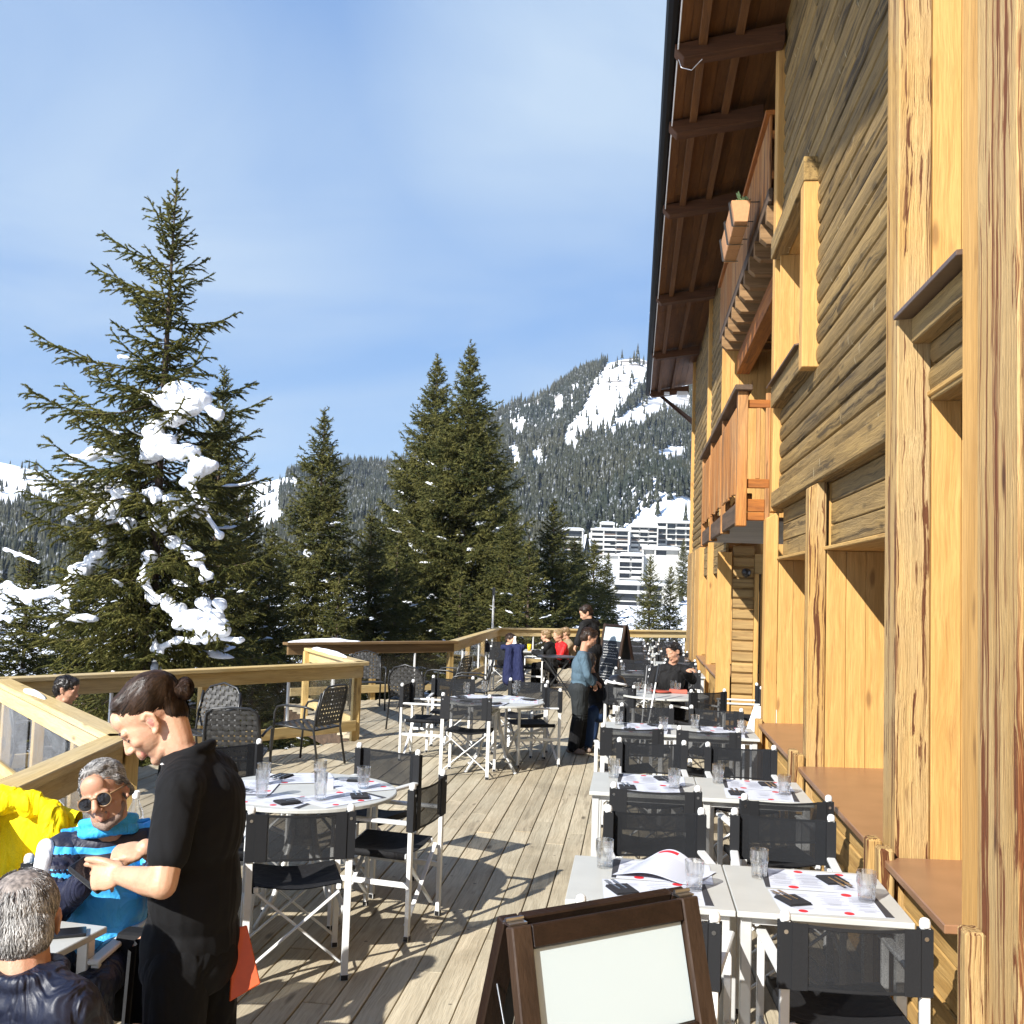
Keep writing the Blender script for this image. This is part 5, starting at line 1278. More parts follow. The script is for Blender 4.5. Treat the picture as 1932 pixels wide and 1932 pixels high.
instance('woven_armchair', 'round backed woven armchair facing the camera, beside the waiter\'s hair bun', 'armchair', WR, (-4.32, 10.05, .001), R(168), GWV)
instance('woven_armchair', 'shaded woven armchair just behind the yellow corner post of the railing', 'armchair', WR, (-4.15, 15.9, .001), R(200), GWV)
instance('woven_armchair', 'round backed woven armchair seen from behind, left of the second round table', 'armchair', WR, (-3.02, 14.1, .001), R(-6), GWV)
instance('woven_armchair', 'woven armchair leaning back in sunlight in front of the dark railing post', 'armchair', WV, (-2.95, 16.2, .001), R(78), GWV)
instance('woven_armchair', 'dark woven armchair right of the sunlit leaning one', 'armchair', WV, (-2.45, 15.4, .001), R(95), GWV)
t = thing('side_table', 'low dark lounge table between the woven armchairs by the shaded railing', 'table', (-3.55, 16.3, 0), 0)
o = MB().lathe([(.02, .40), (.34, .40), (.34, .42), (.02, .42)], 28).build('table_top', M['black_metal'], None); o.parent = t
for k in range(3): a = 2.1*k; o = MB().tube([(.1*math.cos(a), .1*math.sin(a), .4), (.28*math.cos(a), .28*math.sin(a), 0)], .012, 8).build('leg', M['black_metal'], None); o.parent = t

# ------------------------------------------------------------------ thin mast at the railing corner
p = aty(928, 1190, 24.9)
t = thing('mast', 'thin grey mast standing at the far railing corner', 'pole', (p.x, 25.0, -.3))
o = MB().tube([(0, 0, 0), (0, 0, 2.05)], [.03, .022], 10).build('pole', M['alu_grey'], None); o.parent = t
o = MB().box(-.03, .03, -.02, .02, 1.95, 2.25).build('head', M['black_plastic'], None, bevel=.005); o.parent = t

# ------------------------------------------------------------------ far apartment blocks
M['concrete'] = plain('pale_concrete', (.44, .43, .395), .8, var=.08, nscale=.4)
M['dark_glazing'] = plain('dark_glazing', (.025, .028, .03), .15, var=.4, nscale=.5)
M['brown_clad'] = plain('brown_cladding', (.10, .07, .05), .7, var=.3, nscale=.3)
def block(label, px0, px1, ptop, pbot, y, storeys, depth, notch=0, rz=0, cols=2, parap=1.0, round_=0, blank=False):
    rg_ = random.Random(int(px0*7+ptop))
    a = aty(px0, ptop, y); b_ = aty(px1, pbot, y); Wd = b_.x-a.x; Hh = a.z-b_.z
    t = thing('apartment_block', label, 'building', (a.x, y, b_.z), rz, 'white terraced apartment blocks in the valley')
    def Q(mb, nm, m, bv=0):
        o = mb.build(nm, M[m] if isinstance(m, str) else m, None, bevel=bv); o.parent = t; return o
    body = MB().box(0, Wd, 2.0, depth, -12, Hh); Q(body, 'wall', 'concrete')
    sh = Hh/storeys; bw = Wd/cols
    for k in range(storeys):
        Q(MB().box(-.2, Wd+.2, -.2, 2.02, k*sh-.25, k*sh+.12), 'floor_slab', 'concrete')
        for c in range(cols):
            x0, x1 = c*bw+.35, (c+1)*bw-.35
            if blank and not (k == storeys-1 and c == 1): continue
            f = Q(MB().box(x0+.1, x1-.1, 1.93, 1.99, k*sh+.2, (k+1)*sh-.35), 'window', 'dark_glazing')
            if rg_.random() < .72: Q(MB().box(x0, x0+(x1-x0)*rg_.choice((1, 1, 1, .55)), -.2, -.05, k*sh+.12, k*sh+.125+parap*rg_.uniform(.6, 1)), 'balcony_parapet', 'concrete' if rg_.random() < .75 else 'brown_clad')
    for c in range(cols+1): Q(MB().box(c*bw-.3, c*bw+.3, -.05, 1.98, -3, Hh-.3), 'fin_wall', 'concrete') if c in (0, cols) or rg_.random() < .6 else None
    if blank: Q(MB().box(.31, Wd-.31, -.04, 1.9, .2, Hh-sh), 'end_wall', 'concrete')
    Q(MB().box(-.4, Wd+.4, -.5, depth+.3, Hh-.1, Hh+.45), 'roof', 'concrete')
    sn = MB().grid(lambda u, v: (-.4+(Wd+.8)*u, -.5+(depth+.8)*v, Hh+.46+1.0*min(1, 6*u, 6*(1-u), 5*v+.25)**.6), 24, 10)
    sn.box(-.35, Wd+.35, -.45, depth, Hh+.44, Hh+.9); Q(sn, 'snow_layer', 'snow')
    return t
block('lower white block with two bays of long balconies, closest of the apartment blocks', 1158, 1250, 1102, 1152, 385, 3, 14, cols=2)
block('rounded white block stepping up right behind the lowest one, with dark glazed balconies', 1168, 1212, 1048, 1092, 425, 4, 16, cols=2)
block('plain white end of the rounded apartment block behind the two small spruces', 1213, 1282, 1036, 1094, 428, 5, 16, cols=3, blank=True)
block('upper left white block with a stair tower on its roof', 1116, 1185, 1000, 1048, 520, 5, 16, cols=3)
block('upper right long block with dark open balconies under the snow slope', 1190, 1240, 994, 1040, 530, 5, 16, cols=3)
block('farthest right block with stacked balconies beside the chalet edge', 1240, 1330, 986, 1042, 545, 5, 16, cols=5)
block('white block end peeping between the spruces on the left of the others', 1062, 1098, 1000, 1050, 510, 4, 14, cols=1, parap=1.8)
block('stair tower rising above the upper left white block', 1133, 1158, 989, 1003, 528, 1, 8, cols=1, parap=2.2)
# long hotel on the far snow field, seen through the big spruce
block('long low brown hotel on the snowfield far behind the big spruce', 120, 240, 905, 925, 900, 3, 20, cols=12, parap=.8)

# ------------------------------------------------------------------ people
def skin_mat(name, c, red=(.45, .16, .10), stub=None):
    m, nt, b, out = new_mat(name)
    tc = nd(nt, 'ShaderNodeTexCoord').outputs['Object']
    n1 = nd(nt, 'ShaderNodeTexNoise', {'Vector': tc, 'Scale': 26, 'Detail': 7}).outputs[0]
    n2 = nd(nt, 'ShaderNodeTexNoise', {'Vector': tc, 'Scale': 160, 'Detail': 2}).outputs[0]
    k = mixc(nt, rng_map(nt, n1, .42, .70, 0, .38), c, red)
    nt.links.new(k, b.inputs['Base Color']); b.inputs['Roughness'].default_value = .5
    b.inputs['Subsurface Weight'].default_value = .12; b.inputs['Subsurface Radius'].default_value = (.012, .005, .003); b.inputs['Subsurface Scale'].default_value = 1.0
    bn = nd(nt, 'ShaderNodeBump', {'Height': n2, 'Strength': .3, 'Distance': .003}); nt.links.new(bn.outputs[0], b.inputs['Normal'])
    return m
def hair_mat(name, c1, c2, rough=.35):
    m, nt, b, out = new_mat(name)
    rnd = nd(nt, 'ShaderNodeNewGeometry').outputs['Random Per Island']
    tc = nd(nt, 'ShaderNodeTexCoord').outputs['Object']
    n1 = nd(nt, 'ShaderNodeTexNoise', {'Vector': tc, 'Scale': 22, 'Detail': 3}).outputs[0]
    f = math_(nt, 'ADD', math_(nt, 'MULTIPLY', rnd, .75), rng_map(nt, n1, .35, .65, -.1, .35), True)
    nt.links.new(mixc(nt, f, c1, c2), b.inputs['Base Color']); b.inputs['Roughness'].default_value = rough; b.inputs['Specular IOR Level'].default_value = .35
    return m
M['skin'] = skin_mat('fair_skin', (.52, .305, .19)); M['skin_tan'] = skin_mat('tanned_skin', (.45, .245, .15)); M['lip'] = plain('lips', (.42, .17, .13), .45)
M['hair_brown'] = hair_mat('dark_brown_hair', (.010, .0055, .0035), (.050, .026, .014), .45); M['hair_grey'] = hair_mat('salt_and_pepper_hair', (.035, .032, .03), (.48, .46, .43), .5)
M['hair_black'] = hair_mat('black_hair', (.006, .005, .005), (.03, .024, .02)); M['hair_blond'] = hair_mat('blond_hair', (.16, .09, .04), (.38, .26, .13))
M['polo'] = fabric('black_polo_cloth', (.0048, .0048, .0054), .9, fold=.7, fscale=6); M['trousers'] = fabric('black_trouser_cloth', (.0045, .0045, .005), .95, fold=.6)
M['apron'] = fabric('charcoal_apron_cloth', (.018, .018, .018), .9, fold=.5)
M['navy'] = fabric('navy_jacket_shell', (.006, .009, .024), .5, fold=.8, fscale=13, spec=.45); M['black_shell'] = fabric('black_softshell', (.008, .0075, .0075), .8, fold=.8, fscale=8)
M['fleece'] = fabric('blue_grey_fleece', (.075, .118, .150), .95, fold=.6); M['grey_pants'] = fabric('dark_grey_ski_trousers', (.022, .025, .026), .8, fold=.8); M['jeans'] = fabric('dark_blue_jeans', (.012, .028, .07), .9, fold=.5)
M['boots'] = fabric('brown_snow_boots', (.21, .155, .12), .8, fold=.5); M['yellow'] = fabric('yellow_jacket_cloth', (.86, .66, .002), .7, fold=.7, fscale=12); M['red_cloth'] = fabric('red_jacket_cloth', (.55, .015, .015), .6, fold=.8)
M['grey_coat'] = fabric('slate_coat_collar', (.05, .06, .068), .8, fold=.5); M['navy_hung'] = fabric('navy_hung_jacket', (.012, .016, .055), .8, fold=.9); M['tan_cloth'] = fabric('tan_cloth', (.24, .18, .11), .9)
M['leather_orange'] = plain('orange_red_leather', (.52, .075, .012), .5, var=.08)
def _striped():
    m, nt, b, out = new_mat('blue_navy_striped_jacket')
    ge = nd(nt, 'ShaderNodeTexCoord').outputs['Object']; sp_ = nd(nt, 'ShaderNodeSeparateXYZ', {0: ge})
    n1 = nd(nt, 'ShaderNodeTexNoise', {'Vector': ge, 'Scale': 10, 'Detail': 3, 'Distortion': .8}).outputs[0]
    h = math_(nt, 'ADD', math_(nt, 'ADD', sp_.outputs[2], math_(nt, 'MULTIPLY', math_(nt, 'ABSOLUTE', math_(nt, 'ADD', sp_.outputs[0], 0.0)), -.10)), math_(nt, 'MULTIPLY', n1, .005))
    s_ = math_(nt, 'FRACT', math_(nt, 'DIVIDE', h, .066))
    st = math_(nt, 'LESS_THAN', s_, .36)
    up = rng_map(nt, h, .865, .870)
    f = math_(nt, 'MULTIPLY', math_(nt, 'SUBTRACT', 1.0, st), up)
    k = mixc(nt, f, (.045, .37, .78), (.012, .013, .028))
    nt.links.new(k, b.inputs['Base Color']); b.inputs['Roughness'].default_value = .55
    bn = nd(nt, 'ShaderNodeBump', {'Height': n1, 'Strength': .6, 'Distance': .04}); nt.links.new(bn.outputs[0], b.inputs['Normal'])
    return m
M['striped'] = _striped(); M['sky_cloth'] = fabric('bright_blue_cloth', (.045, .37, .78), .55, fold=.7); M['white_cloth'] = fabric('white_cloth', (.78, .78, .78), .6, fold=.4); M['navy_sleeve'] = fabric('navy_sleeve_cloth', (.013, .015, .035), .6, fold=.9, fscale=12)

def frame(F, up=(0, 0, 1)):
    F = Vector(F).normalized(); up = Vector(up); r = F.cross(up).normalized(); u = r.cross(F).normalized()
    return Matrix((r, F, u)).transposed()      # columns: right, forward, up
def head_frame(F, pitch=0, roll=0):
    m = frame(F); return m @ Matrix.Rotation(pitch, 3, 'X') @ Matrix.Rotation(roll, 3, 'Y')
def head(s, c, A, k=1.0, mi=0, lip=None, face=True, jaw=1.0, ears=True):
    c = Vector(c)
    def L(x, y, z): return c + A @ (Vector((x, y, z))*k)
    def E(x, y, z, rx, ry, rz, rot=None, m=mi): s.ell(L(x, y, z), (rx*k, ry*k, rz*k), A @ rot if rot else A, m)
    E(0, -.012, .035, .076, .097, .086); E(0, .028, -.012, .065, .068, .085); E(0, .022, -.070, .054*jaw, .056, .046); E(0, .062, -.102, .022*jaw, .020, .017)
    s.chain([L(-.04*jaw, .02, -.088), L(0, .066, -.104), L(.04*jaw, .02, -.088)], [.020*k]*3, mi)
    if face:
        E(0, .075, .048, .045, .026, .04)                                   # forehead
        s.chain([L(-.042, .080, .016), L(-.012, .092, .014)], [.0105*k]*2, mi); s.chain([L(.042, .080, .016), L(.012, .092, .014)], [.0105*k]*2, mi)
        s.chain([L(0, .092, .008), L(0, .103, -.012), L(0, .112, -.034)], [.0085*k, .0095*k, .0118*k], mi)   # nose
        for sx in (-1, 1):
            E(sx*.0125, .102, -.038, .0095, .011, .008); E(sx*.038, .060, -.026, .021, .024, .022)
            E(sx*.031, .080, -.002, .0135, .009, .0085)                     # lids
        E(0, .086, -.060, .022, .016, .018)
        s.chain([L(-.021, .082, -.064), L(0, .0975, -.0600), L(.021, .082, -.064)], [.005*k, .0068*k, .005*k], lip if lip is not None else mi)
        s.chain([L(-.018, .082, -.071), L(0, .0955, -.0735), L(.018, .082, -.071)], [.0052*k, .0078*k, .0052*k], lip if lip is not None else mi)
    if ears:
        for sx in (-1, 1):
            r_ = Matrix.Rotation(sx*.28, 3, 'Z')
            E(sx*.076, -.008, -.008, .0065, .018, .030, r_); s.chain([L(sx*.078, .006, .016), L(sx*.081, -.010, .025), L(sx*.085, -.025, .010), L(sx*.080, -.017, -.026)], [.0052*k, .006*k, .006*k, .005*k], mi)
            if lip is not None: E(sx*.0812, -.006, -.004, .0035, .008, .013, r_, lip); E(sx*.079, .002, -.034, .007, .009, .01)
    return L
def hand(s, w_, d, nrm, side, mi=0, curl=(.35, .5, .4), k=1.0, thumb=None, spread=.12, fing=None):
    """w_ wrist, d direction of the fingers, nrm back of the hand, side +1 right / -1 left"""
    w_ = Vector(w_); d = Vector(d).normalized(); nrm = Vector(nrm); nrm = (nrm-d*nrm.dot(d)).normalized(); x_ = d.cross(nrm)*side
    A = Matrix((x_, d, nrm)).transposed()
    s.ell(w_+d*.048*k, (.040*k, .050*k, .0155*k), A, mi); s.ell(w_+d*.072*k, (.041*k, .026*k, .0125*k), A, mi)
    s.ell(w_+d*.035*k-x_*.025*k-nrm*.006*k, (.017*k, .032*k, .014*k), A, mi)
    Ls = (.068, .078, .073, .056)
    for i in range(4):
        off = (-.029+.0195*i)*k; base = w_+d*(.086-.004*abs(i-1.2))*k + x_*off; a = 0; p = base; pts = [w_+d*.06*k+x_*off*.8, base]; dd = (d+x_*(spread*(i-1.5)*.55)).normalized()
        cu = fing[i] if fing else curl
        for j, fr_ in enumerate((.45, .31, .24)):
            a += cu[j]; v = dd*math.cos(a) - nrm*math.sin(a); p = p + v*Ls[i]*fr_*k; pts.append(p)
        s.chain(pts, [.0095*k, .0098*k, .0088*k, .0082*k, .0068*k], mi, 10)
    t0 = w_+d*.022*k - x_*.022*k - nrm*.004*k; td = thumb or (d*.65 - x_*.72 - nrm*.25); td = Vector(td).normalized()
    s.chain([t0, t0+td*.036*k, t0+(td*.9+d*.25).normalized()*.066*k, t0+(td*.75+d*.5).normalized()*.092*k], [.0145*k, .0125*k, .0105*k, .0080*k], mi, 10)
def strands(src, mat, parent, flow, n, ln, wd, seed=0, keep=None, lift=.002, name='hair_strands', wave=0):
    """thin locks laid over a hair shape along a combing direction"""
    me = src.data; rg = np.random.default_rng(seed); k = len(me.polygons)
    C_ = np.empty(k*3); me.polygons.foreach_get('center', C_); C_ = C_.reshape(-1, 3); N_ = np.empty(k*3); me.polygons.foreach_get('normal', N_); N_ = N_.reshape(-1, 3)
    kd = KDTree(k)
    for i in range(k): kd.insert(C_[i], i)
    kd.balance(); mb = MB(); b0 = Vector(src.get('_base') or (0, 0, 0))
    for i in rg.integers(0, k, n):
        p = Vector(C_[i]); 
        if keep and not keep(p+b0): continue
        w0 = wd*rg.uniform(.5, 1.3); L_ = ln*rg.uniform(.6, 1.3); vs = []; m = 5; ph = rg.random()*6.28
        for j in range(m+1):
            ii = kd.find(p)[1]; nrm = Vector(N_[ii]); q = Vector(C_[ii]); p = p + nrm*((q-p).dot(nrm))
            f = Vector(flow(p+b0, nrm)); f = f-nrm*f.dot(nrm); f = f.normalized() if f.length > 1e-5 else nrm.orthogonal()
            sd = nrm.cross(f); 
            if wave: f = (f + sd*math.sin(ph+j*1.9)*wave).normalized()
            ww = w0*(.3+.7*math.sin(math.pi*(j+.5)/(m+1)))
            e = p + nrm*(lift*(1+1.5*rg.random()))
            vs += [e-sd*ww, e+sd*ww+nrm*ww*.6]; p = p + f*(L_/m)
        mb.add(vs, [(2*j, 2*j+1, 2*j+3, 2*j+2) for j in range(m)])
    me2 = mb.mesh(name, mat, recalc=False); return link(name, me2, src)
def eyes(L, A, parent, k=1.0, closed=False):
    pass

def figure(label, J, cl, hair=None, k=1.0, voxel=.009, hk=1.0, F=None, headA=None, face=True, hands=True, skin='skin', base=None, pose_legs=True, jaw=1.0, shoe='black_plastic'):
    """general figure from joint positions: n neck, h head centre, sl sr shoulders, el er elbows, wl wr wrists, p pelvis, hl hr hips, kl kr knees, al ar ankles; F facing"""
    V_ = {a: Vector(b_) for a, b_ in J.items()}
    t = thing('person', label, 'person', base or (V_['p'].x, V_['p'].y, 0)); t['_base'] = list(t.location)
    F = Vector(F).normalized(); A = frame(F); HA = headA or A
    up = (V_['n']-V_['p']).normalized(); rt = (V_['sr']-V_['sl']).normalized(); fw = up.cross(rt)*1.0; T = Matrix((rt, up.cross(rt), up)).transposed()
    sh = (V_['sl']+V_['sr'])/2; ch = V_['p'].lerp(sh, .70); half = (V_['sr']-V_['sl']).length/2
    def torso(s, e, mi=0, hem=None):
        s.ell(V_['p'], (.160*k+e, .115*k+e, .13*k+e), T, mi); s.ell(V_['p'].lerp(sh, .38), (.142*k+e, .108*k+e, .17*k+e), T, mi); s.ell(ch, (.162*k+e, .118*k+e, .17*k+e), T, mi)
        s.ell(sh-up*.045*k, (half*.92+e, .085*k+e, .075*k+e), T, mi); s.chain([V_['sl'], sh+up*.035*k, V_['sr']], [.052*k+e, .062*k+e, .052*k+e], mi)
    def arm(s, S, E_, W, e, mi=0, upto=1.0, mi2=None):
        s.chain([S, E_], [.050*k+e, .040*k+e], mi); P1 = E_.lerp(W, upto)
        s.chain([E_, E_.lerp(W, .3), W] if upto >= 1 else [E_, P1], [.041*k+e, .042*k+e, .029*k+e*.9] if upto >= 1 else [.041*k+e, .038*k+e], mi if mi2 is None else mi2)
    def leg(s, H_, K_, A_, e, mi=0, mi2=None):
        s.chain([H_, K_], [.082*k+e, .058*k+e], mi); s.chain([K_, K_.lerp(A_, .3), A_], [.056*k+e, .057*k+e, .040*k+e*1.2], mi if mi2 is None else mi2)
    s = SC(); torso(s, -.012); arm(s, V_['sl'], V_['el'], V_['wl'], 0); arm(s, V_['sr'], V_['er'], V_['wr'], 0)
    leg(s, V_['hl'], V_['kl'], V_['al'], -.008); leg(s, V_['hr'], V_['kr'], V_['ar'], -.008)
    s.chain([sh+up*.02, V_['h']-HA.col[2]*.05*hk-HA.col[1]*.02*hk], [.060*k, .056*k], 0)
    head(s, V_['h'], HA, hk, 0, face=face, jaw=jaw)
    if hands:
        for S, E_, W, sd in (('sl', 'el', 'wl', -1), ('sr', 'er', 'wr', 1)):
            d = (V_[W]-V_[E_]).normalized(); hd_ = J.get('d'+W[-1]); nr = J.get('n'+W[-1], (0, 0, 1)); hand(s, V_[W], hd_ or d, nr, sd, 0, k=k*.98)
    body = s.done('body', M[skin], t, voxel, 2)
    if cl.get('top'):
        m, e, upto = cl['top']; s = SC(); torso(s, e); arm(s, V_['sl'], V_['el'], V_['wl'], e*.8, 0, upto); arm(s, V_['sr'], V_['er'], V_['wr'], e*.8, 0, upto)
        if cl.get('collar', True):
            s.chain([sh+up*.03*k+A.col[0]*.05, sh+up*.055*k-A.col[1]*.045, sh+up*.03*k-A.col[0]*.05], [.03*k]*3, 0)
        s.done('jacket', M[m], t, voxel, 3, wob=.006, wscale=7)
    if cl.get('legs'):
        m, e = cl['legs'][:2]; s = SC(); s.ell(V_['p']-up*.03, (.158*k+e, .118*k+e, .125*k+e), T)
        m2_ = cl['legs'][2] if len(cl['legs']) > 2 else m
        leg(s, V_['hl'], V_['kl'], V_['al'], e, 0, 1); leg(s, V_['hr'], V_['kr'], V_['ar'], e, 0, 1)
        s.done('trousers', [M[m], M[m2_]], t, voxel, 3, wob=.006, wscale=9)
    for a_, q in (('al', -1), ('ar', 1)):
        s = SC(); f = J.get('toe', F); f = Vector(f).normalized(); p = Vector((V_[a_].x, V_[a_].y, 0))
        s.chain([p-f*.06*k+Vector((0, 0, .045)), p+f*.10*k+Vector((0, 0, .042)), p+f*.16*k+Vector((0, 0, .034))], [.043*k, .045*k, .033*k]); s.chain([p+Vector((0, 0, .05)), p+Vector((0, 0, .17*k))], [.045*k, .053*k]); s.done('shoe', M[cl.get('shoe', shoe)], t, .012, 2)
    if hair:
        m, style = hair; s = SC(); c = V_['h']
        def L(x, y, z): return c + HA @ (Vector((x, y, z))*hk)
        s.ell(L(0, -.020, .048), (.083*hk, .100*hk, .084*hk), HA); s.ell(L(0, -.055, .0), (.074*hk, .062*hk, .075*hk), HA)
        if style in ('short', 'curly'): s.ell(L(0, .045, .088), (.058*hk, .045*hk, .034*hk), HA)
        if style == 'long': s.chain([L(0, -.07, .02), L(0, -.075, -.11)], [.062*hk, .05*hk])
        ho = s.done('hair', M[m], t, .008, 2, wob=.010 if style == 'curly' else .006, wscale=38 if style == 'curly' else 24)
        strands(ho, M[m], t, (lambda p, n_: -HA.col[1]-HA.col[2]*.4), 700, .035, .0025, 3, lift=.003, wave=.9 if style == 'curly' else .25)
    return t

# ---- the waiter
def waiter():
    t = thing('person', 'standing waiter in black polo with a brown hair bun, looking down at a payment device', 'person', (-1.29, 2.98, 0)); t['_base'] = list(t.location)
    F = Vector((-.985, .10, 0)).normalized(); A = frame(F); up = Vector((0, 0, 1)); rt = A.col[0]
    hc = aty(288, 1356, 2.97); HA = head_frame((-.95, -.30, 0), R(-41), R(0))
    neck = aty(352, 1432, 2.985); sl = aty(338, 1492, 2.83); sr = aty(412, 1462, 3.13); ch = aty(378, 1548, 2.985); pv = aty(364, 1775, 3.0); wst = aty(370, 1670, 2.99)
    el = aty(306, 1668, 2.735); wl = aty(230, 1652, 2.82); er = aty(345, 1640, 3.20); wr = aty(275, 1600, 2.99)
    kn = [Vector((pv.x+.0, pv.y-.09, .50)), Vector((pv.x+.03, pv.y+.10, .50))]; an = [Vector((pv.x+.02, pv.y-.10, .09)), Vector((pv.x+.05, pv.y+.11, .09))]; hp = [pv-rt*.085-up*.04, pv+rt*.085-up*.04]
    TA_ = Matrix((rt, F, up)).transposed()
    def torso(s, e):
        s.ell(pv, (.150+e, .108+e, .14+e), TA_); s.ell(wst, (.142+e, .105+e, .17+e), TA_); s.ell(ch, (.155+e, .108+e, .17+e), TA_)
        s.chain([sl, neck.lerp(ch, .22)+up*.012, sr], [.055+e, .066+e, .055+e]); s.ell(ch+up*.06-F*.01, (.160+e, .090+e, .09+e), TA_)
    s = SC(); torso(s, -.014)
    s.chain([ch+up*.08-F*.02, neck+Vector((.008, 0, -.01)), aty(324, 1392, 2.975)], [.060, .049, .048]); s.chain([aty(340, 1400, 2.975), aty(322, 1352, 2.975)], [.040, .048])
    L = head(s, hc, HA, 1.0, 0, lip=1, jaw=.86)
    s.chain([sl, el], [.050, .041]); s.chain([el, el.lerp(wl, .35), wl], [.039, .040, .027]); s.chain([sr, er], [.050, .041]); s.chain([er, er.lerp(wr, .35), wr], [.041, .042, .028])
    hand(s, wl, (-1, .12, -.10), (.05, -.88, .38), -1, 0, k=1.03, fing=[(.22, .3, .2), (.75, .9, .5), (.95, 1.0, .6), (1.05, 1.1, .6)], thumb=(-.93, -.05, .34), spread=.10)
    hand(s, wr, (-.93, -.26, -.18), (-.12, -.42, .9), 1, 0, k=1.03, fing=[(.75, .45, .3), (.95, .5, .35), (1.05, .5, .35), (1.1, .55, .35)], thumb=(-.8, -.2, -.5), spread=.2)
    for i in (0, 1): s.chain([hp[i], kn[i], an[i]], [.074, .052, .036])
    s.done('body', [M['skin'], M['lip']], t, .0042, 2)
    # polo shirt with short sleeves and a stand-up collar
    s = SC(); torso(s, .012); hem = pv-up*.06
    s.ell(pv-up*.0+F*.01, (.163, .128, .15), TA_); s.ell(pv-up*.06+F*.005, (.166, .131, .10), TA_); s.ell(wst-up*.03, (.158, .122, .16), TA_)
    for a, b_ in ((sl, el), (sr, er)): s.chain([a, a.lerp(b_, .68)], [.062, .058])
    ring = [neck.lerp(ch, .05)+A @ Vector((.064*math.cos(q), .066*math.sin(q)-.004, .028 - .030*math.sin(q))) for q in np.linspace(0, 6.283, 17)]
    for a, b_ in zip(ring, ring[1:]): s.chain([a, b_], [.015, .015], 0, 8)
    s.done('polo_shirt', M['polo'], t, .0075, 4, wob=.007, wscale=6)
    s = SC(); s.ell(pv-up*.03, (.160, .125, .12), TA_)
    for i in (0, 1): s.chain([hp[i], kn[i], an[i]], [.096, .075, .062])
    s.done('trousers', M['trousers'], t, .011, 3, wob=.008, wscale=7)
    mb = MB().grid(lambda u, v: tuple(pv + F*(.185+.012*math.sin(u*14)) + rt*(.17*(u-.5)) - up*(.02+.50*v) - F*(.10*abs(u-.5)**1.5) + F*.02*v), 14, 10); mb.build('apron', M['apron'], t, smooth=True)
    for i in (0, 1):
        s = SC(); p = Vector((an[i].x, an[i].y, 0)); s.chain([p-F*.07+up*.045, p+F*.1+up*.04, p+F*.17+up*.032], [.042, .044, .032]); s.chain([p+up*.05, p+up*.12], [.045, .05]); s.done('shoe', M['black_plastic'], t, .01, 2)
    # hair combed back into a bun
    s = SC()
    s.ell(L(0, -.026, .052), (.0800, .098, .079), HA); s.ell(L(0, .034, .094), (.052, .042, .026), HA); s.ell(L(0, -.065, .03), (.066, .052, .062), HA); s.ell(L(0, -.064, -.012), (.0605, .043, .055), HA)
    bun = aty(347, 1301, 2.975); s.chain([L(0, -.085, .055), bun.lerp(L(0, -.085, .055), .25)], [.030, .017])
    ho = s.done('hair', M['hair_brown'], t, .006, 3, wob=.0025, wscale=45)
    tie = L(0, -.108, .070)
    def flow(p, n_): return (tie-p)
    strands(ho, M['hair_brown'], t, flow, 3200, .070, .0012, 5, lift=.0009, wave=.08)
    s = SC(); s.ell(bun, (.028, .026, .026), HA); s.ell(bun+HA @ Vector((.004, -.012, .010)), (.019, .018, .018), HA)
    bo = s.done('hair_bun', M['hair_brown'], t, .005, 2, wob=.006, wscale=60)
    strands(bo, M['hair_brown'], t, lambda p, n_: (p-bun).cross(HA.col[0]+HA.col[1]*.4), 500, .05, .0018, 6, lift=.002, wave=.5)
    # fine brows, shut lids with lashes and the shaved nape
    for sx in (-1, 1):
        MB().tube([L(sx*.016, .0965, .020), L(sx*.032, .0925, .0245), L(sx*.046, .081, .019)], [.0025, .0046, .002], 6).build('eyebrow', M['hair_brown'], t)
        MB().tube([L(sx*.020, .0885, -.006), L(sx*.032, .0885, -.009), L(sx*.044, .080, -.005)], [.0016, .0026, .0016], 6).build('eyelashes', M['hair_black'], t)
    o = MB().lathe([(.0005, -.004), (.006, 0), (.0005, .004)], 10, tuple(aty(306, 1442, 2.86))).build('collar_button', M['white_plastic'], t)
    # what he holds
    c = aty(172, 1652, 2.87); dv_ = thing('payment_device', 'black handheld payment device held by the waiter', 'device', c)
    o = MB().box(-.031, .031, -.06, .065, -.010, .010).build('casing', M['black_plastic'], None, bevel=.008, bseg=2); o.parent = dv_
    o = MB().box(-.025, .025, -.02, .058, .0102, .0112).build('screen', M['screen'], None); o.parent = dv_
    dv_.rotation_euler = Euler((R(30), R(-20), R(70)))
    q = [aty(440, 1752, 3.06), aty(466, 1745, 3.08), aty(492, 1856, 3.04), aty(433, 1890, 3.0)]
    nrm_ = (q[1]-q[0]).cross(q[2]-q[0]).normalized()
    fo = MB().prism(q, nrm_*.02).build('folder', M['leather_orange'], None, bevel=.003); tag(fo, 'orange red leather menu folder tucked against the back of the waiter', 'folder')
M['nape'] = plain('cropped_hair_on_skin', (.10, .058, .038), .7, var=.35, nscale=160)
waiter()

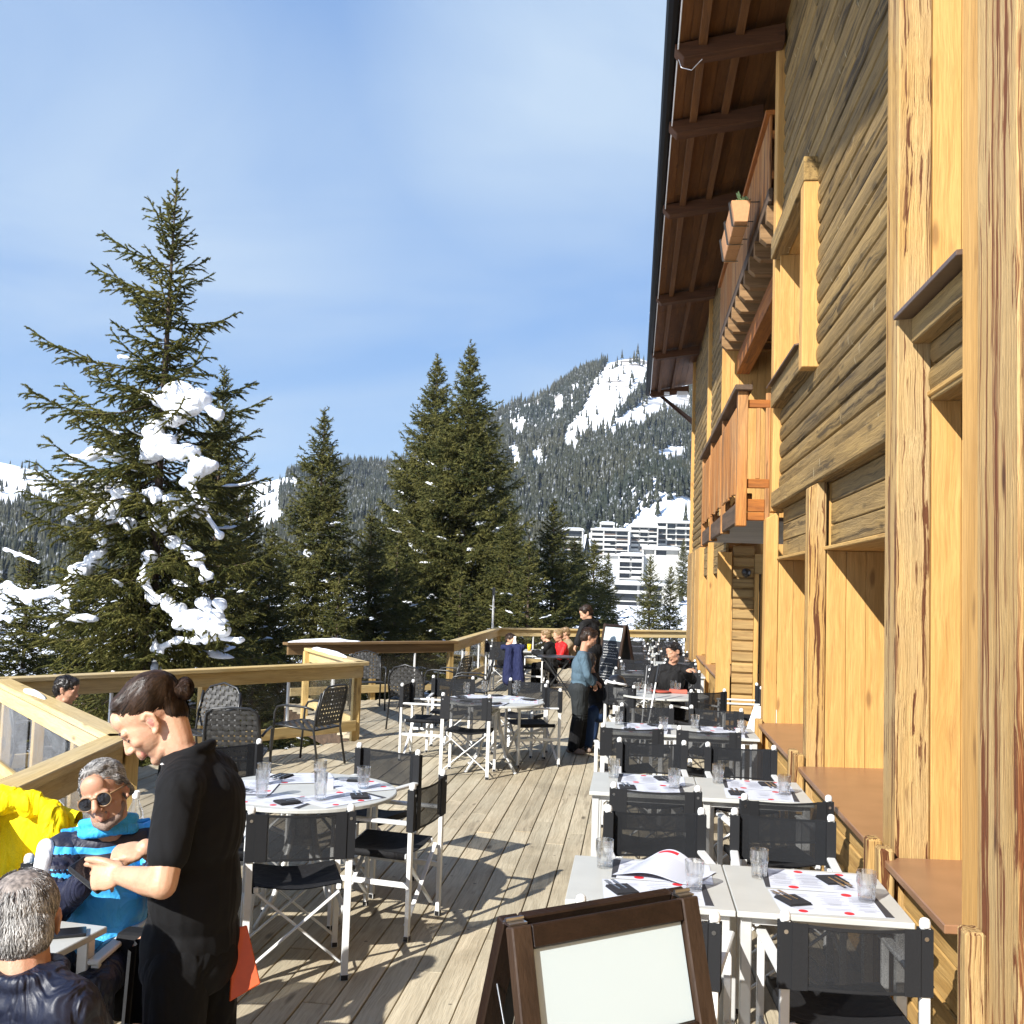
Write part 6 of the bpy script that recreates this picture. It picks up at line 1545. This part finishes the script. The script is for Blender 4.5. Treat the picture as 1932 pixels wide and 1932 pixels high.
# ---- the man in sunglasses
def sunman():
    y0 = 3.80; t = thing('person', 'man in sunglasses leaning back in a blue and navy striped ski jacket', 'person', (-2.02, 3.95, 0)); t['_base'] = list(t.location); up = Vector((0, 0, 1))
    hc = aty(197, 1497, y0); F = Vector((.22, -1, 0)).normalized(); HA = head_frame((.16, -1, 0), R(-4), R(20))
    neck = aty(203, 1580, 3.88); sr = aty(118, 1612, 3.80); sl = aty(288, 1588, 3.98); ch = aty(195, 1650, 3.90); pv = aty(190, 1800, 3.86)
    er = aty(104, 1712, 3.66); wr = aty(150, 1672, 3.60); el = aty(318, 1700, 3.9); wl = aty(318, 1752, 3.72)
    rt = (sr-sl).normalized(); ax_u = (neck-pv).normalized(); TA_ = Matrix((rt, ax_u.cross(rt), ax_u)).transposed()
    hp = [pv+rt*.10, pv-rt*.10]; kn = [pv+rt*.14+Vector((.02, -.44, .02)), pv-rt*.14+Vector((.05, -.44, .02))]; an = [Vector((kn[0].x, kn[0].y-.02, .09)), Vector((kn[1].x, kn[1].y, .09))]
    s = SC(); s.ell(pv, (.15, .11, .12), TA_); s.ell(ch, (.15, .105, .2), TA_); s.chain([sl, neck, sr], [.05, .055, .05]); s.chain([neck-ax_u*.04, hc-HA.col[2]*.06-HA.col[1]*.02], [.062, .06])
    L = head(s, hc, HA, 1.04, 0, lip=1, jaw=1.16); s.chain([L(0, .100, .0), L(0, .116, -.028)], [.011, .0145])
    s.chain([sr, er], [.05, .04]); s.chain([er, wr], [.042, .029]); s.chain([sl, el], [.05, .04]); s.chain([el, wl], [.042, .029])
    hand(s, wr, (.5, .8, .05), (.1, -.5, .8), 1); hand(s, wl, (-.6, -.7, -.3), (0, -.3, .9), -1)
    for i in (0, 1): s.chain([hp[i], kn[i], an[i]], [.075, .055, .038])
    s.done('body', [M['skin_tan'], M['lip']], t, .0046, 2)
    # grey stubble on jaw and upper lip
    s = SC(); s.chain([L(-.056, .015, -.055), L(-.040, .045, -.088), L(0, .072, -.104), L(.040, .045, -.088), L(.056, .015, -.055)], [.014, .019, .022, .019, .014]); s.chain([L(-.02, .086, -.054), L(.02, .086, -.054)], [.007, .007])
    s.done('stubble', M['stubble'], t, .005, 2)
    s = SC(); s.ell(pv+ax_u*.04, (.178, .145, .16), TA_, 0); s.ell(pv.lerp(ch, .5), (.172, .145, .17), TA_, 0); s.ell(ch, (.170, .142, .19), TA_, 0); s.chain([sl, neck-ax_u*.02, sr], [.066, .085, .066], 0)
    s.done('jacket', M['striped'], t, .009, 5, wob=.0035, wscale=8)
    for a, b_, c_ in ((sr, er, wr), (sl, el, wl)):
        s = SC(); s.chain([a, a.lerp(b_, .45)], [.084, .076], 0); s.chain([a.lerp(b_, .4), b_], [.076, .066], 1); s.chain([b_, b_.lerp(c_, 1.02)], [.060, .047], 1)
        s.done('sleeve', [M['striped'], M['navy_sleeve']], t, .008, 4, wob=.006, wscale=12)
    out_ = (sr-ch).normalized()
    s = SC(); s.chain([sr+out_*.045+Vector((0, -.045, .02)), sr.lerp(er, .5)+out_*.048+Vector((0, -.045, 0)), er+out_*.036+Vector((0, -.035, .03))], [.032, .034, .028]); s.done('white_sleeve_stripe', M['white_cloth'], t, .008, 3)
    # collar: high, open at the front, with one turned out flap
    s = SC(); cpt = neck+ax_u*.035
    for hz, rr_ in ((-.012, .098), (.030, .094)):
        ring = [cpt+TA_ @ Vector((rr_*math.cos(q), rr_*.92*math.sin(q)+.012, hz+.018*math.sin(q))) for q in np.linspace(-.95, 4.09, 15)]
        for a, b_ in zip(ring, ring[1:]): s.chain([a, b_], [.019, .019], 0, 8)
    s.done('collar', M['sky_cloth'], t, .007, 3, wob=.004, wscale=20)
    s = SC()
    for sd in (1, -1): s.chain([cpt+TA_ @ Vector((sd*.055, -.075, -.005)), cpt+TA_ @ Vector((sd*.115, -.085, -.012)), cpt+TA_ @ Vector((sd*.160, -.07, .0))], [.020, .018, .008])
    s.done('collar_flap', M['sky_cloth'], t, .006, 3, wob=.004, wscale=20)
    s = SC(); s.chain([neck+TA_ @ Vector((0, -.06, .0)), neck+TA_ @ Vector((0, -.04, .05))], [.062, .06]); s.done('undershirt', M['navy'], t, .008, 3)
    mb = MB().tube([ch+TA_ @ Vector((.01, -.140, .17)), ch+TA_ @ Vector((.0, -.158, .03)), pv.lerp(ch, .4)+TA_ @ Vector((.0, -.150, 0))], .014, 8); mb.build('zip_flap', M['sky_cloth'], t, smooth=True)
    s = SC(); s.ell(pv-ax_u*.03, (.165, .125, .12), TA_)
    for i in (0, 1): s.chain([hp[i], kn[i], an[i]], [.095, .072, .062])
    s.done('trousers', M['navy'], t, .011, 3, wob=.006)
    for i in (0, 1):
        s = SC(); p = Vector((an[i].x, an[i].y, 0)); s.chain([p+Vector((0, .06, .045)), p+Vector((0, -.16, .04))], [.045, .04]); s.chain([p+up*.05, p+up*.16], [.05, .056]); s.done('shoe', M['black_plastic'], t, .012, 2)
    # swept back grey hair
    s = SC(); s.ell(L(0, -.020, .046), (.0785, .098, .080), HA); s.ell(L(0, -.058, -.006), (.073, .053, .062), HA); s.ell(L(0, .034, .098), (.048, .036, .020), HA)
    for sx in (-1, 1): s.chain([L(sx*.070, .020, .045), L(sx*.076, -.01, .015), L(sx*.072, -.042, -.025)], [.009, .011, .015])
    ho = s.done('hair', M['hair_grey'], t, .006, 3, wob=.003, wscale=40)
    strands(ho, M['hair_grey'], t, lambda p, n_: -HA.col[1]-HA.col[2]*.5+HA.col[0]*(p-hc).dot(HA.col[0])*4, 2600, .07, .0017, 8, lift=.0025, wave=.22)
    # sunglasses: pale frame, dark round lenses
    k = 1.04; g0 = MB()
    for sx in (-1, 1):
        g0.tube([L(sx*.033+.0285*math.cos(a), .1005-.012*abs(math.cos(a)*.0285+.033*1)*8*.12, -.004+.025*math.sin(a)) for a in np.linspace(0, 6.283, 21)[:-1]], 0.0024, 8, closed=True)
        g0.tube([L(sx*.060, .094, .008), L(sx*.079, .05, .008), L(sx*.083, -.02, .004)], .0032, 6)
    g0.tube([L(-.009, .103, .006), L(0, .107, .010), L(.009, .103, .006)], .0036, 6)
    go = g0.build('sunglasses', M['horn'], t, smooth=True)
    for sx in (-1, 1):
        mb = MB(); vs = [L(sx*.033+.0295*math.cos(a), .1002, -.004+.026*math.sin(a)) for a in np.linspace(0, 6.283, 25)[:-1]]; c_ = L(sx*.033, .1035, -.004); mb.add(vs+[c_], [(j, (j+1) % 24, 24) for j in range(24)]); o = mb.build('lens', M['screen'], None, smooth=True, recalc=False)
        o.data.transform(Matrix.Translation(-Vector(t['_base']))); o.parent = go
    return t
M['stubble'] = plain('grey_stubble', (.22, .155, .12), .8, var=.4, nscale=220); M['horn'] = plain('pale_horn_frame', (.22, .125, .055), .3)
def _stb():
    m = M['sky_cloth']; return m
M['striped_blue'] = _stb()
sunman()

# ---- the grey haired man seen from behind
def greyman():
    t = thing('person', 'grey haired man in a navy jacket seen from behind at the left edge', 'person', (-1.5, 2.5, 0)); t['_base'] = list(t.location); up = Vector((0, 0, 1))
    hc = aty(44, 1742, 2.52); HA = head_frame((-.42, .9, 0), R(-8), R(-4)); F = Vector((-.25, .97, 0)).normalized(); A = frame(F)
    neck = aty(52, 1842, 2.47); sl = aty(-75, 1915, 2.46); sr = aty(128, 1905, 2.44); ch = neck-up*.27; pv = neck-up*.60-F*.03; pv.z = .52
    rt = A.col[0]; er = sr+Vector((.07, .14, -.26)); wr = er+Vector((-.10, .25, .02)); el = sl+Vector((-.06, .14, -.26)); wl = el+Vector((.12, .24, .02))
    hp = [pv-rt*.1, pv+rt*.1]; kn = [pv-rt*.13+F*.44, pv+rt*.20+F*.42]; an = [Vector((kn[0].x, kn[0].y, .09)), Vector((kn[1].x, kn[1].y, .09))]
    TA_ = A.copy()
    s = SC(); s.ell(pv, (.15, .11, .12), TA_); s.ell(ch, (.15, .11, .22), TA_); s.chain([sl, neck-up*.03, sr], [.05, .06, .05]); s.chain([neck-up*.05-F*.015, hc-HA.col[2]*.055-HA.col[1]*.03], [.068, .066])
    L = head(s, hc, HA, 1.04, 0, jaw=1.05)
    s.chain([sr, er], [.05, .04]); s.chain([er, wr], [.042, .029]); s.chain([sl, el], [.05, .04]); s.chain([el, wl], [.042, .029]); hand(s, wr, (-.3, .9, 0), (0, 0, 1), 1); hand(s, wl, (.3, .9, 0), (0, 0, 1), -1)
    for i in (0, 1): s.chain([hp[i], kn[i], an[i]], [.075, .055, .038])
    s.done('body', M['skin_tan'], t, .005, 2)
    s = SC(); s.ell(pv+up*.05, (.185, .15, .16), TA_); s.ell(ch, (.185, .145, .22), TA_); s.chain([sl, neck-up*.045, sr], [.075, .088, .075])
    for a, b_, c_ in ((sr, er, wr), (sl, el, wl)): s.chain([a, b_], [.076, .062]); s.chain([b_, b_.lerp(c_, .95)], [.06, .048])
    ring = [neck+A @ Vector((.078*math.cos(q), .080*math.sin(q), .012)) for q in np.linspace(0, 6.283, 15)]
    for a, b_ in zip(ring, ring[1:]): s.chain([a, b_], [.020, .020], 0, 8)
    s.done('jacket', M['navy'], t, .008, 3, wob=.008, wscale=9)
    s = SC(); s.ell(pv-up*.02, (.165, .125, .12), TA_)
    for i in (0, 1): s.chain([hp[i], kn[i], an[i]], [.095, .075, .064])
    s.done('trousers', M['trousers'], t, .011, 3, wob=.006)
    for i in (0, 1):
        s = SC(); p = Vector((an[i].x, an[i].y, 0)); s.chain([p-F*.06+up*.045, p+F*.16+up*.04], [.045, .04]); s.chain([p+up*.05, p+up*.16], [.05, .056]); s.done('shoe', M['black_plastic'], t, .012, 2)
    s = SC(); s.ell(L(0, -.014, .048), (.0805, .1005, .0825), HA); s.ell(L(0, -.058, -.008), (.0745, .060, .072), HA); s.ell(L(0, .05, .09), (.05, .03, .025), HA)
    ho = s.done('hair', M['hair_bald'], t, .006, 3, wob=.003, wscale=40)
    cr = L(-.01, -.055, .115)
    def flow(p, n_):
        v = p-cr; v = v-HA.col[2]*v.dot(HA.col[2])*0; return v + HA.col[0].cross(v)*.3 - HA.col[2]*.05 - up*.06
    strands(ho, M['hair_grey'], t, flow, 5200, .038, .0013, 9, keep=lambda p: (p-cr).length > .034+random.random()*.030, lift=.0025, wave=.3)
M['hair_bald'] = plain('cropped_grey_hair', (.19, .16, .14), .7, var=.6, nscale=90)
greyman()

# ---- the others
def J(**kw): return kw
# curly haired person beyond the corner railing
b = aty(126, 1302, 9.0)
figure('curly dark haired person in a slate coat sitting beyond the left corner railing', J(n=b+Vector((-.02, 0, -.17)), h=b, sl=b+Vector((-.10, .17, -.25)), sr=b+Vector((-.06, -.17, -.25)), el=b+Vector((.08, .2, -.48)), er=b+Vector((.08, -.2, -.48)), wl=b+Vector((.3, .1, -.5)), wr=b+Vector((.3, -.1, -.5)),
  p=Vector((b.x-.10, b.y, .45)), hl=Vector((b.x-.05, b.y+.1, .45)), hr=Vector((b.x-.05, b.y-.1, .45)), kl=Vector((b.x+.38, b.y+.12, .46)), kr=Vector((b.x+.38, b.y-.12, .46)), al=Vector((b.x+.4, b.y+.12, .1)), ar=Vector((b.x+.4, b.y-.12, .1))),
  dict(top=('grey_coat', .02, .95), legs=('trousers', .014)), ('hair_black', 'curly'), F=(1, .15, 0), headA=head_frame((1, .12, 0), R(-12)), skin='skin_tan', voxel=.008)
instance('woven_armchair', 'woven armchair the curly haired person sits in', 'armchair', WV, (b.x-.08, b.y+.02, .001), R(-85), GWV)
# boy in the blue grey fleece
def Y(px, py, y): return aty(px, py, y)
g = 12.6
figure('boy in blue grey fleece and dark ski trousers standing in the aisle', J(n=Y(1103, 1229, g), h=Y(1111, 1203, g), sl=Y(1098, 1240, g+.13), sr=Y(1100, 1242, g-.13), el=Y(1100, 1272, g+.2), er=Y(1108, 1274, g-.19), wl=Y(1122, 1285, g+.12), wr=Y(1118, 1288, g-.10),
  p=Y(1093, 1296, g), hl=Y(1095, 1300, g+.08), hr=Y(1092, 1300, g-.08), kl=Y(1098, 1350, g+.10), kr=Y(1092, 1350, g-.05), al=Vector((Y(1092, 1405, g).x, g+.13, .09)), ar=Vector((Y(1082, 1405, g).x, g-.08, .09)), toe=(.9, -.35, 0)),
  dict(top=('fleece', .020, .92), legs=('grey_pants', .030, 'trousers'), shoe='boots'), ('hair_brown', 'short'), k=.86, hk=.93, F=(.86, .45, 0), headA=head_frame((.93, .25, 0), R(-22)), voxel=.008, skin='skin_tan')
# person in black and jeans seated behind the boy
g = 13.1
figure('person in black jacket and blue jeans seated, half hidden behind the boy', J(n=Y(1120, 1272, g), h=Y(1112, 1250, g), sl=Y(1122, 1283, g+.16), sr=Y(1118, 1285, g-.16), el=Y(1140, 1310, g+.2), er=Y(1136, 1315, g-.2), wl=Y(1152, 1316, g+.05), wr=Y(1152, 1320, g-.1),
  p=Y(1130, 1338, 12.95), hl=Y(1130, 1342, 13.05), hr=Y(1128, 1342, 12.88), kl=Y(1122, 1345, 13.4), kr=Y(1112, 1348, 12.75), al=Vector((Y(1118, 1390, 13.4).x, 13.4, .09)), ar=Vector((Y(1110, 1390, 12.75).x, 12.75, .09))),
  dict(top=('black_shell', .024, .95), legs=('jeans', .018)), ('hair_black', 'short'), F=(.3, .9, 0), headA=head_frame((.2, 1, 0), R(-10)), voxel=.009, k=.95)
# man in black hooded jacket at the third round table
g = 13.65
mn = figure('man in a black hooded jacket at the third round table, stretching out one hand', J(n=Y(1268, 1258, g), h=Y(1271, 1231, g-.03), sr=Y(1237, 1268, g), sl=Y(1293, 1266, g), er=Y(1226, 1297, g-.12), wr=Y(1240, 1306, g-.38), el=Y(1306, 1283, g-.10), wl=Y(1294, 1264, g-.40), dl=(.75, -.35, .12), nl=(0, -.2, 1),
  p=Vector((Y(1266, 1300, g).x, g+.02, .52)), hr=Vector((Y(1258, 1300, g).x, g-.02, .5)), hl=Vector((Y(1274, 1300, g).x, g-.02, .5)), kr=Vector((Y(1255, 1300, g).x, g-.45, .5)), kl=Vector((Y(1280, 1300, g).x, g-.45, .5)), ar=Vector((Y(1255, 1300, g).x, g-.42, .09)), al=Vector((Y(1280, 1300, g).x, g-.42, .09))),
  dict(top=('black_shell', .026, .93), legs=('trousers', .014)), ('hair_black', 'short'), F=(-.15, -1, 0), headA=head_frame((-.75, -.75, 0), R(-14), R(10)), voxel=.008, skin='skin_tan')
# person standing in black far back
g = 17.0
figure('person in black standing far down the terrace, bending over a chair back', J(n=Y(1110, 1170, g), h=Y(1106, 1157, g), sl=Y(1101, 1180, g-.14), sr=Y(1124, 1177, g+.16), el=Y(1094, 1198, g-.2), er=Y(1110, 1200, g+.2), wl=Y(1088, 1214, g-.2), wr=Y(1092, 1214, g+.15),
  p=Y(1119, 1226, g), hl=Y(1117, 1230, g-.09), hr=Y(1121, 1230, g+.09), kl=Vector((Y(1117, 1226, g).x, g-.1, .5)), kr=Vector((Y(1122, 1226, g).x, g+.1, .5)), al=Vector((Y(1119, 1226, g).x, g-.1, .09)), ar=Vector((Y(1125, 1226, g).x, g+.1, .09))),
  dict(top=('black_shell', .022, .95), legs=('trousers', .016)), ('hair_brown', 'short'), F=(-.9, -.3, 0), headA=head_frame((-.95, -.3, 0), R(-25)), voxel=.010)
# the family at the far table
def seated(label, px, py, g, F, top, hair, k, hk, skin='skin', pitch=-10, lean=.05, extra=None):
    h = Y(px, py, g); F = Vector(F).normalized(); r_ = F.cross(Vector((0, 0, 1))); n_ = h - F*.03 - Vector((0, 0, .155*k+.01)); sh = n_ - Vector((0, 0, .07*k)) - F*lean; p = Vector((h.x, h.y, 0)) - F*(.14) + Vector((0, 0, .50))
    jj = J(n=n_, h=h, sl=sh-r_*.165*k, sr=sh+r_*.165*k, el=sh-r_*.2*k+F*.12-Vector((0, 0, .24*k)), er=sh+r_*.2*k+F*.12-Vector((0, 0, .24*k)), wl=sh-r_*.08+F*.30-Vector((0, 0, .16*k)), wr=sh+r_*.08+F*.30-Vector((0, 0, .16*k)),
      p=p, hl=p-r_*.09, hr=p+r_*.09, kl=p-r_*.12+F*.4*k, kr=p+r_*.12+F*.4*k, al=p-r_*.12+F*.42*k+Vector((0, 0, -.41)), ar=p+r_*.12+F*.42*k+Vector((0, 0, -.41)))
    return figure(label, jj, dict(top=(top, .022, .95), legs=('trousers', .014)), hair, k=k, hk=hk, F=F, headA=head_frame(F, R(pitch)), voxel=.011, skin=skin)
seated('blond child in black leaning on the far family table', 1030, 1200, 19.7, (-.95, .3, 0), 'black_shell', ('hair_blond', 'short'), .78, .92)
seated('person in a bright red jacket at the far family table', 1053, 1199, 20.9, (-.8, -.5, 0), 'red_cloth', ('hair_blond', 'short'), .9, .95)
seated('person with brown hair in a navy coat at the left of the far family table', 963, 1207, 20.6, (.9, -.4, 0), 'navy', ('hair_brown', 'short'), .9, .95)
seated('person in a white hood and tan coat behind the red jacket', 1066, 1195, 21.6, (-.9, -.3, 0), 'tan_cloth', ('hair_blond', 'short'), .9, .95)

# ------------------------------------------------------------------ clothes hung on chairs and bits and pieces
def cloth_thing(nm, label, cat, shapes, m, base, wob=.014, vox=.012, ws=7):
    t = thing(nm, label, cat, base); t['_base'] = list(base); s = SC()
    for a in shapes:
        if a[0] == 'c': s.chain(a[1], a[2])
        else: s.ell(a[1], a[2], a[3] if len(a) > 3 else None)
    s.done('cloth', M[m], t, vox, 4, wob=wob, wscale=ws); return t
yj = thing('yellow_jacket', 'bright yellow jacket draped over a chair back at the left edge', 'jacket', (-2.68, 4.36, .45)); yj['_base'] = list(yj.location)
def drape(u, v, off=0):
    """one continuous cloth: down the front of the chair back, over its top, down behind"""
    x = -2.95 + .53*u; fold_ = (math.sin(u*15+1.3*noise.noise(Vector((u*3, v*2, 1))))*.5 + noise.noise(Vector((u*7, v*2.2, 4.7)))*.9 + .35*noise.noise(Vector((u*16, v*5, 8))))
    if v < .62: t_ = 1-v/.62; z = .93 - .50*t_; y = 4.335 - .04*t_ - (.012+.045*t_)*fold_
    elif v < .76: a = (v-.62)/.14*math.pi; z = .93+.035*math.sin(a)+.012*fold_; y = 4.375-.040*math.cos(a)
    else: t_ = (v-.76)/.24; z = .93-.30*t_; y = 4.415+.02*t_+.02*fold_
    z += .030*noise.noise(Vector((u*4, 2.2, 0))) - .05*abs(u-.45)*(v > .3); x += .02*noise.noise(Vector((v*6, u*2, 3)))
    return (x, y+off, z)
MB().grid(lambda u, v: drape(u, v), 70, 70).build('jacket_body', M['yellow'], yj, smooth=True, recalc=False)
s_ = SC(); s_.chain([Vector((-2.52, 4.33, .96)), Vector((-2.70, 4.32, .985)), Vector((-2.90, 4.33, .97))], [.035, .055, .04]); s_.ell(Vector((-2.62, 4.31, .975)), (.09, .05, .05)); s_.done('hood', M['yellow'], yj, .008, 3, wob=.020, wscale=14)
s_ = SC(); s_.chain([Vector((-2.50, 4.30, .92)), Vector((-2.47, 4.25, .76)), Vector((-2.52, 4.22, .58))], [.055, .058, .048]); s_.done('sleeve', M['yellow'], yj, .008, 3, wob=.016, wscale=15)
s_ = SC(); s_.chain([Vector((-2.48, 4.33, .84)), Vector((-2.40, 4.36, .87)), Vector((-2.33, 4.38, .90))], [.028, .026, .018]); s_.done('strap', M['yellow'], yj, .007, 2, wob=.008, wscale=16)
chair_posts('director chair under the yellow jacket', (-2.44, 4.38), (-2.93, 4.38))
c3p = Y(-5, 1600, 3.45)
chair_posts('director chair the man in sunglasses leans back in', (-1.875, 3.98), (-2.39, 3.93))
chair_posts('director chair of the grey haired man', (-1.80, 2.24), (-1.28, 2.24))
# white table of the two men, set at an angle, and the phone
p = atz(205, 1745, .74)
instance('square_table', 'white table with a black phone on it, between the two seated older men', 'table', SQ, (p.x-.34-.03, p.y-.35+.02, .001), R(-6), 'pale square tables')
p = atz(122, 1756, .75)
o = MB().box(-.04, .04, -.08, .08, 0, .011).build('phone', M['black_plastic'], None, bevel=.004, bseg=2); o.location = (p.x, p.y-.02, .7425); o.rotation_euler = (0, 0, R(-62)); tag(o, 'black phone lying on the white table beside the grey haired man', 'phone')
# clear water bottle behind the sunglasses man
p = Y(257, 1500, 4.5)
t = thing('water_bottle', 'clear bottle with a white cap between the man in sunglasses and the waiter', 'bottle', (p.x, 4.5, .745))
z0 = p.z-.745
instance('square_table', 'small table behind the waiter, under the clear water bottle', 'table', SQ, (p.x-.1, 4.75, .001), R(10), 'pale square tables')
o = MB().lathe([(.004, .003), (.036, 0), (.038, .01), (.038, .15), (.034, .18), (.015, .225), (.014, .245)], 20).build('body', M['glass'], None, smooth=True); o.parent = t
o = MB().lathe([(.016, .24), (.017, .245), (.017, .268), (.014, .27)], 16).build('cap', M['white_plastic'], None); o.parent = t
# black bag with a pale mark beside the table
p = Y(300, 1850, 3.72)
t = thing('bag', 'flat black bag with a small pale mark under the white table, beside the waiter', 'bag', (p.x, 3.72, 0))
o = MB().box(-.16, .16, -.05, .05, .36, .68).build('bag_body', M['black_cloth'], None, bevel=.02, bseg=2); o.parent = t
mb = MB()
for x_, z_, w_, h_ in [(0, .03, .022, .003), (0, .018, .003, .02), (.019, .018, .003, .02), (.003, -.012, .022, .0025), (.003, -.026, .0025, .016), (.012, -.026, .0025, .016), (.021, -.026, .0025, .016), (.003, -.040, .022, .0025)]: mb.box(-.125+x_*.6, -.125+(x_+w_)*.6, -.053, -.0505, .58+(z_-h_/2)*.6, .58+(z_+h_/2)*.6)
o = mb.build('mark', M['chalk'], None); o.parent = t
mb = MB().tube([(-.12, 0, .42), (-.12, 0, 0)], .012, 6); mb.tube([(.12, 0, .42), (.12, 0, 0)], .012, 6); o = mb.build('frame', M['black_metal'], None); o.parent = t
# navy jacket on the far chair
cloth_thing('navy_jacket', 'navy blue jacket hanging over the back of a director chair by the family table', 'jacket', [('c', [Vector((-2.42, 19.28, .84)), Vector((-2.05, 19.24, .86))], [.06, .06]), ('c', [Vector((-2.30, 19.2, .8)), Vector((-2.30, 19.15, .25))], [.08, .11]), ('c', [Vector((-2.12, 19.2, .8)), Vector((-2.08, 19.12, .2))], [.08, .1])], 'navy_hung', (-2.2, 19.2, .1), vox=.016)
# drinks on the far family table
for i, (x_, y_, c_, nm, lb) in enumerate([(-2.02, 20.15, (.75, .50, .02), 'juice_glass', 'glass of yellow juice on the far family table'), (-2.35, 20.5, (.8, .82, .82), 'carafe', 'clear carafe at the left of the far family table')]):
    o = MB().lathe([(.01, 0), (.035, 0), (.042, .13), (.01, .13)] if i == 0 else [(.01, 0), (.045, 0), (.05, .1), (.02, .2), (.028, .25), (.01, .25)], 14, (0, 0, 0)).build(nm, plain(nm+'_fill', c_, .15), None, smooth=True); o.location = (x_, y_, .7425); tag(o, lb, 'drink')
# ski helmet on the chair behind the boy
p = Y(1163, 1284, 13.9)
t = thing('ski_helmet', 'black ski helmet with a white rim standing on the table behind the boy', 'helmet', (p.x, 13.9, p.z-.08))
o = MB().lathe([(.12, 0), (.128, .03), (.12, .08), (.09, .13), (.04, .155), (.003, .16)], 24, cap=False).build('shell', M['black_plastic'], None, smooth=True); o.parent = t
o = MB().tube([(.13*math.cos(a), .13*math.sin(a), .02+.05*abs(math.sin(a*.5))) for a in np.linspace(0, 6.283, 25)[:-1]], .018, 8, closed=True).build('rim', M['white_plastic'], None, smooth=True); o.parent = t
# two ski poles leaning at the third round table
for i, (pa, pb) in enumerate((((1213, 1345, 11.9), (1221, 1262, 12.1)), ((1227, 1345, 11.8), (1243, 1258, 12.1)))):
    A_, B_ = Y(*pa), Y(*pb); d_ = (A_-B_); A2 = B_ + d_*((B_.z-.02)/(B_.z-A_.z))
    t = thing('ski_pole', ['ski pole leaning at the third round table, left and nearly upright', 'ski pole leaning at the third round table, right and more slanted'][i], 'ski pole', (A2.x, A2.y, 0)); t['_base'] = list(t.location)
    MB().tube([A2, B_], .009, 8).build('shaft', M['alu'], t); MB().tube([B_.lerp(A2, .16), B_-d_.normalized()*.03], .016, 8).build('grip', M['black_plastic'], t)

bpy.data.scenes.remove(WORK)
